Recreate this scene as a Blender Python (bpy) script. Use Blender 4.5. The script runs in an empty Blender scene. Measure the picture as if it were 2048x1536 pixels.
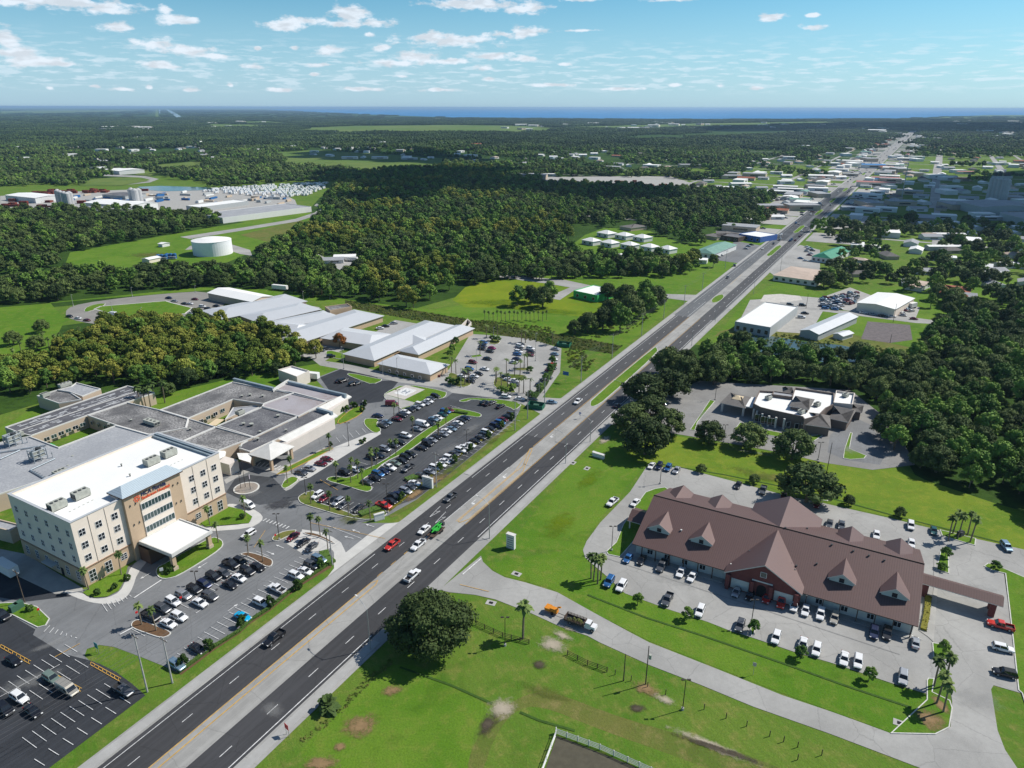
import bpy, bmesh, math, random
from mathutils import Vector, Matrix, noise
from mathutils.geometry import tessellate_polygon
random.seed(7)
SC = bpy.context.scene
COL = SC.collection
D = bpy.data
# ---------------------------------------------------------------- camera
F = 1420.0; CX, CY, CH = 1024.0, 768.0, 120.0
roll = math.atan(0.0022)
pitch = math.atan((CY - (212.5 + 0.0022 * CX)) * math.cos(roll) / F)
fw = Vector((0, math.cos(pitch), -math.sin(pitch)))
r0 = Vector((1, 0, 0)); u0 = r0.cross(fw)
rt = r0 * math.cos(roll) + u0 * math.sin(roll)
up = u0 * math.cos(roll) - r0 * math.sin(roll)
cd = D.cameras.new('camera'); cam = D.objects.new('camera', cd); COL.objects.link(cam)
cd.sensor_width = 36; cd.lens = F / 2048 * 36; cd.clip_start = 1; cd.clip_end = 300000
m = Matrix((rt, up, -fw)).transposed().to_4x4(); m.translation = (0, 0, CH)
cam.matrix_world = m
SC.camera = cam
SC.cycles.max_bounces = 4; SC.cycles.diffuse_bounces = 2; SC.cycles.glossy_bounces = 2; SC.cycles.transparent_max_bounces = 8
# ---------------------------------------------------------------- exposure, sun, sky
SC.view_settings.view_transform = 'Standard'; SC.view_settings.look = 'None'
SC.view_settings.exposure = 0.12; SC.view_settings.gamma = 1
SUN_AZ, SUN_EL = 18.5, 46.0
sdir = Vector((math.cos(math.radians(SUN_AZ)) * math.cos(math.radians(SUN_EL)),
               math.sin(math.radians(SUN_AZ)) * math.cos(math.radians(SUN_EL)), math.sin(math.radians(SUN_EL))))
sd = D.lights.new('sun', 'SUN'); sd.energy = 5.0; sd.angle = math.radians(0.53); sd.color = (1, 0.955, 0.88)
sun = D.objects.new('sun', sd); COL.objects.link(sun)
sun.rotation_euler = sdir.to_track_quat('Z', 'Y').to_euler(); sun.location = (0, 0, 400)
W = D.worlds.new('World'); SC.world = W; W.use_nodes = True


class NT:
    """tiny node helper"""
    def __init__(s, tree): s.t = tree; s.n = tree.nodes; s.l = tree.links
    def add(s, typ, ins=None, **kw):
        nd = s.n.new(typ)
        for k, v in kw.items(): setattr(nd, k, v)
        for k, v in (ins or {}).items(): s.put(nd, k, v)
        return nd
    def put(s, nd, k, v):
        if isinstance(v, tuple) and len(v) == 2 and hasattr(v[0], 'outputs'): s.l.new(v[0].outputs[v[1]], nd.inputs[k])
        elif hasattr(v, 'outputs'): s.l.new(v.outputs[0], nd.inputs[k])
        else: nd.inputs[k].default_value = v
    def ma(s, op, a, b=0.0, c=None, clamp=False):
        nd = s.add('ShaderNodeMath', {0: a, 1: b}, operation=op, use_clamp=clamp)
        if c is not None: s.put(nd, 2, c)
        return nd
    def vm(s, op, a, b=None, c=None):
        nd = s.add('ShaderNodeVectorMath', {0: a}, operation=op)
        if b is not None: s.put(nd, 1, b)
        if c is not None: s.put(nd, 2, c)
        return nd
    def mix(s, f, a, b, bt='MIX'):
        nd = s.add('ShaderNodeMix', data_type='RGBA', blend_type=bt)
        for i, v in ((0, f), (6, a), (7, b)): s.put(nd, i, v)
        return (nd, 2)
    def noise(s, vec, sc, det=3, rough=0.55, dist=0.0):
        nd = s.add('ShaderNodeTexNoise', {'Scale': sc, 'Detail': det, 'Roughness': rough, 'Distortion': dist})
        if vec is not None: s.put(nd, 'Vector', vec)
        return nd
    def ss(s, x, a, b, lo=0.0, hi=1.0):
        return s.add('ShaderNodeMapRange', {0: x, 1: a, 2: b, 3: lo, 4: hi}, interpolation_type='SMOOTHSTEP')


def rgb(r, g, b):  # sRGB 0-255 -> linear
    f = lambda c: ((c / 255 + 0.055) / 1.055) ** 2.4 if c > 10 else c / 255 / 12.92
    return (f(r), f(g), f(b), 1)


def build_world():
    t = NT(W.node_tree); t.n.clear()
    sky = t.add('ShaderNodeTexSky', sky_type='NISHITA', sun_disc=False)
    sky.sun_elevation = math.radians(SUN_EL); sky.sun_rotation = math.radians(90 - SUN_AZ)
    sky.altitude = 0; sky.air_density = 1.0; sky.dust_density = 0.6; sky.ozone_density = 2.0
    co = t.add('ShaderNodeTexCoord')
    sep = t.add('ShaderNodeSeparateXYZ', {0: (co, 0)})
    # azimuth / elevation tangent plane coordinates around the +Y heading
    hy = t.ma('MAXIMUM', t.ma('POWER', t.ma('ADD', t.ma('MULTIPLY', (sep, 0), (sep, 0)), t.ma('MULTIPLY', (sep, 1), (sep, 1))), 0.5), 0.02)
    az = t.add('ShaderNodeMath', {0: (sep, 0), 1: (sep, 1)}, operation='ARCTAN2')
    el = t.ma('DIVIDE', (sep, 2), hy)
    p = t.add('ShaderNodeCombineXYZ', {0: az, 1: el, 2: 0.0})
    # cloud fluff noise, stretched along the horizon
    nz = t.noise(t.vm('MULTIPLY', p, (42.0, 95.0, 1.0)), 1.0, 6, 0.62)
    d = None
    for (px, py, rx, ry) in CLOUDS:
        v = fw + rt * ((px - CX) / F) - up * ((py - CY) / F)
        a0 = math.atan2(v.x, v.y); e0 = v.z / math.hypot(v.x, v.y)
        sx, sy = F / rx, F / ry
        L = t.vm('LENGTH', t.vm('MULTIPLY_ADD', p, (sx, sy, 0), (-a0 * sx, -e0 * sy, 0)))
        d = (L, 1) if d is None else t.ma('SMOOTH_MIN', d, (L, 1), 0.25)
    dens = t.ma('SUBTRACT', t.ma('ADD', t.ma('MULTIPLY', nz, 2.3), -0.3), d)      # >0 inside a cloud
    m1 = t.ss(dens, -0.02, 0.55)
    # small far clouds in a band above the horizon
    nb = t.noise(t.vm('MULTIPLY', p, (30.0, 210.0, 1.0)), 1.0, 5, 0.6)
    band = t.ma('MULTIPLY', t.ss(el, 0.012, 0.03), t.ss(el, 0.09, 0.045))
    m2 = t.ma('MULTIPLY', t.ss(nb, 0.49, 0.62), band)
    m2 = t.ma('MULTIPLY', m2, 0.5)
    # lower parts of the clouds are a little greyer (cloud bases)
    shade = t.ss(t.noise(t.vm('MULTIPLY', p, (40.0, 120.0, 1.0)), 1.0, 3, 0.5), 0.38, 0.60, 0.80, 1.0)
    skyc = t.mix(1.0, (sky, 0), (0.48, 0.94, 1.10, 1), 'MULTIPLY')
    # pale haze towards the horizon
    hz = t.ss(el, 0.16, 0.0, 0.0, 0.5)
    skyc = t.mix(hz, skyc, (6.1, 8.0, 10.6, 1))
    cl = t.add('ShaderNodeCombineColor', {0: t.ma('MULTIPLY', shade, 8.2), 1: t.ma('MULTIPLY', shade, 9.0), 2: t.ma('MULTIPLY', shade, 9.9)})
    c = t.mix(m2, skyc, (7.6, 8.8, 9.8, 1))
    c = t.mix(t.ma('MULTIPLY', m1, 0.93), c, cl)
    bg = t.add('ShaderNodeBackground', {0: c, 1: t.ss(el, 0.15, 0.26, 0.095, 0.075)})
    bg0 = t.add('ShaderNodeBackground', {0: t.mix(1.0, (sky, 0), (0.80, 1.0, 1.12, 1), 'MULTIPLY'), 1: 0.075})
    out_band = t.ma('GREATER_THAN', t.ma('ABSOLUTE', t.ma('SUBTRACT', el, 0.125)), 0.14)
    ms = t.add('ShaderNodeMixShader', {0: out_band, 1: bg, 2: bg0})
    t.add('ShaderNodeOutputWorld', {0: ms})


CLOUDS = [(120, 6, 165, 17), (60, 2, 90, 12), (238, 52, 40, 12), (350, 38, 42, 12), (330, 20, 16, 14), (385, 40, 20, 8),
          (10, 80, 26, 26), (60, 122, 90, 12), (20, 105, 50, 14), (130, 128, 36, 7), (300, 88, 50, 13), (370, 100, 60, 12), (430, 112, 55, 8),
          (320, 130, 55, 9), (505, 133, 30, 8), (570, 48, 55, 15), (610, 42, 60, 9), (700, 30, 46, 24), (745, 45, 48, 11), (690, 48, 60, 8),
          (655, 101, 34, 12), (588, 96, 14, 5), (516, 97, 8, 4), (636, 130, 34, 6), (900, 80, 125, 16), (860, 76, 60, 12), (760, 96, 22, 9),
          (1050, 64, 52, 13), (1010, 68, 40, 8), (830, 116, 85, 14), (790, 126, 80, 8), (900, 122, 60, 8), (990, 112, 70, 9), (1040, 118, 50, 7),
          (970, 135, 30, 8), (1130, 128, 16, 4), (740, 68, 16, 6), (960, 8, 130, 15), (1050, 18, 60, 13), (1170, 0, 50, 5), (1330, 0, 60, 4),
          (1160, 61, 50, 4), (1545, 35, 36, 9), (1625, 30, 16, 5), (1630, 54, 34, 7), (802, 153, 20, 4), (630, 148, 10, 4), (978, 158, 16, 5),
          (1440, 172, 16, 6), (1515, 176, 24, 5), (1350, 170, 24, 5), (100, 176, 10, 4), (190, 172, 12, 4), (250, 178, 26, 5), (380, 180, 18, 6),
          (300, 175, 8, 5), (460, 170, 8, 5), (1105, 170, 60, 5), (730, 178, 60, 5), (880, 180, 50, 5), (1240, 178, 60, 4), (560, 180, 50, 5)]


def G(x, y, z=0.0):
    """point at height z that the photograph shows at pixel x, y"""
    d = fw + rt * ((x - CX) / F) - up * ((y - CY) / F)
    t = (z - CH) / d.z
    return Vector((d.x * t, d.y * t, z))


RA = math.radians(60.7)
RD = Vector((math.cos(RA), math.sin(RA), 0)); RN = Vector((math.sin(RA), -math.cos(RA), 0))
RO = G(628.5, 1322)
def R(s, t, z=0.0): return RO + RD * s + RN * t + Vector((0, 0, z))
# ---------------------------------------------------------------- materials
MATS = {}
def mat(name, col, rough=0.8, metal=0.0, var=0.0, scale=1.0, col2=None, spec=0.3, bump=0.0, fine=0.0, coat=0.0, fn=None):
    if name in MATS: return MATS[name]
    M = D.materials.new(name); M.use_nodes = True; t = NT(M.node_tree)
    b = t.n['Principled BSDF']
    c = col if len(col) == 4 else (*col, 1)
    b.inputs['Base Color'].default_value = c
    b.inputs['Roughness'].default_value = rough; b.inputs['Metallic'].default_value = metal
    b.inputs['Specular IOR Level'].default_value = spec
    if coat: b.inputs['Coat Weight'].default_value = coat; b.inputs['Coat Roughness'].default_value = 0.05
    if var or col2:
        pos = t.add('ShaderNodeNewGeometry')
        n = t.noise((pos, 0), scale, 5, 0.6)
        c2 = col2 if col2 else tuple(x * (1 - var) for x in c[:3])
        c2 = c2 if len(c2) == 4 else (*c2, 1)
        f = t.ss(n, 0.32, 0.68)
        o = t.mix(f, c, c2)
        if fine:
            n2 = t.noise((pos, 0), scale * 14, 3, 0.6)
            o = t.mix(t.ss(n2, 0.3, 0.7, 0, 1), o, tuple(x * (1 - fine) for x in c[:3]) + (1,))
        t.l.new(o[0].outputs[o[1]], b.inputs['Base Color'])
        if bump:
            bp = t.add('ShaderNodeBump', {'Strength': bump, 'Height': n}); t.l.new(bp.outputs[0], b.inputs['Normal'])
    if fn: fn(t, b)
    M.diffuse_color = c
    MATS[name] = M
    return M


def grass_mat(name, a, b, c, big=0.02, stripes=0.0):
    def fn(t, bs):
        pos = t.add('ShaderNodeNewGeometry')
        n1 = t.noise((pos, 0), big, 6, 0.62, 0.6)
        n2 = t.noise((pos, 0), big * 9, 5, 0.65)
        n3 = t.noise((pos, 0), 2.2, 4, 0.7); n5 = t.noise((pos, 0), big * 2.6, 6, 0.7, 1.2)
        o = t.mix(t.ss(n1, 0.36, 0.64), a, b)
        o = t.mix(t.ss(n2, 0.45, 0.72, 0, 0.85), o, c)
        o = t.mix(t.ss(n5, 0.5, 0.68, 0, 0.45), o, tuple(x * 0.62 for x in a[:3]) + (1,))
        o = t.mix(t.ss(n3, 0.3, 0.75, 0.0, 0.5), o, tuple(x * 0.5 for x in a[:3]) + (1,))
        if stripes:
            w = t.add('ShaderNodeTexWave', {'Scale': 0.16, 'Distortion': 1.5, 'Detail': 2.0})
            mp = t.add('ShaderNodeMapping', {'Vector': (pos, 0), 'Rotation': (0, 0, math.radians(-119 + 90))})
            t.put(w, 'Vector', mp)
            o = t.mix(t.ss((w, 1), 0.2, 0.8, 0, stripes), o, tuple(x * 0.72 for x in b[:3]) + (1,))
        t.l.new(o[0].outputs[o[1]], bs.inputs['Base Color'])
        bp = t.add('ShaderNodeBump', {'Strength': 0.6, 'Distance': 0.3, 'Height': n3}); t.l.new(bp.outputs[0], bs.inputs['Normal'])
    return mat(name, a, 0.95, spec=0.1, fn=fn)


GRASS = grass_mat('grass_mixed', rgb(80, 118, 34), rgb(102, 126, 48), rgb(132, 130, 70), 0.03, 0.35)
GRASSB = grass_mat('grass_bright', rgb(84, 122, 32), rgb(102, 132, 42), rgb(116, 130, 54), 0.03)
GRASSY = grass_mat('grass_yellow', rgb(116, 136, 42), rgb(92, 124, 36), rgb(132, 140, 52), 0.03)
GRASSD = grass_mat('grass_dry', rgb(110, 112, 58), rgb(88, 110, 42), rgb(134, 124, 78), 0.03)
MEADOW = grass_mat('meadow', rgb(84, 124, 24), rgb(128, 138, 26), rgb(66, 108, 30), 0.008)
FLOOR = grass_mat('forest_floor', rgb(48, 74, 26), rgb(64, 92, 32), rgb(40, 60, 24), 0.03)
FIELD = grass_mat('far_field', rgb(92, 118, 52), rgb(112, 126, 66), rgb(80, 108, 52), 0.002)
def asphalt(name, c, tar=0.25, big=0.06, streak=0.5):
    def fn(t, bs):
        pos = t.add('ShaderNodeNewGeometry')
        n1 = t.noise((pos, 0), big, 5, 0.6, 0.4); n2 = t.noise((pos, 0), 0.7, 5, 0.7); n3 = t.noise((pos, 0), 6.0, 3, 0.7)
        # tyre tracks and stains along the road heading
        mp = t.add('ShaderNodeMapping', {'Vector': t.add('ShaderNodeMapping', {'Vector': (pos, 0), 'Rotation': (0, 0, -RA)}), 'Scale': (0.02, 0.9, 1)})
        n4 = t.noise(mp, 1.0, 4, 0.6)
        o = t.mix(t.ss(n1, 0.3, 0.7), tuple(x * (1 - tar) for x in c[:3]) + (1,), tuple(min(1, x * (1 + tar * 0.8)) for x in c[:3]) + (1,))
        o = t.mix(t.ss(n2, 0.35, 0.75, 0, 0.35), o, tuple(x * 0.7 for x in c[:3]) + (1,))
        o = t.mix(t.ss(n4, 0.45, 0.65, 0, streak), o, tuple(x * 1.45 for x in c[:3]) + (1,))
        o = t.mix(t.ss(n3, 0.4, 0.7, 0, 0.25), o, tuple(x * 1.3 for x in c[:3]) + (1,))
        vo = t.add('ShaderNodeTexVoronoi', {'Vector': t.vm('ADD', (pos, 0), t.vm('SCALE', (n2, 1), None)), 'Scale': 0.09}, feature='DISTANCE_TO_EDGE')
        o = t.mix(t.ss(vo, 0.0, 0.012, 0.35, 0.0), o, tuple(x * 0.45 for x in c[:3]) + (1,))
        t.l.new(o[0].outputs[o[1]], bs.inputs['Base Color'])
    return mat(name, c, 0.88, spec=0.25, fn=fn)
ROADM = asphalt('asphalt_road', (0.047, 0.047, 0.05, 1), 0.12, 0.03)
ROADW = asphalt('asphalt_worn', (0.115, 0.12, 0.125, 1), 0.2, 0.02)
LOTD = asphalt('asphalt_dark_lot', (0.062, 0.066, 0.072, 1), 0.4, 0.05, 0.25)
LOTN = asphalt('asphalt_new_lot', (0.033, 0.036, 0.042, 1), 0.2, 0.08)
LOTG = asphalt('asphalt_grey_lot', (0.17, 0.175, 0.18, 1), 0.2, 0.05, 0.2)
LOTL = asphalt('asphalt_old_pale', (0.32, 0.315, 0.30, 1), 0.18, 0.05, 0.0)
CONC = mat('concrete', (0.42, 0.41, 0.385, 1), 0.9, var=0.3, scale=0.3, fine=0.2)
CONCL = mat('concrete_light', (0.56, 0.55, 0.52, 1), 0.9, var=0.2, scale=0.4, fine=0.12)
KERBM = mat('kerb_concrete', (0.6, 0.59, 0.55, 1), 0.9, var=0.2, scale=0.8)
PWHITE = mat('paint_white', (0.75, 0.75, 0.74, 1), 0.7, var=0.35, scale=1.5)
PYEL = mat('paint_yellow', (0.62, 0.36, 0.07, 1), 0.7, var=0.35, scale=1.2)
MULCH = mat('mulch', rgb(112, 86, 62), 0.95, var=0.45, scale=1.5, fine=0.3)
DIRT = mat('pale_dirt', rgb(190, 178, 158), 0.95, var=0.35, scale=0.5, fine=0.2)
SHELL = mat('shell_rock', (0.6, 0.57, 0.52, 1), 0.95, var=0.3, scale=0.4, fine=0.2)
# ---------------------------------------------------------------- object helpers
def link(o): COL.objects.link(o); return o
def tag(o, label=None, cat=None, group=None, kind=None):
    if label: o['label'] = label
    if cat: o['category'] = cat
    if group: o['group'] = group
    if kind: o['kind'] = kind
    return o
def empty(name, loc=(0, 0, 0), rz=0.0, label=None, cat=None, group=None):
    o = D.objects.new(name, None); o.location = loc; o.rotation_euler = (0, 0, rz); link(o)
    return tag(o, label, cat, group)
def meshdata(name, verts, faces, mats=(), fm=None, smooth=False):
    me = D.meshes.new(name); me.from_pydata([tuple(v) for v in verts], [], faces)
    for mm in mats: me.materials.append(mm)
    if fm: me.polygons.foreach_set('material_index', fm)
    if smooth: me.polygons.foreach_set('use_smooth', [True] * len(faces))
    me.update()
    return me
def obj(name, me, parent=None, loc=None, rz=None):
    o = D.objects.new(name, me); link(o)
    if parent: o.parent = parent
    if loc is not None: o.location = loc
    if rz is not None: o.rotation_euler = (0, 0, rz)
    return o


class MB:
    """collects boxes, prisms and sheets into one mesh"""
    def __init__(s): s.v = []; s.f = []; s.m = []; s.mats = []
    def mi(s, m):
        if m not in s.mats: s.mats.append(m)
        return s.mats.index(m)
    def face(s, pts, m):
        k = len(s.v); s.v += [Vector(p) for p in pts]; s.f.append(tuple(range(k, k + len(pts)))); s.m.append(s.mi(m))
    def box(s, c, sz, m, rz=0.0, top=None):
        """centre of base c, size sz; top = (scale x, scale y) of the top face"""
        tx, ty = top or (1, 1); ca, sa = math.cos(rz), math.sin(rz); c = Vector(c)
        P = []
        for z, fx, fy in ((0, 1, 1), (sz[2], tx, ty)):
            for a, b in ((-1, -1), (1, -1), (1, 1), (-1, 1)):
                x, y = a * sz[0] / 2 * fx, b * sz[1] / 2 * fy
                P.append(c + Vector((x * ca - y * sa, x * sa + y * ca, z)))
        k = len(s.v); s.v += P; mi = s.mi(m)
        for q in ((0, 3, 2, 1), (4, 5, 6, 7), (0, 1, 5, 4), (1, 2, 6, 5), (2, 3, 7, 6), (3, 0, 4, 7)):
            s.f.append(tuple(k + i for i in q)); s.m.append(mi)
    def poly(s, pts, z, m):
        """flat polygon (list of xy) at height z, facing up"""
        P = [Vector((p[0], p[1], z)) for p in pts]
        if area(P) < 0: P.reverse()
        k = len(s.v); s.v += P; mi = s.mi(m)
        for tri in tessellate_polygon([P]):
            a, b, c = (P[i] for i in tri)
            if (b - a).cross(c - a).z < 0: tri = tri[::-1]
            s.f.append(tuple(k + i for i in tri)); s.m.append(mi)
    def wall(s, pts, z0, z1, m, closed=True):
        P = [Vector((p[0], p[1], 0)) for p in pts]
        if closed and area(P) < 0: P.reverse()
        n = len(P); mi = s.mi(m)
        for i in range(n if closed else n - 1):
            a, b = P[i], P[(i + 1) % n]
            k = len(s.v)
            s.v += [Vector((a.x, a.y, z0)), Vector((b.x, b.y, z0)), Vector((b.x, b.y, z1)), Vector((a.x, a.y, z1))]
            s.f.append((k, k + 1, k + 2, k + 3)); s.m.append(mi)
    def prism(s, pts, z0, z1, m, mtop=None):
        s.wall(pts, z0, z1, m); s.poly(pts, z1, mtop or m)
    def ring(s, pts, w, z0, z1, m):
        """wall of thickness w running inside the closed outline pts"""
        P = [Vector((p[0], p[1], 0)) for p in pts]
        if area(P) < 0: P.reverse()
        Q = inset(P, w); n = len(P); mi = s.mi(m)
        for i in range(n):
            j = (i + 1) % n; k = len(s.v)
            s.v += [Vector((p.x, p.y, z)) for p, z in ((P[i], z0), (P[j], z0), (P[j], z1), (P[i], z1), (Q[j], z1), (Q[i], z1), (Q[j], z0), (Q[i], z0))]
            s.f += [(k, k + 1, k + 2, k + 3), (k + 3, k + 2, k + 4, k + 5), (k + 5, k + 4, k + 6, k + 7)]; s.m += [mi] * 3
    def tube(s, pts, r, m, n=6, r2=None):
        pts = [Vector(p) for p in pts]; mi = s.mi(m); k0 = len(s.v)
        for i, p in enumerate(pts):
            d = (pts[min(i + 1, len(pts) - 1)] - pts[max(i - 1, 0)]).normalized()
            a = d.cross(Vector((0, 0, 1)) if abs(d.z) < 0.9 else Vector((1, 0, 0))).normalized(); b = d.cross(a)
            rr = r if r2 is None else r + (r2 - r) * i / (len(pts) - 1)
            for j in range(n):
                t = 2 * math.pi * j / n; s.v.append(p + a * math.cos(t) * rr + b * math.sin(t) * rr)
        for i in range(len(pts) - 1):
            for j in range(n):
                a, b = k0 + i * n + j, k0 + i * n + (j + 1) % n
                s.f.append((a, a + n, b + n, b)); s.m.append(mi)
        s.f.append(tuple(k0 + j for j in range(n))); s.m.append(mi)
        s.f.append(tuple(k0 + (len(pts) - 1) * n + j for j in range(n))[::-1]); s.m.append(mi)
    def ico(s, c, r, m, sub=1, jit=0.0, sq=1.0):
        bm = bmesh.new(); bmesh.ops.create_icosphere(bm, subdivisions=sub, radius=1); k = len(s.v); mi = s.mi(m); c = Vector(c)
        for v in bm.verts: s.v.append(c + Vector((v.co.x, v.co.y, v.co.z * sq)) * r * (1 + random.uniform(-jit, jit)))
        for f in bm.faces: s.f.append(tuple(k + v.index for v in f.verts)); s.m.append(mi)
        bm.free()
    def data(s, name, smooth=False): return meshdata(name, s.v, s.f, s.mats, s.m, smooth)
    def build(s, name, parent=None, loc=None, rz=None, smooth=False):
        return obj(name, s.data(name, smooth), parent, loc, rz)


def area(P):
    return sum(P[i - 1].x * P[i].y - P[i].x * P[i - 1].y for i in range(len(P))) / 2
def inset(P, w):
    n = len(P); Q = []
    for i in range(n):
        a, b, c = P[i - 1], P[i], P[(i + 1) % n]
        d1 = (b - a).normalized(); d2 = (c - b).normalized()
        n1 = Vector((-d1.y, d1.x, 0)); n2 = Vector((-d2.y, d2.x, 0)); q = n1 + n2
        if q.length < 0.2: q = n1
        q = q.normalized(); k = max(0.35, q.dot(n1))
        Q.append(b + q * (w / k))
    return Q
def smooth_poly(P, it=2, closed=True):
    for _ in range(it):
        Q = []
        n = len(P)
        for i in range(n if closed else n - 1):
            a, b = P[i], P[(i + 1) % n]
            Q += [a * 0.75 + b * 0.25, a * 0.25 + b * 0.75]
        if not closed: Q = [P[0]] + Q + [P[-1]]
        P = Q
    return P
LAY = [0.0]
def px(pts, z=0.0, sm=0):
    P = [G(x, y, z) for x, y in pts]
    return smooth_poly(P, sm) if sm else P
def sheet(name, pts, m, z=None, world=False, sm=0, kind='structure', label=None, cat=None):
    if z is None: LAY[0] += 0.0014; z = 0.02 + LAY[0]
    P = pts if world else px(pts)
    if sm: P = smooth_poly(P, sm)
    b = MB(); b.poly(P, z, m)
    return tag(b.build(name), label, cat, kind=kind)
def pip(x, y, P):
    c = False; j = len(P) - 1
    for i in range(len(P)):
        if (P[i].y > y) != (P[j].y > y) and x < (P[j].x - P[i].x) * (y - P[i].y) / (P[j].y - P[i].y) + P[i].x: c = not c
        j = i
    return c
def copy_tree(o, parent=None):
    c = o.copy(); COL.objects.link(c); c.parent = parent
    for ch in [x for x in o.children]: copy_tree(ch, c)
    return c
build_world()
# ================================================================ GROUND
def ground():
    b = MB()
    S = 70000
    b.face([(-S, -400, 0), (S, -400, 0), (S, S, 0), (-S, S, 0)], GRASS)
    tag(b.build('ground'), kind='structure')
ground()
# far land: forest floor, fields, lake
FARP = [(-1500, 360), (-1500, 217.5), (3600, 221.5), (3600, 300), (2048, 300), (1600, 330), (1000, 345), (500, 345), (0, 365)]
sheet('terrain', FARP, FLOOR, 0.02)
WATER = mat('lake_water', (0.05, 0.22, 0.46, 1), 0.7, spec=0.05, var=0.2, scale=0.0008)
POND = mat('pond_water', (0.045, 0.085, 0.085, 1), 0.12, spec=0.5)
sheet('lake_water', [(530, 219.6), (600, 223), (700, 227.5), (800, 231.5), (900, 235), (1000, 237.5), (1300, 239.5), (1600, 239.5), (1760, 238), (1840, 236), (1880, 233.5), (2048, 233), (3600, 233),
                     (3600, 222.3), (2048, 219.6), (1024, 218), (700, 217.7), (560, 218.4)], WATER, 1.0)
sheet('marsh', [(1860, 236.5), (1900, 233), (1980, 230.5), (2200, 230), (2200, 238), (1900, 239)], FIELD, 1.4)
FIELDS = [[(600, 256), (700, 252), (900, 250), (1060, 252), (1130, 256), (1110, 266), (900, 266), (700, 266), (600, 263)],
          [(1070, 256), (1400, 247), (1660, 243), (1700, 247), (1500, 252), (1350, 256), (1200, 258)],
          [(310, 330), (400, 323), (440, 330), (400, 340), (330, 345), (300, 352), (270, 350)],
          [(200, 290), (300, 284), (350, 284), (300, 289), (200, 293)], [(400, 248), (560, 250), (500, 256), (420, 257)],
          [(0, 222), (120, 219.5), (300, 221), (240, 224), (0, 227)], [(150, 360), (240, 355), (300, 362), (240, 372), (160, 372)],
          [(540, 305), (640, 300), (900, 318), (905, 345), (700, 345), (560, 330)], [(450, 245), (520, 242), (600, 246), (500, 249)]]
for P in FIELDS: sheet('field', P, FIELD, 0.5)
sheet('canal_water', [(332, 219), (337, 219), (368, 236), (356, 237)], POND, 1.2)
sheet('canal_water', [(318, 219), (320, 219), (322, 227), (319, 227)], POND, 1.2)
sheet('field', [(311, 218.5), (316, 218.5), (317, 234), (311, 234)], FIELD, 0.9)
sheet('far_road', [(338, 240), (341, 240), (385, 278), (415, 308), (411, 309), (380, 279)], LOTL, 0.9)
# ---- near ground cover polygons (px)
FAREA = [  # forest floor under the woods
    [(-400, 420), (0, 425), (250, 425), (560, 450), (600, 440), (640, 395), (720, 340), (1300, 350), (1500, 400), (1600, 420), (1560, 450), (1490, 500), (1440, 540), (1380, 555), (1180, 570), (1130, 560), (1000, 560), (980, 575), (820, 620), (560, 590), (380, 590), (100, 615), (-400, 640)],
    [(-500, 730), (0, 715), (60, 660), (210, 640), (450, 660), (640, 700), (640, 740), (560, 765), (470, 765), (300, 800), (100, 800), (-100, 860)],
    [(1330, 790), (1280, 770), (1360, 690), (1450, 690), (1700, 720), (1830, 720), (1850, 650), (2048, 630), (2500, 650), (2600, 1300), (2048, 1040), (1950, 1010), (1830, 950), (1790, 880), (1700, 790), (1480, 770)],
]
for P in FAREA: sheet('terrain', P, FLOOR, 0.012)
sheet('lawn', [(-400, 700), (-400, 600), (0, 615), (170, 600), (420, 580), (580, 595), (700, 610), (930, 655), (1240, 700), (1400, 570), (1380, 555), (1100, 560), (980, 600), (860, 620), (700, 600), (560, 580), (400, 575), (100, 605), (130, 640), (100, 700), (30, 720)], GRASSB)
sheet('lawn', [(1130, 500), (1170, 470), (1210, 455), (1300, 462), (1370, 490), (1440, 460), (1540, 450), (1600, 440), (1545, 530), (1430, 600), (1360, 560), (1200, 555), (1050, 565), (1080, 530)], GRASSB)
sheet('meadow', [(905, 600), (930, 575), (990, 555), (1130, 558), (1180, 575), (1240, 590), (1220, 640), (1000, 615), (930, 615)], grass_mat('meadow_yellow', rgb(118, 136, 30), rgb(88, 124, 30), rgb(136, 142, 40), 0.012))
sheet('lawn', [(140, 505), (250, 485), (440, 452), (620, 425), (640, 440), (560, 470), (490, 510), (430, 535), (200, 545), (70, 550), (130, 530)], GRASSB)
sheet('lawn', [(480, 470), (600, 440), (620, 450), (560, 490), (520, 480)], GRASSD)
sheet('lawn', [(1420, 690), (1490, 600), (1560, 560), (1650, 590), (1900, 560), (2100, 560), (2100, 610), (1860, 640), (1820, 700), (1700, 700), (1560, 680)], GRASSB)
sheet('lawn', [(1440, 662), (1500, 650), (1700, 668), (1820, 695), (1810, 712), (1700, 695), (1560, 675), (1430, 672)], GRASSD)
sheet('pond_water', [(1470, 668), (1540, 672), (1600, 682), (1680, 690), (1750, 705), (1745, 722), (1660, 726), (1560, 712), (1465, 694)], POND)
sheet('lawn', [(-60, 880), (0, 855), (60, 820), (120, 800), (200, 800), (300, 795), (450, 760), (560, 740), (650, 725), (690, 735), (640, 760), (560, 775), (300, 870), (100, 880)], GRASSB)
sheet('lawn', [(1258, 846), (1340, 870), (1560, 908), (1745, 940), (1800, 935), (1850, 960), (2000, 1010), (2300, 1090), (2300, 1180), (1900, 1062), (1630, 1000), (1470, 958), (1300, 930), (1240, 930)], GRASSY)
sheet('ditch', [(690, 600), (850, 624), (1010, 652), (1150, 674), (1245, 692), (1225, 708), (1120, 692), (1000, 670), (850, 644), (690, 614)], grass_mat('ditch_growth', rgb(58, 74, 34), rgb(84, 82, 48), rgb(44, 60, 28), 0.06))
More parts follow.
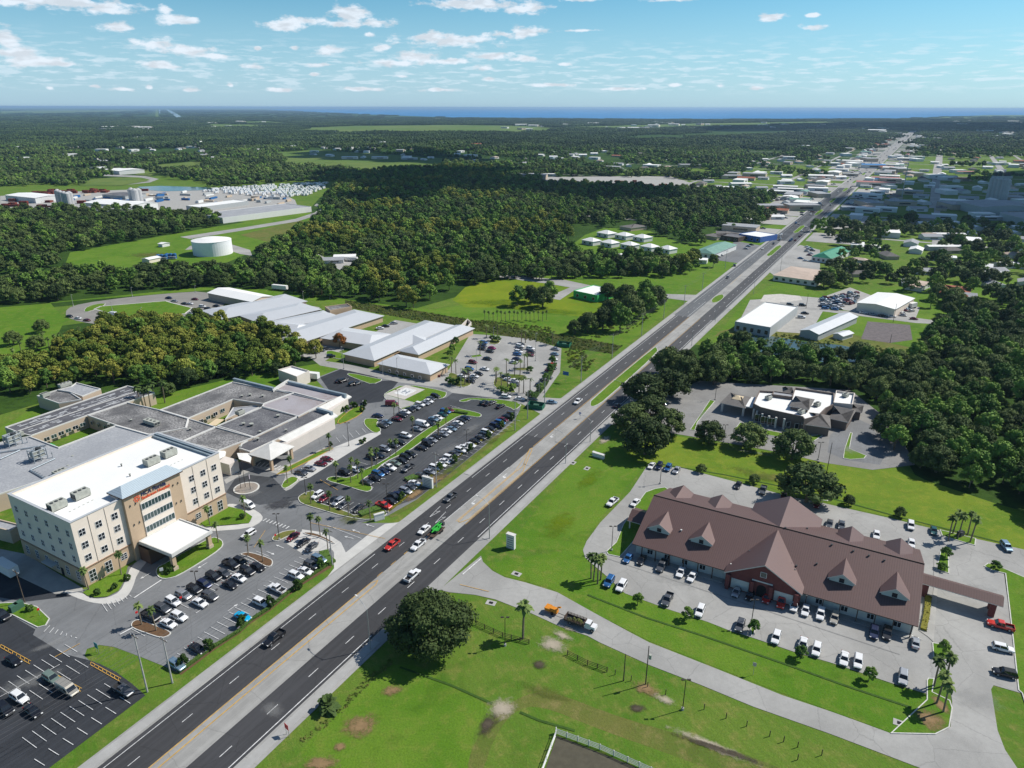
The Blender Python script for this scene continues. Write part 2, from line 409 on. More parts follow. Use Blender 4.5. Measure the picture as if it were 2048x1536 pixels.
sheet('lawn', [(1130, 1100), (1010, 1100), (1140, 935), (1215, 880), (1290, 930), (1230, 1000), (1170, 1080), (1180, 1140), (1230, 1175), (1300, 1200), (1500, 1275), (1700, 1345), (1850, 1390), (1895, 1400), (1890, 1460), (1780, 1465), (1560, 1385), (1300, 1283), (1180, 1222), (1100, 1176), (1000, 1150), (970, 1128)], GRASSB)
sheet('lawn', [(600, 1600), (560, 1520), (760, 1310), (900, 1196), (985, 1203), (1180, 1278), (1420, 1385), (1560, 1445), (1800, 1540), (2100, 1680), (2100, 1900), (600, 1900)], GRASS)
sheet('pasture', [(640, 1600), (600, 1500), (780, 1330), (830, 1330), (990, 1420), (950, 1460), (930, 1560), (900, 1640)], GRASSB)
sheet('path', [(930, 1540), (955, 1470), (990, 1430), (1040, 1392), (1100, 1380), (1250, 1440), (1480, 1500), (1700, 1600), (1620, 1620), (1400, 1530), (1200, 1460), (1080, 1410), (1030, 1420), (990, 1470), (960, 1560)], GRASSD, sm=2)
# ---- highway
def strip(name, s0, s1, t0, t1, m, z, hw=None):
    n = max(1, int((s1 - s0) / 400)); b = MB()
    b.poly([R(s0, t0), R(s1, t0), R(s1, t1), R(s0, t1)], z, m)
    return tag(b.build(name), kind='structure')
SF = 9600
KS = mat('sidewalk_concrete', (0.40, 0.395, 0.38, 1), 0.9, var=0.28, scale=0.25, fine=0.15)
strip('verge', -140, 9000, -19.5, 10.5, LOTL, 0.15)
def ramp(name, pts, z0, z1, m):
    b = MB(); b.prism(pts, z0, z1, m); return tag(b.build(name), kind='structure')
# sidewalks are raised slabs
for s0, s1, t0, t1 in ((-140, 41, -18.9, -16.6), (93, 330, -18.9, -16.6), (360, 1800, -19.5, -17.2),
                       (-140, 12, 7.6, 9.6), (62, 330, 7.6, 9.6), (360, 1800, 8.6, 10.6)):
    ramp('sidewalk', [R(s0, t0), R(s1, t0), R(s1, t1), R(s0, t1)], 0.0, 0.27, KS)
ROADX = asphalt('asphalt_mid_sheen', (0.072, 0.072, 0.075, 1), 0.14, 0.03)  # paler copy of the road asphalt, glancing sheen put into its colour
strip('road', -140, 132, -16.1, -7.5, ROADM, 0.16); strip('road', -140, 132, -1.1, 6.9, ROADM, 0.16); strip('road', 132, 330, -16.1, -7.5, ROADX, 0.16); strip('road', 132, 330, -1.1, 6.9, ROADX, 0.16)
strip('road', 330, 9000, -17.2, 7.6, ROADW, 0.16)
strip('road', 1200, 9000, -17.2, 7.8, asphalt('asphalt_far', (0.26, 0.255, 0.245, 1), 0.15, 0.02), 0.172)
strip('road', 330, 640, -17.0, -6.2, ROADW, 0.168); strip('road', 330, 640, -1.5, 6.9, ROADX, 0.168)
strip('road', 640, 1200, -16.5, -5, LOTD, 0.168); strip('road', 640, 1200, -1.5, 7.2, LOTD, 0.168)
MEDM = asphalt('median_concrete', (0.30, 0.295, 0.28, 1), 0.2, 0.08, 0.25)
strip('median', -140, 640, -7.5, -1.1, MEDM, 0.172)
# kerbed islands in the median
def isl(pts, m, h=0.2, kerb=True, world=False, sm=0, name='traffic_island', kc=None, w=0.22):
    P = pts if world else px(pts)
    if sm: P = smooth_poly(P, sm)
    P = [Vector((p.x, p.y, 0)) for p in P]
    if area(P) < 0: P.reverse()
    b = MB()
    b.poly(inset(P, w * 0.9) if kerb else P, h + 0.02, m)
    o = tag(b.build(name), kind='structure')
    if kerb:
        k = MB(); k.ring(P, w, 0, h + 0.05, kc or KERBM); k.build('kerb', o)
    return o
YK = mat('kerb_yellow', (0.55, 0.33, 0.08, 1), 0.8, var=0.3, scale=1)
isl([R(66, -3.7), R(66, -2.7), R(69, -1.3), R(104, -1.3), R(109, -3.0), R(121, -6.6), R(123, -7.6), R(121, -7.9), R(108, -3.6), R(103, -3.9), R(69, -3.9)], MEDM, world=True, kc=YK)
isl([R(-300, -7.4), R(29, -7.4), R(31, -6.4), R(29, -5.6), R(-300, -5.8)], MEDM, world=True, kc=YK, h=0.2)
isl([R(178, -7.4), R(262, -7.2), R(263, -6), R(255, -2.4), R(180, -1.6), R(172, -2.6), R(170, -4.6)], GRASSB, world=True, sm=1)
isl([R(378, -7.0), R(392, -7.0), R(398, -4), R(390, -1), R(376, -1), R(370, -4)], GRASSB, world=True, sm=1)
for s in (560, 700, 850, 990, 1150, 1300, 1480):
    isl([R(s, -6.0), R(s + 45, -6.0), R(s + 55, -4), R(s + 45, -1.2), R(s, -1.2), R(s - 8, -3.5)], GRASSB, world=True)
mk = MB()
def ln(a, b, w, m, z=0.18, B=None):
    B = B or mk; d = (b - a); d.z = 0; n = Vector((-d.y, d.x, 0)).normalized() * w / 2
    B.face([(a - n).xy.to_3d() + Vector((0, 0, z)), (b - n).xy.to_3d() + Vector((0, 0, z)), (b + n).xy.to_3d() + Vector((0, 0, z)), (a + n).xy.to_3d() + Vector((0, 0, z))][::-1] if n.cross(d).z > 0 else [(a - n).xy.to_3d() + Vector((0, 0, z)), (b - n).xy.to_3d() + Vector((0, 0, z)), (b + n).xy.to_3d() + Vector((0, 0, z)), (a + n).xy.to_3d() + Vector((0, 0, z))], m)
def rl(s0, s1, t, w, m): ln(R(s0, t), R(s1, t), w, m)
for a, b in ((-140, 40), (92, 330), (365, 1200)): rl(a, b, -15.0, 0.15, PWHITE)
for a, b in ((-140, 13), (62, 330), (365, 1200)): rl(a, b, 6.15, 0.2, PWHITE)
rl(124, 330, -7.8, 0.18, PYEL); rl(66, 104, -4.3, 0.16, PYEL)
ln(R(104, -4.3), R(122, -8.0), 0.16, PYEL); rl(66, 330, -0.85, 0.16, PYEL)
for s in range(32, 66, 6): rl(s, s + 2.4, -7.7, 0.16, PYEL)
s = -138.6
while s < 900:
    rl(s, s + 3.05, 2.55, 0.16, PWHITE); rl(s + 2, s + 4.6, -11.3, 0.14, PWHITE); s += 12.2
rl(64, 105, -7.6, 0.16, PWHITE); rl(330, 372, -8.8, 0.16, PWHITE)
rl(430, 470, -6.6, 0.15, PYEL)
def arrow(p, ang, m=PWHITE, L=3.4, turn=0, z=0.185):
    a = math.radians(ang); d = Vector((math.cos(a), math.sin(a), 0)); n = Vector((-d.y, d.x, 0))
    q = p.xy.to_3d() + Vector((0, 0, z))
    def f(*c): 
        P = [q + d * x + n * y for x, y in c]
        if area(P) < 0: P.reverse()
        mk.face(P, m)
    f((-L / 2, -0.09), (L * 0.2, -0.09), (L * 0.2, 0.09), (-L / 2, 0.09))
    if turn:
        f((L * 0.2, -0.09), (L * 0.36, -0.09), (L * 0.36, turn * 0.5), (L * 0.2, turn * 0.5))
        f((L * 0.08, turn * 0.5), (L * 0.5, turn * 0.5), (L * 0.29, turn * 1.3))
    else: f((L * 0.2, -0.45), (L * 0.5, 0), (L * 0.2, 0.45))
DEG = 60.7
arrow(R(78.5, -5.9), 180 + DEG, turn=1); arrow(R(98.8, -5.9), 180 + DEG, turn=1); arrow(R(136, -6), 180 + DEG, turn=1)
for s, t in ((62, -9.4), (64, -12.9)):   # open chevron arrows on the left carriageway
    ln(R(s, t), R(s + 7, t - 0.8), 0.14, PWHITE); ln(R(s, t), R(s + 4.5, t + 0.9), 0.14, PWHITE); ln(R(s + 4.5, t + 0.9), R(s + 3.6, t), 0.14, PWHITE)
# ---- hospital campus paving
CAMP = [(-200, 1060), (40, 1120), (170, 1180), (300, 1110), (455, 1020), (440, 940), (500, 915), (590, 890), (700, 835), (660, 790), (630, 757), (690, 733), (760, 742), (830, 762), (885, 772), (920, 785), (1000, 795), (1042, 803), (1040, 820), (1030, 840), (975, 887), (900, 947), (832, 1000), (775, 1032), (722, 1046), (795, 1046), (800, 1052), (690, 1150), (664, 1127), (597, 1164), (534, 1216), (499, 1239), (476, 1260), (421, 1295), (385, 1322), (356, 1346), (329, 1333), (279, 1313), (228, 1294), (199, 1290), (174, 1298), (169, 1312), (180, 1322), (60, 1300), (-200, 1240)]
sheet('parking_lot', CAMP, LOTG)
sheet('flower_bed', [(356, 1346), (385, 1322), (421, 1295), (476, 1260), (499, 1239), (534, 1216), (597, 1164), (660, 1129), (664, 1134), (602, 1172), (540, 1222), (503, 1246), (480, 1267), (425, 1303), (390, 1330), (362, 1350)], MULCH)
sheet('flower_bed', [(775, 1032), (832, 1000), (900, 947), (975, 887), (1030, 840), (1034, 844), (980, 893), (905, 953), (838, 1007), (784, 1036)], GRASSD)
sheet('parking_lot', [(-250, 1225), (0, 1225), (23, 1231), (71, 1259), (66, 1270), (128, 1308), (180, 1321), (200, 1328), (232, 1344), (262, 1366), (291, 1391), (96, 1538), (-80, 1660), (-250, 1660)], LOTN)
sheet('service_road', [(-200, 1080), (0, 1118), (30, 1140), (110, 1178), (166, 1190), (50, 1204), (0, 1195), (-200, 1160)], LOTN)
sheet('path', [(-60, 1085), (10, 1100), (50, 1108), (165, 1176), (166, 1184), (110, 1188), (30, 1150), (-60, 1115)], CONC)
sheet('parking_lot', [(452, 985), (470, 958), (500, 950), (545, 955), (565, 975), (600, 960), (705, 885), (745, 865), (760, 850), (800, 822), (840, 806), (893, 795), (905, 786), (990, 797), (1035, 806), (1028, 838), (960, 897), (890, 955), (832, 998), (770, 1020), (700, 1022), (630, 1005), (600, 1000), (520, 1010), (490, 1003)], LOTD)
sheet('parking_lot', [(640, 755), (690, 735), (745, 742), (760, 762), (800, 760), (770, 795), (765, 803), (700, 812), (665, 790)], LOTN)
sheet('driveway', [(600, 700), (640, 688), (650, 722), (711, 731), (757, 742), (803, 757), (862, 757), (898, 739), (941, 668), (1005, 672), (1060, 678), (1123, 697), (1120, 745), (1085, 795), (1120, 797), (1150, 788), (1125, 815), (1085, 830), (1040, 806), (1000, 797), (905, 786), (885, 776), (800, 765), (700, 742), (640, 731), (620, 715)], LOTL)
sheet('driveway', [(600, 712), (650, 722), (700, 690), (660, 675), (640, 690)], LOTL)
sheet('driveway', [(745, 668), (790, 640), (850, 650), (830, 660), (800, 672)], LOTL)
sheet('driveway', [(500, 620), (560, 600), (640, 615), (600, 640)], CONC)
sheet('apron', [(692, 1105), (738, 1068), (770, 1048), (796, 1045), (846, 1021), (857, 1029), (650, 1203), (618, 1194), (658, 1164), (685, 1143)], CONCL)
sheet('apron', [(1068, 815), (1120, 797), (1150, 788), (1165, 792), (1120, 832), (1085, 832)], CONC)
sheet('path', [(604, 1059), (640, 1064), (665, 1074), (682, 1085), (692, 1106), (686, 1140), (655, 1168), (624, 1190), (612, 1188), (650, 1160), (668, 1137), (668, 1105), (652, 1085), (632, 1073), (604, 1064)], CONCL)
sheet('path', [(566, 1083), (604, 1063), (643, 1077), (666, 1092), (655, 1100), (610, 1111), (590, 1098)], CONCL)
sheet('path', [(410, 1064), (500, 1057), (524, 1043), (526, 1031), (505, 1017), (470, 1008), (455, 1008), (455, 1014), (485, 1021), (505, 1034), (498, 1048), (410, 1055)], CONCL, sm=1)
sheet('path', [(120, 1180), (166, 1186), (175, 1194), (190, 1198), (215, 1196), (240, 1184), (252, 1160), (262, 1132), (290, 1112), (298, 1119), (274, 1148), (266, 1175), (255, 1193), (238, 1204), (212, 1209), (180, 1205), (150, 1195)], CONCL, sm=1)
sheet('path', [(448, 960), (470, 948), (505, 934), (508, 940), (476, 954), (452, 968)], CONC)
sheet('path', [(590, 950), (640, 900), (665, 896), (735, 868), (760, 862), (762, 868), (700, 905), (620, 955), (600, 962)], CONCL)
sheet('path', [(560, 945), (572, 950), (562, 975), (572, 982), (582, 978), (600, 962), (590, 952), (575, 940)], CONC)
sheet('path', [(500, 932), (560, 950), (575, 943), (660, 900), (655, 892), (590, 925), (552, 936)], CONC)
isl([(552, 950), (573, 945), (667, 898), (660, 894), (640, 903), (575, 935)], GRASSB, kc=YK)
isl([(652, 962), (655, 956), (668, 953), (700, 957), (727, 941), (762, 925), (798, 901), (842, 866), (893, 836), (895, 820), (905, 816), (930, 820), (957, 826), (965, 831), (957, 836), (941, 833), (920, 831), (896, 846), (868, 864), (828, 896), (806, 908), (770, 925), (748, 945), (722, 962), (744, 973), (745, 979), (738, 984), (727, 984), (690, 972)], GRASSB, sm=1)
isl([(595, 998), (599, 992), (611, 985), (632, 981), (625, 996), (635, 1006), (672, 1016), (699, 1026), (712, 1033), (755, 1013), (772, 1020), (775, 1032), (742, 1042), (692, 1035), (630, 1017), (602, 1008)], GRASSD, sm=1)
isl([(562, 972), (570, 960), (586, 952), (601, 959), (573, 978), (565, 977)], GRASSB, sm=1)
isl([(411, 1054), (498, 1047), (505, 1034), (484, 1020), (458, 1014), (420, 1030), (400, 1045)], GRASSB, kerb=False, h=0.18)
isl([(311, 1148), (320, 1158), (336, 1159), (356, 1153), (400, 1127), (443, 1098), (448, 1086), (440, 1078), (425, 1074), (380, 1098), (330, 1128), (314, 1135)], GRASSB, sm=1)
isl([(166, 1186), (190, 1168), (256, 1133), (250, 1160), (238, 1182), (215, 1194), (190, 1196), (175, 1192)], GRASSB, kerb=False, h=0.18)
isl([(478, 1110), (489, 1106), (501, 1105), (543, 1118), (547, 1126), (541, 1135), (528, 1133), (500, 1115)], MULCH, sm=1)
isl([(261, 1252), (266, 1243), (280, 1239), (312, 1252), (343, 1264), (340, 1272), (323, 1278), (287, 1266), (266, 1258)], MULCH, sm=1)
isl([(543, 1080), (548, 1072), (570, 1062), (600, 1060), (568, 1078), (552, 1084)], GRASSD, sm=1)
isl([(604, 1065), (630, 1066), (660, 1080), (672, 1088), (664, 1088), (640, 1076), (612, 1070)], MULCH, sm=1)
isl([(-60, 1208), (0, 1207), (41, 1205), (75, 1214), (100, 1238), (92, 1252), (75, 1256), (25, 1231), (0, 1225), (-60, 1222)], GRASSB)
isl([(808, 768), (893, 783), (893, 792), (884, 798), (860, 800), (838, 808), (806, 821), (798, 815), (775, 802), (767, 794), (770, 786)], GRASSB, sm=1)
isl([(692, 750), (700, 746), (752, 757), (768, 760), (745, 770), (722, 762)], GRASSB, sm=1)
isl([(672, 846), (690, 828), (715, 812), (728, 818), (722, 830), (683, 849)], GRASSB, sm=1, kc=YK)
isl([(727, 842), (733, 837), (760, 838), (752, 850), (765, 861), (752, 868), (740, 862), (729, 851)], GRASSB, sm=1)
isl([(917, 804), (922, 800), (941, 796), (991, 798), (1047, 807), (1030, 822), (1018, 815), (985, 806), (945, 799), (930, 805)], GRASSB, sm=1)
isl([(655, 700), (690, 708), (712, 714), (705, 720), (670, 718), (650, 710)], GRASSB, sm=1)
isl([(895, 758), (898, 745), (912, 748), (945, 765), (940, 772), (925, 776), (905, 772)], GRASSD, sm=1)
isl([(985, 770), (990, 755), (1005, 755), (1035, 785), (1022, 787), (995, 779)], GRASSD, sm=1)
isl([(1000, 755), (1008, 748), (1050, 750), (1056, 756), (1040, 764), (1015, 762)], GRASSD, sm=1)
isl([(1020, 738), (1050, 735), (1062, 738), (1055, 742), (1035, 742)], GRASSD, sm=1)
isl([(975, 688), (985, 675), (1003, 682), (995, 690)], GRASSD, sm=1)
isl([(940, 712), (960, 709), (966, 713), (945, 716)], GRASSB)
PADM = mat('helipad_concrete', (0.5, 0.47, 0.43, 1), 0.9, var=0.1, scale=0.5)
sheet('helipad', [(812, 771), (850, 780), (809, 800), (770, 789)], PADM, 0.24)
sheet('helipad', [(812, 776), (835, 781.5), (811, 793), (787, 787)], PWHITE, 0.255)
sheet('path', [(770, 789), (788, 795), (830, 806), (826, 811), (800, 818), (798, 812), (770, 797)], CONC, 0.232)
# helipad letter H and other markings use the shared marking mesh
HB = mat('paint_blue_grey', (0.12, 0.16, 0.22, 1), 0.8)
hc = G(811.5, 784.5); hu = (G(835, 781.5) - G(812, 776)).normalized(); hv = Vector((-hu.y, hu.x, 0))
for k in (-1.1, 1.1): ln(hc + hu * k - hv * 1.8, hc + hu * k + hv * 1.8, 0.55, HB, 0.27)
ln(hc - hu * 1.1, hc + hu * 1.1, 0.5, HB, 0.275)
# loop road and lawn, far left
sheet('driveway', [(131, 634), (133, 617), (163, 607), (251, 595), (336, 587), (412, 582), (455, 600), (440, 620), (400, 625), (370, 634), (340, 641), (290, 643), (215, 651), (160, 644)], mat('asphalt_loop', (0.25, 0.24, 0.22, 1), 0.9, var=0.15, scale=0.1), sm=1)
isl([(187, 619), (200, 613), (332, 602), (345, 606), (386, 616), (371, 628), (289, 638), (230, 630)], GRASSB, kc=KERBM, w=0.8)
isl([(167, 622), (175, 613), (200, 607), (215, 608), (190, 620), (172, 625)], GRASSB, sm=1)
# side street and clinic lot
SIDE = [(962, 1112), (966, 1124), (985, 1142), (1010, 1155), (1050, 1165), (1115, 1185), (1188, 1226), (1260, 1265), (1298, 1285), (1428, 1336), (1565, 1391), (1660, 1423), (1702, 1438), (1784, 1468), (1871, 1468), (1901, 1454), (1904.5, 1404), (1900, 1375), (1890, 1330), (1869, 1359), (1853, 1361), (1853, 1388), (1787, 1368), (1665, 1326.7), (1588, 1304), (1506, 1276), (1463, 1263), (1415, 1244), (1337, 1219), (1250, 1187), (1209, 1149), (1190, 1133), (1170, 1115), (1166, 1100), (1173, 1083), (1200, 1046), (1260, 984), (1293, 934), (1361, 935.5), (1465, 962.4), (1582, 994), (1644, 1006), (1795, 1040), (1833, 1050), (1880, 1061), (1952, 1078), (2048, 1099.4), (2200, 1130),
        (2200, 1200), (2060, 1160), (2008, 1148), (2013, 1185), (2024, 1270), (2036, 1381), (2043, 1387), (1987, 1371), (1982, 1379), (1995, 1461), (2010, 1500), (2034, 1536), (2060, 1560), (2400, 1680), (2400, 1830), (2040, 1640), (1839, 1536), (1660, 1468), (1506, 1413.5), (1401, 1370), (1300, 1331), (1200, 1285.5), (1175, 1272), (1120, 1253.5), (1065, 1228), (990, 1199), (950, 1190), (900, 1185), (878, 1180)]
sheet('driveway', SIDE, LOTL)
GIS = [[(1232, 1085), (1246, 1050), (1276, 1005), (1291, 985), (1310, 978), (1330, 975), (1345, 985), (1262, 1090), (1240, 1115), (1216, 1110), (1212, 1104)],
       [(1853, 1361), (1856, 1357), (1869, 1358), (1865, 1385), (1900, 1402), (1905, 1418), (1899, 1456), (1871, 1470), (1780, 1468), (1853, 1400)],
       [(1864, 1286), (1887, 1290), (1901, 1304), (1902, 1324), (1866, 1315)], [(1502, 1273), (1500, 1256), (1507, 1251), (1513, 1254), (1507, 1272)],
       [(1879, 1060), (1884, 1073), (1950, 1092), (1952, 1078)], [(1880, 1105), (1897, 1106), (1898, 1148), (1872, 1140)],
       [(1967, 1133), (1975, 1127), (1990, 1130), (2048, 1155), (2200, 1190), (2300, 1900), (2100, 1570), (2043, 1387), (2036, 1381), (2024, 1270), (2010, 1148), (1985, 1142)],
       [(1635, 1000), (1643, 992), (1660, 996), (1655, 1003)]]
for P in GIS: isl(P, GRASSB)
sheet('path', [(1233, 1086), (1262, 1090), (1290, 1048), (1285, 1040), (1250, 1085)], CONC, 0.21)
sheet('path', [(1840, 1250), (1856, 1245), (1867, 1180), (1868, 1110), (1880, 1112), (1867, 1285), (1855, 1274), (1838, 1262)], CONC, 0.19)
# bank lot
sheet('driveway', [(1226, 838), (1262, 815), (1330, 788), (1400, 762), (1700, 780), (1790, 850), (1830, 930), (1745, 940), (1650, 926), (1560, 905), (1400, 876), (1340, 866), (1262, 848), (1215, 850)], asphalt('asphalt_bank', (0.24, 0.235, 0.225, 1), 0.25, 0.04, 0.0))
sheet('parking_lot', [(1660, 870), (1655, 905), (1690, 920), (1760, 930), (1775, 900), (1740, 850), (1710, 835)], LOTG)
isl([(1686, 917), (1688, 900), (1700, 865), (1705, 867), (1699, 898), (1733, 912), (1728, 918), (1700, 920)], GRASSB)
isl([(1480, 845), (1540, 862), (1610, 875), (1648, 868), (1645, 872), (1620, 888), (1585, 880), (1530, 870), (1470, 858)], GRASSB)
isl([(1380, 860), (1420, 800), (1430, 803), (1395, 845), (1390, 862)], GRASSB)
# auto repair area
sheet('gravel_lot', [(1480, 640), (1500, 600), (1530, 598), (1570, 590), (1640, 596), (1700, 575), (1740, 590), (1840, 615), (1830, 640), (1720, 625), (1650, 615), (1620, 668), (1560, 664), (1470, 652)], CONC)
sheet('gravel_lot', [(1528, 590), (1560, 588), (1600, 592), (1605, 600), (1560, 606), (1520, 603)], SHELL)
sheet('gravel_lot', [(1735, 643), (1820, 650), (1825, 680), (1780, 686), (1722, 678)], mat('dark_gravel', (0.16, 0.14, 0.14, 1), 0.95, var=0.3, scale=0.5))
sheet('service_road', [(1560, 604), (1620, 615), (1840, 637), (1900, 645), (1900, 650), (1830, 646), (1560, 612)], LOTL)
# other streets (px bands)
for P, m_ in (([(1330, 588), (1395, 590), (1410, 600), (1390, 604), (1330, 596)], LOTL), ([(985, 548), (1130, 560), (1200, 575), (1330, 588), (1330, 596), (1200, 585), (1150, 580), (1120, 600), (1090, 596), (1140, 575), (1100, 568), (985, 553)], LOTL),
              ([(1545, 520), (1600, 490), (1640, 500), (1640, 560), (1560, 560), (1540, 545)], LOTL), ([(1430, 520), (1470, 482), (1525, 492), (1500, 520), (1480, 527)], LOTG),
              ([(1872, 380), (1870, 416), (1858, 416), (1866, 340), (1876, 300), (1882, 262), (1886, 262), (1886, 300), (1884, 340)], LOTL), ([(1970, 300), (1976, 300), (2010, 340), (2030, 380), (2018, 380), (1996, 340)], LOTL),
              ([(370, 500), (380, 492), (450, 485), (500, 500), (505, 512), (480, 508), (440, 495)], LOTL), ([(360, 474), (480, 456), (590, 438), (630, 425), (640, 416), (628, 411), (634, 407), (645, 416), (636, 430), (595, 443), (480, 462), (380, 478)], LOTL),
              ([(0, 392), (100, 385), (300, 378), (430, 375), (560, 385), (590, 400), (600, 425), (500, 440), (400, 425), (200, 425), (0, 415)], CONC),
              ([(230, 372), (300, 365), (318, 358), (290, 352), (190, 348), (115, 340), (115, 343), (185, 351), (280, 355), (300, 359), (285, 363), (225, 369)], LOTL),
              ([(630, 505), (650, 515), (715, 520), (715, 540), (690, 545), (660, 530)], CONC), ([(1340, 352), (1400, 372), (1400, 380), (1330, 385), (1270, 372), (1080, 366), (1080, 354)], CONC)):
    sheet('service_road', P, m_)
# pond behind yard
sheet('pond_water', [(275, 374), (320, 372), (420, 375), (430, 380), (330, 383), (290, 380)], POND, 0.3)
# ================================================================ BUILDINGS
def wallmat(name, c, var=0.12): return mat(name, c, 0.9, var=var, scale=0.35, fine=0.06)
CREAM = wallmat('stucco_cream', (0.80, 0.70, 0.60, 1)); TAN = wallmat('stucco_tan', (0.52, 0.385, 0.26, 1)); BEIGE = wallmat('stucco_beige', (0.52, 0.42, 0.32, 1))
PALE = wallmat('render_pale', (0.66, 0.60, 0.54, 1)); WHITEW = wallmat('painted_white', (0.72, 0.72, 0.70, 1), 0.08)
GREYW = wallmat('metal_siding_grey', (0.42, 0.44, 0.44, 1)); BRICKR = mat('brick_red', (0.20, 0.065, 0.06, 1), 0.9, var=0.25, scale=1.2, fine=0.25)
ROOFW = mat('roof_membrane_white', (0.78, 0.78, 0.76, 1), 0.85, var=0.09, scale=0.12, fine=0.05)
ROOFG = mat('roof_grey_bitumen', (0.12, 0.118, 0.12, 1), 0.9, col2=(0.40, 0.39, 0.38, 1), scale=0.11, fine=0.22)
ROOFD = mat('roof_dark_bitumen', (0.10, 0.10, 0.11, 1), 0.9, col2=(0.24, 0.24, 0.245, 1), scale=0.13, fine=0.15)
ROOFL = mat('roof_light_grey', (0.30, 0.31, 0.33, 1), 0.9, col2=(0.40, 0.41, 0.42, 1), scale=0.1, fine=0.1)
ROOFR = mat('roof_rust_stained', (0.36, 0.34, 0.36, 1), 0.9, col2=(0.24, 0.19, 0.17, 1), scale=0.07, fine=0.12)
def ribs(name, c, ang, sc, dark=0.8, rough=0.5, metal=0.2):
    def fn(t, b):
        pos = t.add('ShaderNodeNewGeometry')
        mp = t.add('ShaderNodeMapping', {'Vector': (pos, 0), 'Rotation': (0, 0, -math.radians(ang))})
        w = t.add('ShaderNodeTexWave', {'Vector': mp, 'Scale': sc, 'Distortion': 0.0}, wave_type='BANDS', bands_direction='X', wave_profile='SIN')
        n = t.noise((pos, 0), 0.15, 4, 0.6); n2 = t.noise((pos, 0), 1.6, 4, 0.6)
        o = t.mix(t.ss((w, 1), 0.75, 0.98), c, tuple(x * dark for x in c[:3]) + (1,))
        o = t.mix(t.ss(n, 0.35, 0.7, 0, 0.35), o, tuple(x * 0.86 for x in c[:3]) + (1,))
        o = t.mix(t.ss(n2, 0.4, 0.7, 0, 0.3), o, tuple(x * 1.12 for x in c[:3]) + (1,))
        t.l.new(o[0].outputs[o[1]], b.inputs['Base Color'])
    return mat(name, c, rough, metal, fn=fn)
METALW = ribs('metal_roof_white', (0.56, 0.575, 0.59, 1), 60.7, 0.5, 0.88)
METALB = ribs('metal_roof_pale_blue', (0.45, 0.53, 0.58, 1), 60.9, 0.55, 0.75)
BARNA = -28.7
BARNR = ribs('metal_roof_brown', (0.126, 0.077, 0.071, 1), BARNA, 0.55, 0.72, 0.55, 0.1)
SHING = mat('shingles_grey', (0.19, 0.178, 0.168, 1), 0.95, var=0.3, scale=0.8, fine=0.25)
FASC = mat('fascia_panels', (0.62, 0.61, 0.58, 1), 0.8, var=0.1, scale=0.5)
PARAB = mat('parapet_metal_blue', (0.24, 0.30, 0.34, 1), 0.6, var=0.15, scale=0.4)
GLASS = mat('window_glass', (0.012, 0.018, 0.024, 1), 0.06, spec=0.6)
GLASSG = mat('window_glass_green', (0.03, 0.06, 0.06, 1), 0.08, spec=0.7)
FRAME = mat('window_frame_white', (0.7, 0.7, 0.7, 1), 0.6)
HVACM = mat('hvac_casing', (0.42, 0.43, 0.38, 1), 0.7, var=0.25, scale=1.0)
HVACD = mat('hvac_grille', (0.05, 0.055, 0.06, 1), 0.7)
TRIMB = mat('trim_brown', (0.09, 0.06, 0.045, 1), 0.8)
BLK = mat('black_opening', (0.012, 0.012, 0.014, 1), 0.9)

class Fr:
    """local frame: origin o, x axis u, y axis n (left of u)"""
    def __init__(s, o, ang): s.o = Vector((o.x, o.y, 0)); a = math.radians(ang); s.u = Vector((math.cos(a), math.sin(a), 0)); s.n = Vector((-s.u.y, s.u.x, 0)); s.a = a
    def p(s, x, y, z=0.0): return s.o + s.u * x + s.n * y + Vector((0, 0, z))
    def q(s, x0, x1, y0, y1): return [s.p(x0, y0), s.p(x1, y0), s.p(x1, y1), s.p(x0, y1)]
WCACHE = {}
def window(parent, pos, ang, w, h, nx=2, ny=2, gl=None, name='window'):
    """window facing direction ang (deg), centre pos; frame, mullions and glass in a mesh, shared"""
    key = (round(w, 2), round(h, 2), nx, ny, (gl or GLASS).name)
    if key not in WCACHE:
        b = MB(); g = gl or GLASS; t = 0.09; gm = MB()
        gm.box((0.0, 0, -h / 2), (0.06, w, h), g)
        for i in range(nx + 1): b.box((0.045, -w / 2 + w * i / nx, -h / 2), (0.07, t, h), FRAME)
        for j in range(ny + 1): b.box((0.042, 0, -h / 2 + h * j / ny - t / 2), (0.064, w, t), FRAME)
        WCACHE[key] = (gm.data(name), b.data('window_frame'))
    o = obj(name, WCACHE[key][0], parent, pos, math.radians(ang))
    if parent.parent is None: obj('frame', WCACHE[key][1], o)
    return o
def hvac(parent, pos, ang, sx=4.2, sy=2.6, h=1.9, name='air_handler'):
    b = MB(); b.box((0, 0, 0.25), (sx, sy, h), HVACM); b.box((0, 0, 0), (sx * 0.9, sy * 0.9, 0.25), HVACD)
    for k in (-0.25, 0.25): b.box((sx / 2 + 0.01, k * sy, 0.5), (0.06, sy * 0.42, h * 0.7), HVACD)
    for k in (-0.3, 0.0, 0.3): b.tube([(k * sx, 0, h + 0.24), (k * sx, 0, h + 0.4)], 0.45, HVACD, 10)
    return b.build(name, parent, pos, math.radians(ang))
def vent(parent, pos, r=0.3, h=0.7, name='roof_vent', m=None):
    b = MB(); b.tube([(0, 0, 0), (0, 0, h)], r * 0.6, m or HVACD, 8); b.tube([(0, 0, h), (0, 0, h + 0.2)], r, m or HVACM, 8)
    return b.build(name, parent, pos)
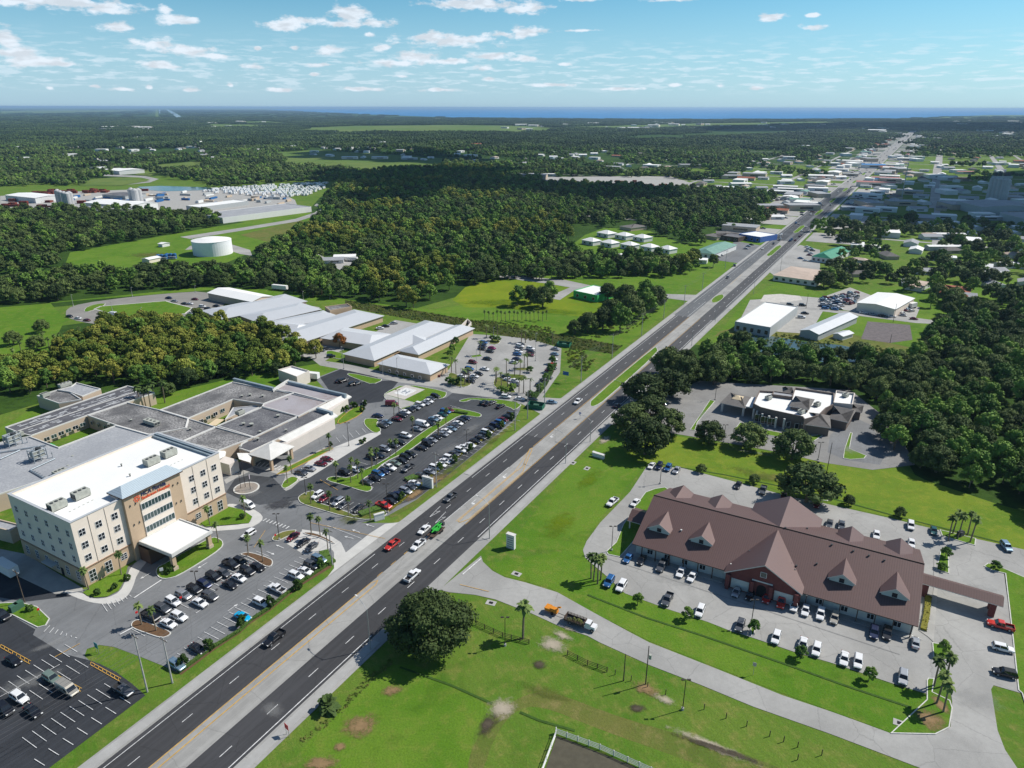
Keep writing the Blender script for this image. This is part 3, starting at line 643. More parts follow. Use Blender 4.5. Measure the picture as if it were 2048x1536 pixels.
def flat_part(parent, pts, h, wm, rm, par=0.6, pm=None, z0=0.0, names=('wall', 'roof')):
    b = MB(); b.wall(pts, z0, h, wm)
    if par: b.ring(pts, 0.35, h, h + par, pm or wm)
    b.build(names[0], parent); r = MB(); P = [Vector((p[0], p[1], 0)) for p in pts]
    if area(P) < 0: P.reverse()
    r.poly(inset(P, 0.34 if par else 0.0), h + 0.01, rm); return r.build(names[1], parent)
def gable_geo(b, P, h, rise, rm, wm, over=0.5, hip=0.0, walls=True, z0=0.0, along=0):
    """P: 4 world corners; ridge runs parallel to edge 0-1 (along=0) or 1-2"""
    if along: P = P[1:] + P[:1]
    P = [Vector((p[0], p[1], 0)) for p in P]
    c = sum(P, Vector()) / 4; u = (P[1] - P[0]).normalized(); v = (P[2] - P[1]).normalized(); L = (P[1] - P[0]).length / 2; Wd = (P[2] - P[1]).length / 2
    def q(x, y, z): return c + u * x + v * y + Vector((0, 0, z))
    if walls: b.wall(P, z0, h, wm)
    Lo, Wo = L + over, Wd + over; k = rise / Wd; ze = h - over * k; zr = h + rise; Hx = Lo - (hip * Wo if hip else 0); th = 0.18
    e = [q(-Lo, -Wo, ze), q(Lo, -Wo, ze), q(Lo, Wo, ze), q(-Lo, Wo, ze)]; r1, r2 = q(-Hx, 0, zr), q(Hx, 0, zr)
    flip = u.cross(v).z < 0
    def F(pts, m): b.face(pts[::-1] if flip else pts, m)
    F([e[0], e[1], r2, r1], rm); F([e[2], e[3], r1, r2], rm)
    if hip: F([e[1], e[2], r2], rm); F([e[3], e[0], r1], rm)
    else:
        if walls: F([q(L, -Wd, h), q(L, Wd, h), q(L, 0, zr - 0.02)], wm); F([q(-L, Wd, h), q(-L, -Wd, h), q(-L, 0, zr - 0.02)], wm)
    dn = Vector((0, 0, -th)); ed = [e[0], e[1], e[2], e[3]] if hip else [e[0], e[1], r2, e[2], e[3], r1]
    for i in range(len(ed)):
        a, d2 = ed[i], ed[(i + 1) % len(ed)]; F([a + dn, d2 + dn, d2, a], FASC)
    if hip: F([e[3] + dn, e[2] + dn, e[1] + dn, e[0] + dn], FASC)
    else: F([r1 + dn, r2 + dn, e[1] + dn, e[0] + dn], FASC); F([r2 + dn, r1 + dn, e[3] + dn, e[2] + dn], FASC)
def gable(parent, P, h, rise, rm, wm, over=0.5, hip=0.0, along=0, rname='roof', wname='wall', z0=0.0):
    b = MB(); 
    PP = P[1:] + P[:1] if along else P
    w = MB(); w.wall(P, z0, h, wm)
    if not hip:
        Q = [Vector((p[0], p[1], 0)) for p in PP]
        m1, m2 = (Q[1] + Q[2]) / 2, (Q[3] + Q[0]) / 2
        for a, c_, mm in ((Q[1], Q[2], m1), (Q[3], Q[0], m2)):
            w.face([a + Vector((0, 0, h)), c_ + Vector((0, 0, h)), mm + Vector((0, 0, h + rise - 0.05))], wm)
    w.build(wname, parent)
    gable_geo(b, P, h, rise, rm, wm, over, hip, walls=False, along=along)
    return b.build(rname, parent)
def rect3(a, b, c):
    """4 corners from pixel corners at given z: a-b edge then b-c edge"""
    u = (b - a).normalized(); n = Vector((-u.y, u.x, 0)); k = (c - b).dot(n)
    return [a, b, b + n * k, a + n * k]
# ---------------------------------------------------------------- hospital tower
def tower():
    H = 19.0
    N = G(141.5, 1052.3, H); f = Fr(N, 60.4); T = empty('hospital_tower', N.xy.to_3d(), 0, 'four storey cream and tan hospital tower with white roof and curtain windows', 'building')
    L, Wd = 46.3, 29.9
    P = f.q(0, L, 0, Wd)
    def par(o): o.parent = T; o.matrix_parent_inverse = T.matrix_world.inverted(); return o
    T.location = (0, 0, 0)
    b = MB(); b.wall(P, 0, 5.2, TAN); b.build('base_wall', T)
    b = MB(); b.wall(f.q(0.05, L - 0.05, 0.05, Wd - 0.05), 5.55, H, CREAM); b.ring(f.q(0.05, L - 0.05, 0.05, Wd - 0.05), 0.5, H, H + 0.9, CREAM); b.build('upper_wall', T)
    b = MB(); b.wall(f.q(-0.15, L + 0.15, -0.15, Wd + 0.15), 5.2, 5.56, TAN); b.ring(f.q(-0.15, L + 0.15, -0.15, Wd + 0.15), 0.3, 5.2, 5.56, mat('band_tan', (0.42, 0.28, 0.19, 1), 0.9)); b.build('string_course', T)
    b = MB(); b.poly(f.q(0.5, L - 0.5, 0.5, Wd - 0.5), H + 0.02, ROOFW)
    for k in range(6):    # faint seams and walkway pads
        b.box(f.p(4 + k * 1.3, 7.2 + k * 0.1, H + 0.02), (0.5, 0.3, 0.05), HVACM, f.a); b.box(f.p(32 + k * 1.3, 7.2, H + 0.02), (0.5, 0.3, 0.05), HVACM, f.a)
    b.build('roof', T)
    b = MB(); b.ring(f.q(-0.1, L + 0.1, -0.1, Wd + 0.1), 0.75, H + 0.9, H + 1.02, mat('coping_grey', (0.42, 0.44, 0.46, 1), 0.5)); b.build('parapet_coping', T)
    b = MB()  # raised inner upstand on the far side
    for k in range(2): b.box(f.p(L - 1.2 - k * 0.9, Wd / 2, H + 0.02), (0.5, Wd - 1.2, 0.7 + 0.35 * (1 - k)), PARAB, f.a)
    b.build('parapet_upstand', T)
    # expansion joints on the walls, beige strips darker than the stucco
    for x in (4.5, 9.0, 36.5, 41.5): b = MB(); b.box(f.p(x, 0.0, 5.6), (0.1, 0.12, H - 5.0), mat('joint_beige', (0.5, 0.42, 0.35, 1), 0.9), f.a); b.build('wall_joint', T)
    # windows, road front
    A = 60.4 - 90
    for x in (2.3, 6.8, 11.3, L - 10.6, L - 6.6, L - 2.6):
        for z in (8.1, 12.0, 15.9): window(T, f.p(x, 0.04, z), A, 1.7, 1.9)
        z0, hh = (2.4, 3.4) if x not in (11.3, L - 10.6) else (2.9, 1.9)
        window(T, f.p(x, -0.01, z0), A, 1.8, hh, 2, 3)
    for i in range(6):
        y = 2.6 + i * 4.9
        for z in (8.1, 12.0, 15.9): window(T, f.p(0.04, y, z), 60.4 + 180, 1.4, 1.9)
        window(T, f.p(-0.01, y, 2.7), 60.4 + 180, 1.5, 2.6, 2, 3)
    for z in (8.1, 12.0, 15.9):
        for i in range(6): window(T, f.p(L - 0.04, 2.6 + i * 4.9, z), 60.4, 1.4, 1.9)
    # tan centre bay, slightly proud, with three bands of glass and an arch
    x0, x1, yo = 14.0, 31.6, -1.0
    b = MB(); b.prism(f.q(x0, x1, yo, 0.3), 0, H + 1.6, TAN); b.build('centre_bay', T)
    b = MB(); a0, a1 = x0 + 4.2, x1 - 4.0; am = (a0 + a1) / 2; rr = 0.22
    top = [f.p(a0, yo - rr, 5.5)]
    n = 14
    arc = [f.p(am - (a1 - a0) / 2 * math.cos(math.pi * i / n), yo - rr, 16.6 + 0.65 * math.sin(math.pi * i / n)) for i in range(n + 1)]
    pts = [f.p(a0, yo - rr, 5.5)] + arc + [f.p(a1, yo - rr, 5.5)]
    b.face(pts[::-1], CREAM)
    for i in range(len(pts) - 1): b.face([pts[i], pts[i + 1], pts[i + 1] + f.n * rr, pts[i] + f.n * rr], CREAM)
    b.build('glazing_surround', T)
    for z in (15.4, 11.7, 8.0): window(T, f.p(am, yo - rr - 0.03, z), A, a1 - a0 - 0.3, 1.9, 9, 1, GLASSG, 'ribbon_window')
    b = MB()   # metal hipped screen roof over the bay
    e = [f.p(x0 - 0.6, yo - 0.7, H + 1.6), f.p(x1 + 0.6, yo - 0.7, H + 1.6), f.p(x1 + 0.6, 5.5, H + 1.6), f.p(x0 - 0.6, 5.5, H + 1.6)]
    r1, r2 = f.p(x0 + 2.0, 2.6, H + 3.3), f.p(x1 - 2.0, 2.6, H + 3.3)
    for q in ([e[0], e[1], r2, r1], [e[1], e[2], r2], [e[2], e[3], r1, r2], [e[3], e[0], r1]): b.face(q, METALB)
    dn = Vector((0, 0, -0.4))
    for i in range(4): b.face([e[i] + dn, e[(i + 1) % 4] + dn, e[(i + 1) % 4], e[i]], TRIMB)
    b.face([e[3] + dn, e[2] + dn, e[1] + dn, e[0] + dn], TRIMB)
    b.build('bay_roof', T)
    b = MB(); b.wall(f.q(x0, x1, 0.4, 5.0), H, H + 1.5, CREAM); b.build('bay_roof_support', T)
    # sconces
    for x in (x0 + 1.4, x0 + 3.0, x1 - 2.8, x1 - 1.2):
        for z in (17.0, 11.0):
            s = MB(); s.box((0, 0, 0), (0.22, 0.3, 0.5), HVACD); s.build('wall_light', T, f.p(x, yo - 0.12, z), f.a)
    # writing
    def text(body, size, x, z, m, nm):
        cu = D.curves.new(nm, 'FONT'); cu.body = body; cu.size = size; cu.extrude = 0.06; cu.resolution_u = 2; cu.align_x = 'LEFT'
        cu.offset = 0.02
        o = D.objects.new(nm, cu); link(o)
        R3 = Matrix((f.u, Vector((0, 0, 1)), -f.n)).transposed().to_4x4(); R3.translation = f.p(x, yo - 0.1, z)
        o.matrix_world = R3; bpy.context.view_layer.update()
        me = D.meshes.new_from_object(o.evaluated_get(bpy.context.evaluated_depsgraph_get())); me.materials.clear(); me.materials.append(m)
        o2 = D.objects.new(nm, me); link(o2); o2.parent = T; o2.matrix_world = R3
        D.objects.remove(o)
        return o2
    NAVY = mat('sign_navy', (0.02, 0.03, 0.10, 1), 0.5); ORG = mat('sign_orange_red', (0.75, 0.12, 0.05, 1), 0.5)
    text('HCA Florida', 1.5, x0 + 5.0, 18.55, NAVY, 'sign_lettering'); text('Raulerson Hospital', 1.15, x0 + 5.0, 17.45, ORG, 'sign_lettering')
    b = MB()   # burst emblem: ring of petals around a cross gap
    c0 = f.p(x0 + 3.7, yo - 0.12, 18.4)
    for i in range(8):
        a = math.pi / 4 * i; 
        for r in (0.42, 0.82):
            c = c0 + f.u * math.cos(a) * r + Vector((0, 0, math.sin(a) * r)); w = 0.26 if r > 0.6 else 0.17
            q = [c + f.u * (w * math.cos(a + k)) + Vector((0, 0, w * math.sin(a + k))) for k in (0, 1.57, 3.14, 4.71)]
            b.face(q, ORG); b.face([p + f.n * 0.08 for p in q][::-1], ORG)
    b.build('sign_emblem', T)
    for x, y, k in ((2.6, 13.5, 0), (9.0, 14.5, 0), (28.8, 11.6, 1), (34.3, 11.5, 1)):
        pass
    for px_, py_ in ((114, 1009), (161, 987), (303, 921), (337.5, 905)):
        p = G(px_, py_, H + 1.2); hvac(T, Vector((p.x, p.y, H + 0.02)), 60.4 + 180 if px_ < 200 else 60.4)
    for px_, py_ in ((260, 951), (243, 931), (107, 1028)): p = G(px_, py_, H + 0.3); vent(T, Vector((p.x, p.y, H)))
    # entrance canopy
    c = [G(277, 1085, 5.6), G(360.5, 1037.5, 5.6), G(424.5, 1062, 5.6), G(343.6, 1111, 5.6)]
    c = rect3(c[3], c[2], c[1])
    b = MB(); b.prism(c, 4.9, 5.6, FASC, ROOFW); b.face([Vector((p.x, p.y, 4.9)) for p in c], CREAM); b.build('canopy_roof', T)
    b = MB(); b.ring(c, 0.35, 5.6, 5.95, FASC); b.build('canopy_parapet', T)
    for k, (sx, sy) in enumerate(((0.06, 0.08), (0.94, 0.08))):
        p = c[0] + (c[1] - c[0]) * sx + (c[3] - c[0]) * sy; b = MB()
        b.box((0, 0, 0), (1.5, 1.5, 1.2), BEIGE); b.box((0, 0, 1.2), (1.1, 1.1, 3.8), TAN); b.build('canopy_column', T, Vector((p.x, p.y, 0)), f.a)
    b = MB(); b.wall([f.p(x0 + 1, -1.4), f.p(x1 - 1, -1.4), f.p(x1 - 1, -6), f.p(x0 + 1, -6)], 0, 4.7, mat('entry_glazing', (0.10, 0.06, 0.045, 1), 0.3)); b.build('entrance_lobby', T)
    # service canopy on the left side
    b = MB(); b.box(f.p(-0.9, 14.5, 3.0), (1.8, 5.0, 0.25), GREYW, f.a); b.build('door_canopy', T)
    b = MB(); b.box(f.p(-0.02, 10.5, 0.1), (0.1, 1.2, 2.3), BLK, f.a); b.build('door', T)
tower()
# ---------------------------------------------------------------- low hospital wings
def wings():
    T = empty('hospital_wing', (0, 0, 0), 0, 'sprawling single storey hospital wings with weathered grey flat roofs around courtyards', 'building')
    h = 5.0
    def sec(pts, rm, hh=h, par=0.45, wm=BEIGE, sc=1): flat_part(T, [G(x, y, hh) for x, y in pts], hh, wm, rm, par, FASC, names=('wall', 'roof_section'))
    PATCH = mat('roof_patched_dark', (0.085, 0.085, 0.095, 1), 0.9, col2=(0.12, 0.12, 0.13, 1), scale=0.3)
    sec([(73.8, 793), (115, 781), (140, 785), (164, 800), (117.6, 808)], ROOFG)
    sec([(142, 774), (153, 766.4), (202, 779), (165, 794), (140, 785), (115, 781)], ROOFL, 5.3)
    sec([(10, 856), (255, 772.7), (300, 783), (310, 787), (175, 832), (62, 873), (40, 868)], PATCH)
    b = MB(); rr = random.Random(3); a0, a1 = G(25, 866, h), G(285, 779, h); d = (a1 - a0).normalized(); n = Vector((-d.y, d.x, 0)); L = (a1 - a0).length
    PW = mat('roof_patch_pale', (0.42, 0.43, 0.44, 1), 0.9)
    for i in range(95):
        s = rr.uniform(4, L - 3); t = rr.choice((-4.6, -2.8, 1.8, 3.6, 5.2)) + rr.uniform(-0.7, 0.7)
        b.box(a0 + d * s + n * t + Vector((0, 0, 0.02 + 0.0006 * i)), (rr.uniform(1, 3.6), rr.uniform(0.35, 0.7), 0.02), PW, math.atan2(d.y, d.x))
    b.box((a0 + a1) / 2 + Vector((0, 0, 0.0)), (L - 4, 0.35, 0.2), FASC, math.atan2(d.y, d.x)); b.build('roof_patches', T)
    sec([(175, 832), (255, 806), (320, 821), (377, 838), (372, 857), (300, 872), (296, 870), (232, 852)], ROOFG, 5.2)
    sec([(296, 870), (372, 857), (377, 838), (432, 855), (365, 884), (438, 905), (433, 912), (313, 871)], ROOFG, 5.1)
    sec([(232, 852), (296, 870), (313, 872), (120, 950), (-60, 1010), (-60, 905), (10, 884), (60, 874), (118, 896)], ROOFL, 5.6)
    sec([(320, 821), (465, 765), (545, 781), (590, 786), (527, 809), (466, 800), (377, 838)], ROOFG, 5.2)
    sec([(527, 809), (590, 786), (655, 804), (597, 834), (524, 814)], ROOFR, 5.25)
    sec([(546, 779), (574, 761), (695, 790), (655, 804), (585, 786)], ROOFR, 5.3)
    sec([(434, 853), (524, 815), (597, 833), (508, 876)], ROOFD, 5.15)
    sec([(365, 884), (432, 855), (508, 876), (436, 903)], ROOFG, 5.35)
    sec([(483, 889), (508, 875), (635, 816), (664, 826), (560, 877), (500, 905), (478, 898)], ROOFD, 4.9)
    sec([(450, 840), (466, 816), (527, 811), (490, 829), (478, 826)], ROOFL, 3.9, 0.3)
    # deep parapet on the rear edge
    b = MB()
    for (x0, y0, x1, y1, z) in ((467, 756, 546, 775, 6.6), (576, 762, 691, 788, 6.6), (634, 815, 664, 824, 6.4)):
        p, q = G(x0, y0, z), G(x1, y1, z); c = (p + q) / 2
        b.box(Vector((c.x, c.y, 4.8)), ((q - p).length, 1.1, z - 4.8), PARAB, math.atan2(q.y - p.y, q.x - p.x))
    b.build('deep_parapet', T)
    b = MB(); b.prism([G(573, 762, 6.6), G(577, 758, 6.6), G(552, 774, 6.6), G(546, 778, 6.6)], 4.8, 6.6, FASC); b.build('parapet_return', T)
    # sloping white fascia along the road front
    b = MB()
    for P in ([(691, 787), (703, 793), (655, 820), (635, 815)], [(664, 823), (676, 831), (576, 885), (556, 878)], [(432, 905), (454, 892), (450, 912), (436, 920)], [(474, 906), (505, 906), (500, 925), (478, 918)]):
        Q = [G(*P[0], 5.9), G(*P[3], 5.9), G(*P[2], 4.2), G(*P[1], 4.2)]
        b.face(Q, FASC); b.face([Q[3], Q[2], Q[2] - Vector((0, 0, 0.5)), Q[3] - Vector((0, 0, 0.5))], FASC); b.face(Q[::-1], FASC)
    b.build('sloping_fascia', T)
    # recessed front walls below the fascia
    b = MB(); 
    for P in ([(697, 808), (655, 838)], [(670, 848), (575, 900)], [(478, 932), (430, 918)]):
        p, q = G(*P[0], 2.0), G(*P[1], 2.0); d = (q - p).normalized(); n = Vector((-d.y, d.x, 0)); n = n if n.x < 0 else -n
        b.prism([p, q, q + n * 4, p + n * 4], 0, 4.4, PALE)
    b.build('front_wall', T)
    for x, y in ((647, 850), (630, 861), (590, 884)):
        p = G(x, y, 1.6); window(T, p + RN * 0.15 + Vector((0, 0, 0)), -29.5, 1.6, 2.0, 1, 1)
    # windows under courtyard eaves
    for (xa, ya, xb, yb, n_, z) in ((86, 881, 172, 846, 6, 2.7), (394, 846, 452, 817, 4, 2.8)):
        for i in range(n_):
            t = (i + 0.5) / n_; window(T, G(xa + (xb - xa) * t, ya + (yb - ya) * t, z) + RN * 0.12, -30, 2.1, 1.5, 2, 1, GLASSG if i % 2 else GLASS)
    for i in range(3): window(T, G(184 + i * 13, 846 + i * 4.2, 3.1) - RD * 0.1, 240, 1.2, 1.5, 1, 1)
    # entrance canopy with pyramid roof
    c = rect3(G(541, 918, 5.0), G(586, 892, 5.0), G(555, 876, 5.0)); b = MB(); gable_geo(b, c, 5.0, 2.4, FASC, FASC, 0.4, 1.0, walls=False); b.build('porch_roof', T)
    b = MB(); b.ring(inset([Vector((p.x, p.y, 0)) for p in c], 0.4), 0.5, 4.0, 4.9, TAN); b.build('porch_beam', T)
    for p in c:
        b = MB(); q = p + (sum(c, Vector()) / 4 - p) * 0.12; b.box((0, 0, 0), (0.9, 0.9, 4.1), TAN); b.build('porch_column', T, Vector((q.x, q.y, 0)), RA)
    for x, y, s in ((217, 849, 1.0), (304, 842, 1.6), (317, 846, 1.2), (262, 840, 1), (487, 848, 1.5), (503, 850, 1.8), (525, 792, 1.3), (556, 832, 1.5), (484, 792, 1.2), (500, 790, 1.4), (575, 797, 1), (520, 863, 1), (515, 878, 1.4), (145, 912, 0.8), (136, 931, 0.8), (572, 860, 1), (480, 893, 1), (380, 858, 1.2)):
        p = G(x, y, 5.6); vent(T, Vector((p.x, p.y, 5.2)), 0.5 * s, 0.5 * s)
    for x, y, sx in ((303, 845, 7), (385, 895, 7), (480, 825, 3), (120, 945, 4), (28, 872, 6), (130, 770, 5), (90, 790, 3)):
        p = G(x, y, 6.0); hvac(T, Vector((p.x, p.y, 5.3)), 60.7 - 90 if sx == 7 else 60.7, sx, 2.4, 1.4)
    # cooling tower frames
    ST = mat('galvanised_steel', (0.35, 0.40, 0.44, 1), 0.5, 0.4, var=0.3, scale=1.5)
    for x, y in ((28, 890), (78, 920)):
        p = G(x, y, 5.6); b = MB()
        for i in (-2.2, 0, 2.2):
            for j in (-1.6, 1.6): b.tube([(i, j, 0), (i, j, 4.2)], 0.16, ST)
        for z in (1.4, 2.8, 4.2):
            for j in (-1.6, 1.6): b.tube([(-2.2, j, z), (2.2, j, z)], 0.12, ST)
            for i in (-2.2, 2.2): b.tube([(i, -1.6, z), (i, 1.6, z)], 0.12, ST)
        b.box((0, 0, 1.5), (3.6, 2.6, 2.1), HVACM); b.tube([(0.6, 0, 3.6), (0.6, 0, 4.6)], 0.9, HVACD, 12); b.tube([(-1.2, 0, 3.6), (-1.2, 0, 4.3)], 0.6, ST, 10); b.tube([(2.0, -1.5, 0.1), (3.4, -2.4, 0.1), (3.4, -2.4, 2.0)], 0.2, ST)
        b.build('cooling_tower', T, Vector((p.x, p.y, 5.6)), RA)
    b = MB()
    for a, c_ in (((0, 905), (92, 890)), ((0, 918), (40, 900)), ((60, 940), (110, 917)), ((60, 940), (98, 962))):
        p, q = G(*a, 6.0), G(*c_, 6.0); b.tube([p, q], 0.22, ST)
    for i in range(9):
        t = i / 8; p, q = G(60 + 38 * t, 940 + 22 * t, 5.7), G(64 + 38 * t, 938 + 21 * t, 5.7); b.tube([p, q + RN * 1.0], 0.12, ST)
    b.build('roof_pipes', T)
    b = MB(); b.box(Vector((*G(95, 892, 2.6).xy, 2.4)), (4, 3, 0.2), mat('green_awning', (0.02, 0.38, 0.14, 1), 0.7), RA); b.build('courtyard_awning', T)
    b = MB(); b.box(Vector((*G(432, 844, 2.6).xy, 2.4)), (6, 3.5, 0.2), mat('tan_shade_sail', (0.62, 0.5, 0.33, 1), 0.8), RA + 0.3); b.build('courtyard_shade', T)
    b = MB()
    for x0, y0, x1, y1 in ((320, 821, 377, 838), (434, 853, 508, 876), (524, 814, 597, 833), (232, 852, 300, 872), (365, 884, 434, 853), (546, 779, 655, 804)):
        p, q = G(x0, y0, 5.5), G(x1, y1, 5.5); b.tube([p, q], 0.22, FASC, 4)
    b.build('expansion_joint_cover', T)
wings()
# ---------------------------------------------------------------- medical offices with white metal roofs
def med():
    T = empty('medical_office', (0, 0, 0), 0, 'long L of cream medical offices under white ribbed metal roofs beside the pale car park', 'building')
    z = 4.0
    M2 = ribs('metal_roof_white_b', (0.60, 0.61, 0.62, 1), -30, 0.5, 0.88)
    def g(a, b_, c, rise=2.2, rm=METALW, hip=0.6, h=z, T=T, over=0.8, along=0): gable(T, rect3(G(*a, h), G(*b_, h), G(*c, h)), h, rise, rm, TAN, over, hip, along)
    g((748, 719), (905, 650), (852, 640), 2.6, hip=0.9)
    g((800, 700), (912, 650), (935, 661), 1.9, hip=0.6, h=4.05)
    g((758, 726), (860, 747), (893, 728), 2.0, M2, 1.0)
    g((800, 672), (838, 690), (860, 680), 1.4, M2, 0, h=4.1)
    for (x0, y0, x1, y1, n_) in ((772, 740, 848, 757, 5), (690, 708, 740, 725, 4)):
        for i in range(n_):
            t = (i + 0.5) / n_; window(T, G(x0 + (x1 - x0) * t, y0 + (y1 - y0) * t, 1.9) + RN * 0.0 - RD * 0.25, 240.7, 1.4, 1.5, 1, 1)
    b = MB(); p = G(862, 752, 0.5); b.box(Vector((p.x, p.y, 0)), (1.0, 9, 1.1), BRICKR, RA + 0.5); b.build('brick_planter', T)
    b = MB(); p = G(930, 655, 1); b.ring([G(915, 665, 0), G(935, 645, 0), G(943, 652, 0), G(925, 674, 0)], 0.4, 0, 2.4, PALE); b.build('garden_wall', T)
    T2 = empty('medical_office', (0, 0, 0), 0, 'grey white metal roofed clinic block with wings between the cypress wood and the canal', 'building')
    def g2(*a, **k): g(*a, **k, T=T2)
    g2((590, 688), (765, 631), (712, 618), 2.2, hip=0.8)
    g2((690, 655), (780, 668), (742, 690), 1.8, M2, 0.5)
    g2((445, 637), (612, 602), (560, 590), 2.0, hip=0.8)
    g2((520, 645), (640, 618), (600, 605), 1.8, hip=0.8)
    g2((545, 660), (675, 632), (650, 620), 1.6, hip=0.7)
    g2((535, 655), (590, 662), (620, 650), 1.6, M2, 0.4)
    flat_part(T2, [G(660, 622, 5), G(704, 614, 5), G(695, 608, 5), G(650, 614, 5)], 5, TAN, ROOFG, 0.4)
    T3 = empty('metal_hall', (0, 0, 0), 0, 'white roofed beige metal hall at the head of the clinic car park', 'building')
    gable(T3, rect3(G(503, 603, 5), G(545, 592, 5), G(450, 577, 5)), 5, 1.6, ROOFW, BEIGE, 0.5, 0, 1)
    b = MB(); b.box(Vector((*G(512, 610, 1.5).xy, 0)), (0.2, 2.6, 3), WHITEW, RA); b.build('door', T3)
    T4 = empty('utility_building', (0, 0, 0), 0, 'small pale parapeted utility block behind the hospital roof', 'building')
    flat_part(T4, [G(594, 756, 5), G(556, 742, 5), G(584, 734, 5), G(619, 744, 5)], 5, PALE, ROOFW, 0.7)
    # far left parts
med()
# ---------------------------------------------------------------- brown roofed clinic ("barn")
def barn():
    A0 = G(1264, 1087, 4.0); f = Fr(A0, BARNA); L, Wd, e, r = 72.2, 36.4, 4.0, 10.5
    T = empty('clinic_building', (0, 0, 0), 0, 'long clinic with a brown metal gable roof, dormers and a brick entrance gable', 'building')
    GA = mat('siding_pale_green', (0.52, 0.56, 0.54, 1), 0.85, var=0.1, scale=0.6)
    b = MB(); b.wall(f.q(0.8, L - 0.8, 1.6, Wd - 1.6), 0, e + 0.4, GA)
    for x, s in ((0.8, -1), (L - 0.8, 1)):
        q = [f.p(x, 1.6, e + 0.3), f.p(x, Wd - 1.6, e + 0.3), f.p(x, Wd / 2, r - 0.3)]; b.face(q if s > 0 else q[::-1], GA)
    b.build('wall', T)
    b = MB(); E = [f.p(0, 0, e), f.p(L, 0, e), f.p(L, Wd, e), f.p(0, Wd, e)]; R1, R2 = f.p(0, Wd / 2, r), f.p(L, Wd / 2, r); dn = Vector((0, 0, -0.22))
    b.face([E[0], E[1], R2, R1], BARNR); b.face([E[2], E[3], R1, R2], BARNR)
    ed = [E[0], E[1], R2, E[2], E[3], R1]
    for i in range(6): b.face([ed[i] + dn, ed[(i + 1) % 6] + dn, ed[(i + 1) % 6], ed[i]], TRIMB)
    b.face([R1 + dn, R2 + dn, E[1] + dn, E[0] + dn], FASC); b.face([R2 + dn, R1 + dn, E[3] + dn, E[2] + dn], FASC)
    b.build('roof', T)
    b = MB(); b.tube([f.p(0, Wd / 2, r + 0.05), f.p(L, Wd / 2, r + 0.05)], 0.16, TRIMB, 5); b.build('ridge_cap', T)
    k = (r - e) / (Wd / 2)
    DR = ribs('metal_roof_brown_cross', (0.126, 0.077, 0.071, 1), BARNA + 90, 0.55, 0.72, 0.45, 0.15)
    def dormer(s, y0, w, ze, zr, back=False, wm=GA, name='dormer', win=True):
        """gabled dormer: face at y0, ridge runs into the roof"""
        def P(x, y, z): return f.p(x, Wd - y if back else y, z)
        yr = (zr - e) / k; ye = (ze - e) / k; o = 0.45; d = MB(); fl = not back
        def F(q, m, fl=fl): d.face(q if fl else q[::-1], m)
        F([P(s - w, y0, e + k * y0 - 1), P(s + w, y0, e + k * y0 - 1), P(s + w, y0, ze), P(s, y0, zr), P(s - w, y0, ze)], wm)
        F([P(s - w, ye, e), P(s - w, y0, e), P(s - w, y0, ze), P(s - w, ye, ze)], wm); F([P(s + w, y0, e), P(s + w, ye, e), P(s + w, ye, ze), P(s + w, y0, ze)], wm)
        D_ = d.build(name, T)
        d = MB(); sl = (zr - ze) / w; w2 = w + o; ze2 = ze - sl * o; ye2 = max((ze2 - e) / k, y0)
        def F(q, m): d.face(q if fl else q[::-1], m)
        F([P(s - w2, y0 - o, ze2), P(s, y0 - o, zr), P(s, yr, zr), P(s - w2, ye2, ze2)][::-1], DR)
        F([P(s + w2, y0 - o, ze2), P(s, y0 - o, zr), P(s, yr, zr), P(s + w2, ye2, ze2)], DR)
        t = Vector((0, 0, 0.25))
        F([P(s - w2, y0 - o, ze2) - t, P(s, y0 - o, zr) - t, P(s, y0 - o, zr) + t * 0.1, P(s - w2, y0 - o, ze2) + t * 0.1], FASC)
        F([P(s, y0 - o, zr) - t, P(s + w2, y0 - o, ze2) - t, P(s + w2, y0 - o, ze2) + t * 0.1, P(s, y0 - o, zr) + t * 0.1], FASC)
        d.build('dormer_roof', D_)
        if win:
            w_ = window(D_, P(s, y0 - 0.05, (e + k * y0 + ze) / 2 + 0.25), BARNA + (90 if back else -90), 1.2, 1.2, 1, 1)
        return D_
    for px_, py_ in ((1334.8, 1024), (1416.7, 1046.6), (1691.3, 1120.8), (1794.6, 1148.8)):
        q = G(px_, py_, 9.0) - f.o; dormer(q.dot(f.u), 6.0, 2.9, 7.2, 9.0)
    for px_, py_, zr in ((1368, 970, 9.0), (1446, 987, 9.0), (1705, 1050, 9), (1802, 1074, 9)):
        q = G(px_, py_, zr) - f.o; dormer(q.dot(f.u), 5.5, 2.9, 7.2, 9.0, True)
    dormer(36.2, -1.4, 9.4, 4.9, 10.2, False, BRICKR, 'entrance_gable', False)
    dormer(36.4, -1.0, 9.4, 5.4, 10.4, True, GA, 'rear_gable', False)
    # entrance details
    b = MB(); b.prism(f.q(26.8, 45.6, -1.35, 2.0), 0, 4.9, BRICKR); b.build('entrance_wall', T)
    for s in (27.6, 33.8, 38.6, 44.8): b = MB(); b.box((0, 0, 0), (0.9, 0.9, 4.6), BRICKR); b.build('entrance_pier', T, f.p(s, -2.0), f.a)
    for s in (30.7, 41.7): b = MB(); b.box(f.p(s, -1.4, 0.4), (4.6, 0.1, 3.0), GA, f.a); b.build('entrance_panel', T)
    b = MB(); b.box(f.p(36.2, -1.42, 0), (2.4, 0.12, 2.6), BLK, f.a)
    for i in range(8):
        a0, a1 = math.pi * i / 8, math.pi * (i + 1) / 8; c = f.p(36.2, -1.48, 2.6)
        b.face([c, c + f.u * 1.2 * math.cos(a0) + Vector((0, 0, 1.2 * math.sin(a0))), c + f.u * 1.2 * math.cos(a1) + Vector((0, 0, 1.2 * math.sin(a1)))], BLK)
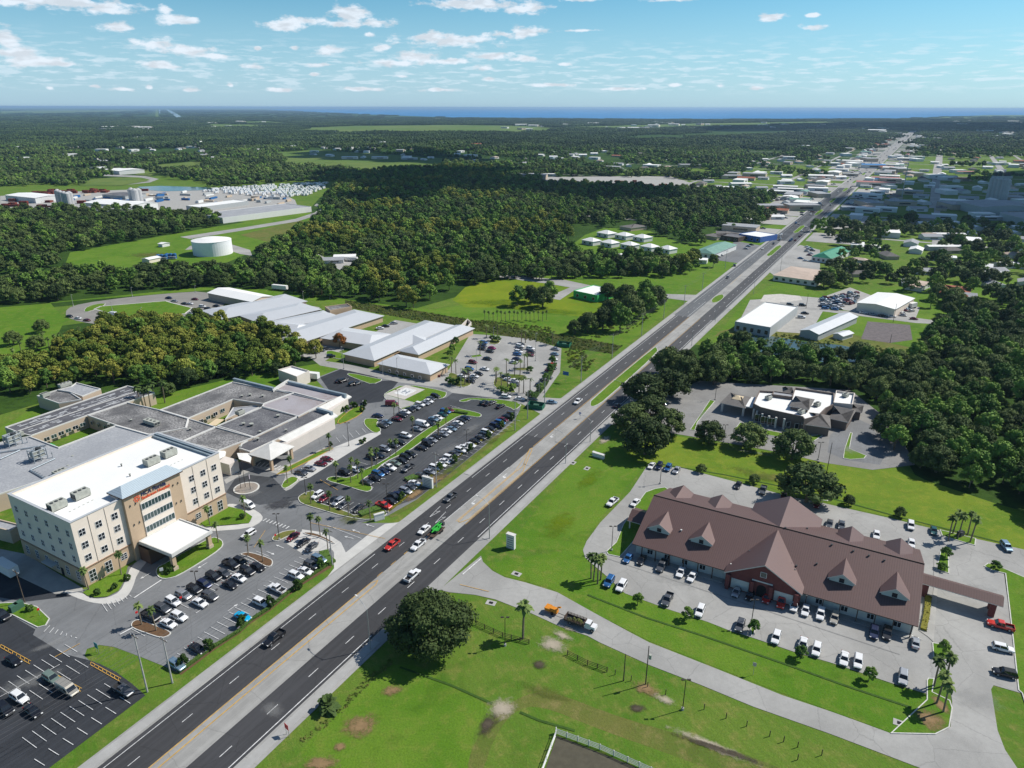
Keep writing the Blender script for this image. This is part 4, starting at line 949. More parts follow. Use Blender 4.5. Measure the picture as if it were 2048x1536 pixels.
    b.build('door', T)
    window(T, f.p(36.2, -1.45, 7.0), BARNA - 90, 1.5, 1.5, 1, 1, GLASSG)
    b = MB(); b.box(f.p(36.2, -1.5, 4.6), (5.2, 0.15, 0.35), FASC, f.a); b.build('entrance_sign_bar', T)
    b = MB()
    for s in range(0, 25, 1): 
        if s % 4 == 0: b.box(f.p(3 + s, 0.2, 0), (0.25, 0.25, e - 0.25), TRIMB, f.a); b.box(f.p(47 + s, 0.2, 0), (0.25, 0.25, e - 0.25), TRIMB, f.a)
    b.build('porch_posts', T)
    for s0, s1 in ((1, 26), (46.5, 71.5)): b = MB(); b.box(f.p((s0 + s1) / 2, 0.9, 0), (s1 - s0, 2.6, 0.22), CONC, f.a); b.build('porch_floor', T)
    for s in (5, 10, 15, 20, 50, 56, 62, 68): window(T, f.p(s, 1.55, 1.9), BARNA - 90, 1.6, 1.5, 2, 1)
    for px_, py_ in ((1363, 1056), (1465, 1110), (1568, 1072), (1500, 1096), (1497, 1105), (1493, 1115), (1583, 1120), (1591, 1129), (1594, 1124), (1618, 1166), (1634, 1125), (1661, 1103), (1704, 1115), (1735, 1124), (1614, 1058), (1766, 1133)):
        q = G(px_, py_, 8.0) - f.o; x, y = q.dot(f.u), q.dot(f.n); vent(T, f.p(x, y, e + k * min(y, Wd - y) - 0.1), 0.28, 0.35, m=HVACD if px_ not in (1363, 1465) else FASC)
    # side porch (west) and drive-through canopy (east)
    b = MB(); gable_geo(b, f.q(-5.5, 1.0, 12.5, 20), 3.4, 1.6, DR, FASC, 0.4, 0, walls=False, along=0); b.build('side_porch_roof', T)
    for y in (13, 19.5): b = MB(); b.box((0, 0, 0), (0.4, 0.4, 3.3), FASC); b.build('side_porch_post', T, f.p(-5.2, y), f.a)
    pa, pb = G(1850, 1141, 5.0), G(2002, 1187, 4.6); pc = G(2006, 1213, 4.2)
    b = MB(); c = rect3(G(1844, 1166, 4.2), pc, pb); gable_geo(b, c, 4.2, 1.1, BARNR, FASC, 0.1, 0, walls=False); b.build('drive_through_roof', T)
    for t, w in ((0.90, 0.18), (0.90, 0.82), (0.06, 0.18), (0.06, 0.82)):
        p = c[0] + (c[1] - c[0]) * t + (c[3] - c[0]) * w; b = MB(); b.box((0, 0, 0), (1.3, 1.3, 4.2), BRICKR); b.build('drive_through_pier', T, Vector((p.x, p.y, 0)), f.a)
barn()
# ---------------------------------------------------------------- bank
def bank():
    T = empty('bank_building', (0, 0, 0), 0, 'curved front white roofed bank with pillars, grey shingle hips and a drive-in canopy', 'building')
    BR = mat('brick_grey_brown_and_shade', (0.20, 0.16, 0.14, 1), 0.9, var=0.2, scale=1.5, fine=0.2)
    def q(x, y, z): return G(1400 + x * .1875, 730 + y * .1875, z)
    h = 5.6
    main = [q(565, 430, h), q(600, 350, h), q(630, 290, h), q(790, 300, h), q(980, 345, h), q(1010, 258, h), q(1430, 320, h), q(1420, 440, h), q(1340, 480, h), q(1260, 560, h), q(1110, 600, h), q(1090, 570, h), q(900, 530, h), q(760, 500, h), q(640, 470, h)]
    flat_part(T, main, h, BR, ROOFW, 0.9, BR)
    flat_part(T, [q(1450, 290, 6.2), q(1650, 320, 6.2), q(1625, 440, 6.2), q(1420, 420, 6.2)], 6.2, PALE, ROOFW, 0.9)
    flat_part(T, [q(785, 285, 6.6), q(1000, 315, 6.6), q(985, 350, 6.6), q(765, 320, 6.6)], 6.6, BR, ROOFL, 0.4)
    def hp(a, b_, c, h_, rise, over=0.6, hip=1.0, wm=None, nm='hip_roof'): gable(T, rect3(q(*a, h_), q(*b_, h_), q(*c, h_)), h_, rise, SHING, wm or BR, over, hip, rname=nm)  # hip walls take the dark brick colour to stand in for shade
    hp((970, 430), (1150, 465), (1190, 360), 7.4, 2.0)
    hp((1100, 620), (1380, 660), (1400, 540), 4.2, 2.6); hp((1390, 560), (1570, 600), (1620, 470), 4.2, 2.6); hp((1630, 480), (1715, 495), (1730, 430), 4.0, 1.4)
    hp((900, 290), (990, 300), (1010, 250), 4.6, 1.6)
    b = MB(); P = rect3(q(225, 400, 4.2), q(475, 455, 4.2), q(540, 340, 4.2)); gable_geo(b, P, 4.2, 1.7, SHING, FASC, 0.3, 1.0, walls=False); b.build('canopy_roof', T)
    b = MB(); c = sum(P, Vector()) / 4; b.box(Vector((c.x, c.y, 5.3)), (5, 4, 0.9), mat('cupola_tan', (0.55, 0.45, 0.3, 1), 0.9), 1.05, (0.15, 0.15)); b.build('canopy_cupola', T)
    for p in P:
        p2 = p + (c - p) * 0.1; b = MB(); b.box((0, 0, 0), (0.8, 0.8, 4.1), FASC); b.build('canopy_column', T, Vector((p2.x, p2.y, 0)), 1.05)
    b = MB(); b.prism([q(485, 440, 4.4), q(560, 450, 4.4), q(600, 345, 4.4), q(545, 340, 4.4)], 3.9, 4.4, FASC, ROOFW); b.build('link_roof', T)
    for x, y in ((565, 560), (598, 580), (655, 610), (725, 635), (800, 650), (888, 665)):
        b = MB(); p = q(x, y, 0.8) ; b.tube([(0, 0, 0), (0, 0, 4.6)], 0.42, FASC, 10); b.build('pillar', T, Vector((p.x, p.y, 0)))
    for x, y in ((627, 565), (690, 590), (765, 605)): window(T, q(x, y, 2.4), -105, 3.2, 3.0, 2, 1)
    for x, y in ((940, 635), (1030, 650)): window(T, q(x, y, 2.4), -80, 1.8, 2.2, 1, 1)
    for x, y in ((730, 350), (1250, 420), (1080, 500), (1550, 335)): p = q(x, y, 6.4); hvac(T, Vector((p.x, p.y, 5.7 if x < 1500 else 6.3)), 40, 2.6, 2.0, 1.3)
bank()
# ---------------------------------------------------------------- simple buildings placed by the pixels of three roof corners
ROOFS = {'w': ROOFW, 'g': ROOFL, 'd': SHING, 'm': METALW, 'r': mat('roof_terracotta', (0.34, 0.12, 0.07, 1), 0.9, var=0.2, scale=0.4), 'b': mat('roof_blue', (0.05, 0.22, 0.5, 1), 0.6, var=0.15, scale=0.3),
         't': mat('roof_tan', (0.5, 0.40, 0.33, 1), 0.9, var=0.15, scale=0.3), 'n': mat('roof_green_metal', (0.17, 0.32, 0.26, 1), 0.6, var=0.2, scale=0.3), 'p': mat('roof_pinkish', (0.45, 0.2, 0.18, 1), 0.8, var=0.1, scale=0.2),
         'e': mat('roof_emerald', (0.04, 0.27, 0.16, 1), 0.6, var=0.2, scale=0.3), 'k': ROOFD}
WALLS = {'w': WHITEW, 'g': GREYW, 'c': CREAM, 't': BEIGE, 'b': mat('wall_blue', (0.06, 0.14, 0.4, 1), 0.8), 'k': TRIMB, 'n': mat('wall_green_stripe', (0.05, 0.42, 0.12, 1), 0.8)}
def bld(name, a, b_, c, h, rise, rm, wm, label, hip=0, along=0, group=None, cat='building', win=0):
    P = rect3(G(*a, h), G(*b_, h), G(*c, h)); o = sum(P, Vector()) / 4
    T = empty(name, (0, 0, 0), 0, label, cat, group)
    if rise: gable(T, P, h, rise, ROOFS[rm], WALLS[wm], 0.5, hip, along)
    else: flat_part(T, P, h, WALLS[wm], ROOFS[rm], 0.4)
    if win:   # openings along the front edge a-b
        d = P[1] - P[0]; n = Vector((d.y, -d.x, 0)).normalized(); u = d.normalized(); L = d.length
        for i in range(win): window(T, P[0] + u * (L * (i + 0.5) / win) + n * 0.04 + Vector((0, 0, h * 0.45 - P[0].z)), math.degrees(math.atan2(n.y, n.x)), min(2.2, L / win * 0.5), h * 0.45, 1, 1)
    return T
bld('workshop', (1470, 644), (1541, 656), (1567, 610), 5.5, 0, 'w', 'g', 'broad white flat roofed workshop right beside the highway', win=5)
bld('storage_shed', (1601, 660), (1637, 668), (1660, 622), 4.2, 1.4, 'm', 'g', 'narrow white gabled metal shed in the repair yard', along=1)
bld('warehouse', (1715, 605), (1790, 618), (1803, 592), 5.5, 1.2, 'w', 'c', 'wide pale metal warehouse behind the parked wrecks', along=1)
bld('carport', (1667, 667), (1686, 672), (1692, 662), 2.6, 0.8, 'm', 'w', 'small white carport on the grass near the pond', along=1)
bld('office_block', (1547, 550), (1634, 562), (1640, 540), 4.2, 1.6, 't', 'c', 'long tan roofed office on the corner lawn by the highway', hip=0.6, win=6)
bld('dental_office', (1386, 503), (1428, 508), (1452, 487), 4.5, 2.6, 'n', 'w', 'sea green roofed office with a front car park left of the highway', hip=0.5, along=1, win=4)
bld('restaurant', (1624, 512), (1662, 517), (1684, 498), 4.5, 3.0, 'e', 'w', 'emerald green roofed white restaurant right of the highway', hip=0.5, along=1, win=4)
bld('motor_shop', (1478, 468), (1521, 475), (1533, 466), 5, 0, 'w', 'b', 'flat white roofed shop with a blue fascia beside the highway', win=4)
bld('motor_shop', (1440, 471), (1477, 476), (1484, 469), 4, 0, 'k', 'k', 'low dark roofed shop attached to the blue fronted one', win=3)
bld('green_store', (1147, 582), (1195, 592), (1210, 575), 4.5, 0, 'w', 'n', 'white roofed store with a bright green wall band', win=3)
bld('ranch_house', (1408, 470), (1434, 474), (1450, 462), 3.4, 2.2, 'd', 't', 'dark brown hip roofed house near the dental office', hip=0.8)
bld('ranch_house', (1240, 452), (1262, 456), (1272, 448), 3.4, 2.2, 'd', 't', 'grey shingle house at the edge of the dark wood', hip=0.8)
bld('ranch_house', (1880, 585), (1935, 592), (1940, 575), 3.4, 2.0, 'r', 't', 'terracotta and brown hip roofed house under the oaks', hip=0.8)
bld('mobile_home', (1811, 570), (1842, 575), (1846, 562), 3.2, 0.8, 't', 'w', 'pinkish tan flat roofed mobile home behind the warehouse')
apt = 'eight white hip roofed cottages in two rows'
for i, (x, y) in enumerate(((1180, 479), (1217, 483), (1257, 487), (1297, 491), (1333, 495), (1210, 464), (1246, 468), (1282, 472))):
    bld('cottage', (x - 16, y), (x + 6, y + 4), (x + 15.5, y), 4.2, 2.3, 'w', 'w', ('%s white hip roofed cottage from the left in the %s row' % (['first', 'second', 'third', 'fourth', 'fifth', 'first', 'second', 'third'][i], 'front' if i < 5 else 'rear')), hip=0.95, group=apt, win=2)
# water tank and compound
def tank():
    c1, c2 = G(379, 487, 0), G(461, 512, 0); rr = (G(461, 500, 4) - G(379, 500, 4)).length / 2; rr *= .92; c = G(412, 514, 0) + Vector((0, rr * 0.98, 0))
    T = empty('water_tank', c, 0, 'broad white cylindrical water tank on the open grass', 'water tank'); TW = mat('tank_white', (0.82, 0.82, 0.84, 1), 0.5, var=0.06, scale=0.3)
    n = 48; H = 12.0; b = MB(); ring = lambda r, z: [Vector((r * math.cos(2 * math.pi * i / n), r * math.sin(2 * math.pi * i / n), z)) for i in range(n)]
    a, d = ring(rr, 0), ring(rr, H)
    for i in range(n): j = (i + 1) % n; b.face([a[i], a[j], d[j], d[i]], TW)
    b.build('tank_shell', T, smooth=False)
    b = MB(); e, g_ = ring(rr + 0.2, H), ring(rr * 0.5, H + 1.7); top = Vector((0, 0, H + 2.2))
    for i in range(n): j = (i + 1) % n; b.face([e[i], e[j], g_[j], g_[i]], ROOFW); b.face([g_[i], g_[j], top], ROOFW)
    b.build('tank_roof', T)
    b = MB(); b.tube([(-rr - 0.3, 0, 0), (-rr - 0.3, 0, H + 1)], 0.2, GREYW); b.tube([(-rr - 0.9, 0, 0), (-rr - 0.9, 0, H + 1)], 0.2, GREYW); b.build('ladder', T)
tank()
BLUT = mat('tank_blue', (0.02, 0.12, 0.32, 1), 0.4, var=0.2, scale=0.6)
for i, (x, y) in enumerate(((325, 520), (343, 518))):
    T = empty('pump_tank', G(x, y), 0, '%s blue pressure filter unit beside the white water tank' % ('left hand', 'right hand')[i], 'pump', 'blue filter units')
    for k in (-3.2, 0, 3.2):
        b = MB(); b.tube([(k, 0, 0.4), (k, 0, 4.2)], 1.5, BLUT, 12); b.ico((k, 0, 4.2), 1.5, BLUT, 2, sq=0.5); b.build('vessel', T)
    b = MB(); b.tube([(-5, -1.9, 1), (5, -1.9, 1)], 0.35, FASC, 8); b.tube([(-5, -1.9, 2.4), (5, -1.9, 2.4)], 0.25, FASC, 8); b.build('pipe', T)
bld('service_block', (-90, 1036), (20, 1064), (46, 1052), 4, 0, 'g', 't', 'beige walled service block tucked behind the left wall of the tower')
bld('pump_house', (283, 517), (298, 519), (304, 512), 3.2, 0.8, 'w', 'c', 'small white pump house left of the blue filters', along=1)
bld('control_shed', (316, 487), (324, 488), (328, 484), 3, 0.7, 'w', 'w', 'tiny white shed alone on the tank lawn')
# industrial yard
bld('factory_hall', (168, 405), (262, 412), (290, 403), 9, 2.0, 'w', 'w', 'very long white factory roof between two groups of silos', win=0)
bld('factory_hall', (150, 418), (245, 424), (262, 415), 6, 1.0, 'g', 'w', 'low grey factory hall in front of the white roof')
bld('factory_hall', (10, 390), (70, 396), (95, 388), 7, 1.4, 'w', 'w', 'white shed at the left edge of the brick yard')
bld('office_warehouse', (395, 428), (445, 436), (585, 409), 6, 0, 'g', 'w', 'long white walled warehouse lined with trees in front of the trailers', win=3)
bld('depot_shed', (372, 412), (400, 415), (470, 400), 5, 0, 'w', 'g', 'flat depot shed with a dark end beside the trailer yard')
bld('depot_shed', (204, 389), (250, 392), (262, 385), 5, 0.8, 'k', 'g', 'dark roofed open shed behind the silos')
bld('packing_house', (186, 336), (238, 342), (262, 336), 7, 1.4, 'w', 'w', 'long white packing house on the field track')
SILO = mat('silo_concrete', (0.46, 0.46, 0.46, 1), 0.8, var=0.1, scale=0.3)
def silos(pos, r, h, label, group, topper=True):
    for i, (x, y) in enumerate(pos):
        T = empty('silo', G(x, y), 0, label % ('first', 'second', 'third', 'fourth', 'fifth', 'sixth', 'seventh', 'eighth')[i], 'silo', group)
        b = MB(); b.tube([(0, 0, 0), (0, 0, h)], r, SILO, 14); b.build('cylinder', T); b = MB(); b.tube([(0, 0, h), (0, 0, h + r * 0.5)], r * 0.9, SILO, 14, r * 0.3); b.build('cap', T)
silos([(121, 413), (127, 416), (134, 418), (140, 420), (145, 418)], 3.6, 20, '%s from the left of the pale silos left of the long factory roof', 'silos left of the factory')
silos([(268, 414), (275, 416), (282, 415)], 4.2, 22, '%s of three white silos at the right end of the factory roof', 'silos right of the factory')
# feed mill on the right, seen in cloud shade
silos([(1976, 400), (1984, 401), (1992, 402), (2000, 403), (2007, 404)], 3.6, 29, '%s tall concrete grain silo of the feed mill from the left', 'feed mill silos')
T = empty('mill_headhouse', (0, 0, 0), 0, 'dark steel headhouse and conveyors standing on the tall grain silos', 'industrial building')
p = G(1993, 400); b = MB(); b.box(Vector((p.x, p.y, 29.5)), (25, 7, 3), GREYW); b.build('gallery', T)
for k in (-9, -3, 4, 9): b = MB(); b.box(Vector((p.x + k, p.y, 32.5)), (3, 3, 5), HVACD); b.build('tower', T)
bld('mill_warehouse', (1915, 402), (1964, 414), (1990, 395), 10, 2.5, 'g', 'g', 'grey gabled warehouse at the foot of the grain silos')
bld('mill_warehouse', (1966, 404), (2008, 412), (2020, 398), 10, 2.5, 'g', 't', 'tan grey shed tucked against the grain silos')
bld('mill_warehouse', (2000, 425), (2060, 440), (2080, 415), 8, 1.5, 'g', 'g', 'long grey shed at the right edge of the mill')
# ================================================================ VEHICLES
def paint(name, c, metal=0.25, rough=0.35):
    return mat(name, c, rough, metal, spec=0.5, coat=0.6)
PAINT = {'w': ('white', paint('car_paint_white', (0.72, 0.72, 0.72, 1), 0.0)), 's': ('silver', paint('car_paint_silver', (0.42, 0.43, 0.45, 1), 0.6)),
         'g': ('dark grey', paint('car_paint_grey', (0.11, 0.115, 0.125, 1), 0.5)), 'k': ('black', paint('car_paint_black', (0.012, 0.012, 0.015, 1), 0.2)),
         'N': ('navy blue', paint('car_paint_navy', (0.012, 0.02, 0.065, 1), 0.3)), 'b': ('blue', paint('car_paint_blue', (0.03, 0.13, 0.33, 1), 0.4)),
         'c': ('bright cyan', paint('car_paint_cyan', (0.0, 0.42, 0.72, 1), 0.2)), 'l': ('pale blue', paint('car_paint_pale_blue', (0.22, 0.33, 0.42, 1), 0.5)),
         'r': ('maroon', paint('car_paint_maroon', (0.16, 0.008, 0.018, 1), 0.3)), 'R': ('bright red', paint('car_paint_red', (0.55, 0.03, 0.02, 1), 0.1)),
         't': ('tan', paint('car_paint_tan', (0.42, 0.39, 0.33, 1), 0.4)), 'n': ('dark teal', paint('car_paint_teal', (0.01, 0.085, 0.085, 1), 0.3)),
         'm': ('magenta', paint('car_paint_magenta', (0.35, 0.02, 0.12, 1), 0.3)), 'e': ('sage green', paint('car_paint_sage', (0.22, 0.29, 0.24, 1), 0.4))}
TYPE = {'s': 'sedan', 'u': 'SUV', 'p': 'pickup truck', 'v': 'van'}
TYREM = mat('tyre_rubber', (0.018, 0.018, 0.02, 1), 0.85); RIMM = mat('rim_alloy', (0.45, 0.46, 0.48, 1), 0.35, 0.7)
CARG = mat('car_glass', (0.01, 0.013, 0.017, 1), 0.04, spec=0.8); HEADL = mat('headlight_lens', (0.75, 0.75, 0.72, 1), 0.1); TAILL = mat('taillight_lens', (0.25, 0.01, 0.01, 1), 0.15)
PLAST = mat('black_plastic', (0.025, 0.025, 0.027, 1), 0.7)
SLOT = mat('car_paint_slot', (0.5, 0.5, 0.5, 1))
# half profile tables: stations x -> (half width, bottom z, shoulder z, top z)
SPEC = {
    's': dict(L=4.75, W=0.91, st=[(-2.37, .78, .42, .62, .80), (-2.2, .86, .28, .78, .98), (-1.55, .91, .25, .82, 1.03), (-0.6, .92, .25, .80, .96), (0.9, .92, .25, .80, .93), (1.6, .90, .25, .74, .84), (2.15, .84, .26, .62, .70), (2.37, .70, .36, .5, .58)],
             cab=(-1.75, 1.0, -0.95, 0.25, .84, .66, .94, 1.44), wb=(-1.42, 1.40), wr=.33),
    'u': dict(L=4.75, W=0.95, st=[(-2.35, .84, .45, .8, 1.02), (-2.25, .91, .34, .95, 1.10), (-0.6, .95, .32, .92, 1.08), (0.95, .95, .32, .92, 1.06), (1.7, .93, .32, .88, 1.0), (2.2, .87, .34, .76, .88), (2.37, .76, .42, .6, .72)],
             cab=(-2.2, 1.05, -1.95, 0.4, .88, .72, 1.06, 1.70), wb=(-1.42, 1.42), wr=.37),
    'p': dict(L=5.75, W=0.99, st=[(-0.85, .98, .5, .98, 1.12), (-0.8, .98, .42, .98, 1.14), (1.1, .98, .42, .98, 1.14), (1.9, .97, .42, .96, 1.10), (2.65, .92, .44, .86, 1.0), (2.86, .82, .5, .7, .82)],
             cab=(-0.8, 1.25, -0.62, 0.62, .92, .76, 1.12, 1.86), wb=(-1.8, 1.75), wr=.42),
    'v': dict(L=5.6, W=0.99, st=[(-2.8, .95, .45, 1.9, 2.05), (-2.7, .98, .4, 2.0, 2.2), (0.9, .99, .38, 2.0, 2.22), (1.35, .98, .38, 1.75, 1.95), (1.9, .96, .38, 1.1, 1.2), (2.6, .9, .4, .85, .98), (2.8, .8, .48, .65, .75)],
             cab=None, wb=(-1.75, 1.75), wr=.38)}
def make_car_meshes(ty):
    sp = SPEC[ty]; b = MB(); parts = {}
    rings = []
    for (x, w, zb, zs, zt) in sp['st']:
        rings.append([(x, w * .93, zb), (x, w, zb + .16), (x, w, zs), (x, w * .86, zt), (x, -w * .86, zt), (x, -w, zs), (x, -w, zb + .16), (x, -w * .93, zb)])
    for i in range(len(rings) - 1):
        for j in range(7):
            b.face([rings[i][j], rings[i][j + 1], rings[i + 1][j + 1], rings[i + 1][j]][::-1], SLOT)
        b.face([rings[i][7], rings[i][0], rings[i + 1][0], rings[i + 1][7]][::-1], PLAST)
    b.face(rings[0], SLOT); b.face(rings[-1][::-1], SLOT)
    if ty == 'p':    # load bed: walls, floor, tailgate
        for y in (-.93, .93): b.box((-1.86, y, .45), (2.02, .12, .72), SLOT)
        b.box((-2.84, 0, .5), (.1, 1.9, .66), SLOT); b.box((-1.86, 0, .45), (1.95, 1.76, .25), PLAST); b.box((-2.92, 0, .42), (.14, 1.8, .2), RIMM)
    gl = MB()
    if sp['cab']:
        x0, x1, x2, x3, wb, wt, zb, zt = sp['cab']
        B = [(x0, -wb, zb), (x1, -wb, zb), (x1, wb, zb), (x0, wb, zb)]; T_ = [(x2, -wt, zt), (x3, -wt, zt), (x3, wt, zt), (x2, wt, zt)]
        for i in range(4): gl.face([B[i], B[(i + 1) % 4], T_[(i + 1) % 4], T_[i]], CARG)
        e = 0.035; R_ = [(x2 - .05, -wt - .03, zt), (x3 + .06, -wt - .03, zt), (x3 + .06, wt + .03, zt), (x2 - .05, wt + .03, zt)]
        R2_ = [(x2 + .12, -wt + .1, zt + .07), (x3 - .1, -wt + .1, zt + .07), (x3 - .1, wt - .1, zt + .07), (x2 + .12, wt - .1, zt + .07)]
        b.face(R2_, SLOT)
        for i in range(4): b.face([R_[i], R_[(i + 1) % 4], R2_[(i + 1) % 4], R2_[i]], SLOT)
        for i in range(4):    # pillars
            p, q = Vector(B[i]), Vector(T_[i]); b.tube([p * 1.0, q], .06, SLOT, 4)
        xm = (x2 + x3) / 2 - .05
        for s in (-1, 1): b.tube([(xm, s * wb, zb), (xm, s * wt, zt)], .055, SLOT, 4)
    else:
        for s in (-1, 1): b.box((1.75, s * 1.02, 1.15), (.16, .2, .22), SLOT)
        ws = [(1.33, -.84, 1.93), (1.33, .84, 1.93), (1.91, .84, 1.19), (1.91, -.84, 1.19)]
        gl.face([(x + .02, y, z + .02) for x, y, z in ws], CARG)
        for s in (-1, 1):
            q = [(.45, s * 1.0, 1.25), (1.55, s * 1.0, 1.25), (1.25, s * 1.0, 1.75), (.45, s * 1.0, 1.85)]; gl.face(q if s < 0 else q[::-1], CARG)
    for s in (-1, 1): b.box((sp['wb'][1] - .55, s * (sp['W'] + .08), .98 if ty != 'p' else 1.15), (.14, .2, .14), SLOT)
    xf, xr = sp['st'][-1][0], (sp['st'][0][0] if ty != 'p' else -2.88)
    b.box((xf - .02, 0, .42), (.08, 1.1, .22), PLAST)
    parts['body'] = b.data(TYPE[ty].lower() + '_body'); parts['windows'] = gl.data('car_windows')
    w = MB(); w.tube([(0, -.12, 0), (0, .12, 0)], sp['wr'], TYREM, 14); parts['wheel'] = w.data('wheel'); w = MB(); w.tube([(0, -.13, 0), (0, .13, 0)], sp['wr'] * .62, RIMM, 8); parts['rim'] = w.data('rim')
    h = MB(); h.box((0, 0, 0), (.24, .34, .14), HEADL); parts['headlight'] = h.data('headlight')
    h = MB(); h.box((0, 0, 0), (.1, .26, .2 if ty != 'v' else .4), TAILL); parts['taillight'] = h.data('taillight')
    parts['pos'] = [(x, s * (sp['W'] - .1)) for x in sp['wb'] for s in (-1, 1)]; parts['wr'] = sp['wr']
    st = sp['st']; parts['hl'] = (st[-2][0] + .02, st[-2][1] - .2, st[-2][3] - .02); parts['tl'] = (xr + .0, .72, .72)
    return parts
CM = {k: make_car_meshes(k) for k in SPEC}
CARPROTO = {}
def car_tree(ty, col):
    key = ty + col
    P = CM[ty]
    me = P['body'].copy() if key not in CARPROTO else CARPROTO[key]
    if key not in CARPROTO:
        CARPROTO[key] = me
        for i, mm in enumerate(me.materials):
            if mm == SLOT: me.materials[i] = PAINT[col][1]
    T = empty({'s': 'parked_car', 'u': 'parked_suv', 'p': 'pickup_truck', 'v': 'van'}[ty])
    obj('body', me, T); obj('windows', P['windows'], T)
    for x, y in P['pos']: obj('rim', P['rim'], obj('wheel', P['wheel'], T, (x, y, P['wr'])))
    x, y, z = P['hl']
    for s in (-1, 1): obj('headlight', P['headlight'], T, (x, s * y, z))
    x, y, z = P['tl']
    for s in (-1, 1): obj('taillight', P['taillight'], T, (x, s * y, z))
    return T
PROT = {}
crnd = random.Random(5)
ORD = ['first', 'second', 'third', 'fourth', 'fifth', 'sixth', 'seventh', 'eighth', 'ninth', 'tenth', 'eleventh', 'twelfth', 'thirteenth', 'fourteenth', 'fifteenth', 'sixteenth', 'seventeenth', 'eighteenth', 'nineteenth', 'twentieth'] + ['twenty-' + x for x in ('first', 'second', 'third', 'fourth', 'fifth', 'sixth', 'seventh', 'eighth', 'ninth')] + ['thirtieth'] + ['thirty-' + x for x in ('first', 'second', 'third', 'fourth', 'fifth', 'sixth', 'seventh', 'eighth', 'ninth')] + ['fortieth']
def put_car(p, col, ty, ang, label, group, zb=0.12):
    key = ty + col
    if key not in PROT: PROT[key] = T = car_tree(ty, col)
    else: T = copy_tree(PROT[key])
    T.location = (p.x, p.y, zb); T.rotation_euler = (0, 0, math.radians(ang + crnd.uniform(-2, 2))); k = crnd.uniform(.97, 1.04); T.scale = (k, k, k * crnd.uniform(.97, 1.03))
    return tag(T, label, {'s': 'car', 'u': 'SUV', 'p': 'pickup truck', 'v': 'van'}[ty], group)
def cars(where, data, ang, group=None, zb=0.12, order='from the left'):
    L = [d for d in data.split()]
    rec = []
    for d in L:
        c, x, y, *r = d.split(','); a = float(r[0]) if r else ang; rec.append((float(x), float(y), c, a))
    rec.sort()
    for i, (x, y, c, a) in enumerate(rec):
        lab = '%s %s, %s %s %s' % (PAINT[c[0]][0], TYPE[c[1]], ORD[i], order, where) if len(rec) > 1 else '%s %s %s' % (PAINT[c[0]][0], TYPE[c[1]], where)
        put_car(G(x, y, 0.75), c[0], c[1], a, lab, group or 'vehicles ' + where, zb)
A1, A2, R1, R2 = -29.3, 150.7, 60.7, -119.3
cars('in the row nearest the canopy', 'kp,301,1232 gu,325,1217 wu,346,1203 su,367,1190 ku,388.5,1178 Nu,408.5,1168 ku,427,1153 gs,447,1145.5 kp,462,1128 ku,481,1122', A1)
cars('in the second row from the canopy', 'ws,337,1247 wu,358.5,1233 ws,400,1205.5 gu,420,1192 ks,460,1169 ws,478.5,1155.5 ku,495,1142 ks,515.5,1133.5', A1)
cars('along the south hedge', 'cs,485.5,1233 wu,522,1205 wp,554,1177,150.7 wu,592,1151 ws,610.5,1142 gu,623,1130 lu,638,1118.5 ks,395,1297 lu,353,1330', A1)
cars('on the white concrete bays', 'rs,585.5,1073 ks,605.5,1085 gs,622,1093.5', R2)
cars('rolling past the tower entrance', 'wu,497,1068', R2); cars('with a long body on the roundabout edge', 'wv,495.5,1010', A1)
cars('in the dark corner lot', 'ks,27,1320 eu,103,1356 tv,135,1379 wu,39,1395 ks,66,1422 ku,10,1418 gp,246,1380 kp,3,1230', A1)
cars('in bays by the hospital porch', 'gs,603,944.5,-25 ss,619,936.6,-20 rs,642.6,926.5,-20 rs,654,917.5,-20', A1)
cars('in the short row by the palm island', 'wu,635,990 rs,649,996 ks,667,1000 su,676,1004 gs,687.5,1010 ks,716,1017', R2)
cars('in the lower row of the main lot', 'gs,734,964 ks,751,956 bu,756,948 Ns,767.5,942.5 wp,778,935 es,790,926 ks,804,921 ku,811,914 ku,821,909 ks,843.5,895.5 ku,855,887 ss,864,880 ks,872,874 ss,886,868 ws,893,862 ls,903.5,857 gs,909,852 ws,916,846 ks,923.5,841 Ns,931,835.5', A1)
cars('crossing the main lot', 'gp,816,936', R2)
cars('in the middle row of the main lot', 'ku,690,944 ws,712,939 ku,744,914 gs,757,910 su,770,897.5 gs,787.5,890 ks,800,884 wu,812,871 ss,835,857.5 wv,845,849 ks,857,845 ls,867,838 ws,876,835 ns,885,829 bu,891,823 rs,898.5,820', A1)
cars('in the upper row of the main lot', 'gs,766,850 ls,774,844 rs,795,837.5 ks,804,830 ws,811,824 ks,820,819 ss,831,815 wu,840,809 ss,850,806 ws,857.5,802 gs,862,797 ku,871,792', A1)
cars('on the emergency forecourt', 'Ns,756,831,-15 rv,784,808,0 ws,729,805.6,-80', 0)
cars('in the top bays of the main lot', 'ku,968.5,805 ks,977,807 gs,984,805 ks,1001,812', 48)
cars('waiting on the clinic exit road', 'wu,1012,793 ws,1040,797 ku,1065,799 ls,1104,804', -17)
cars('in the highway hedge row', 'Rp,767.5,1011 ks,782,1002 ku,787,993 Ns,797.5,989 su,811,982 gs,820,974 ws,829,966 gs,842,950 ss,860,943 wu,870,935 ws,882,929 ws,890,922 wu,898.5,916 gs,908.5,907 wu,921,900.5 ws,929,894 ws,941,890 ks,950,882 gs,962,874 wu,973,864 ks,981,857 Nu,990,851 bu,1000,845 rs,1006,839 ks,1015,833 gu,1024,828', A1)
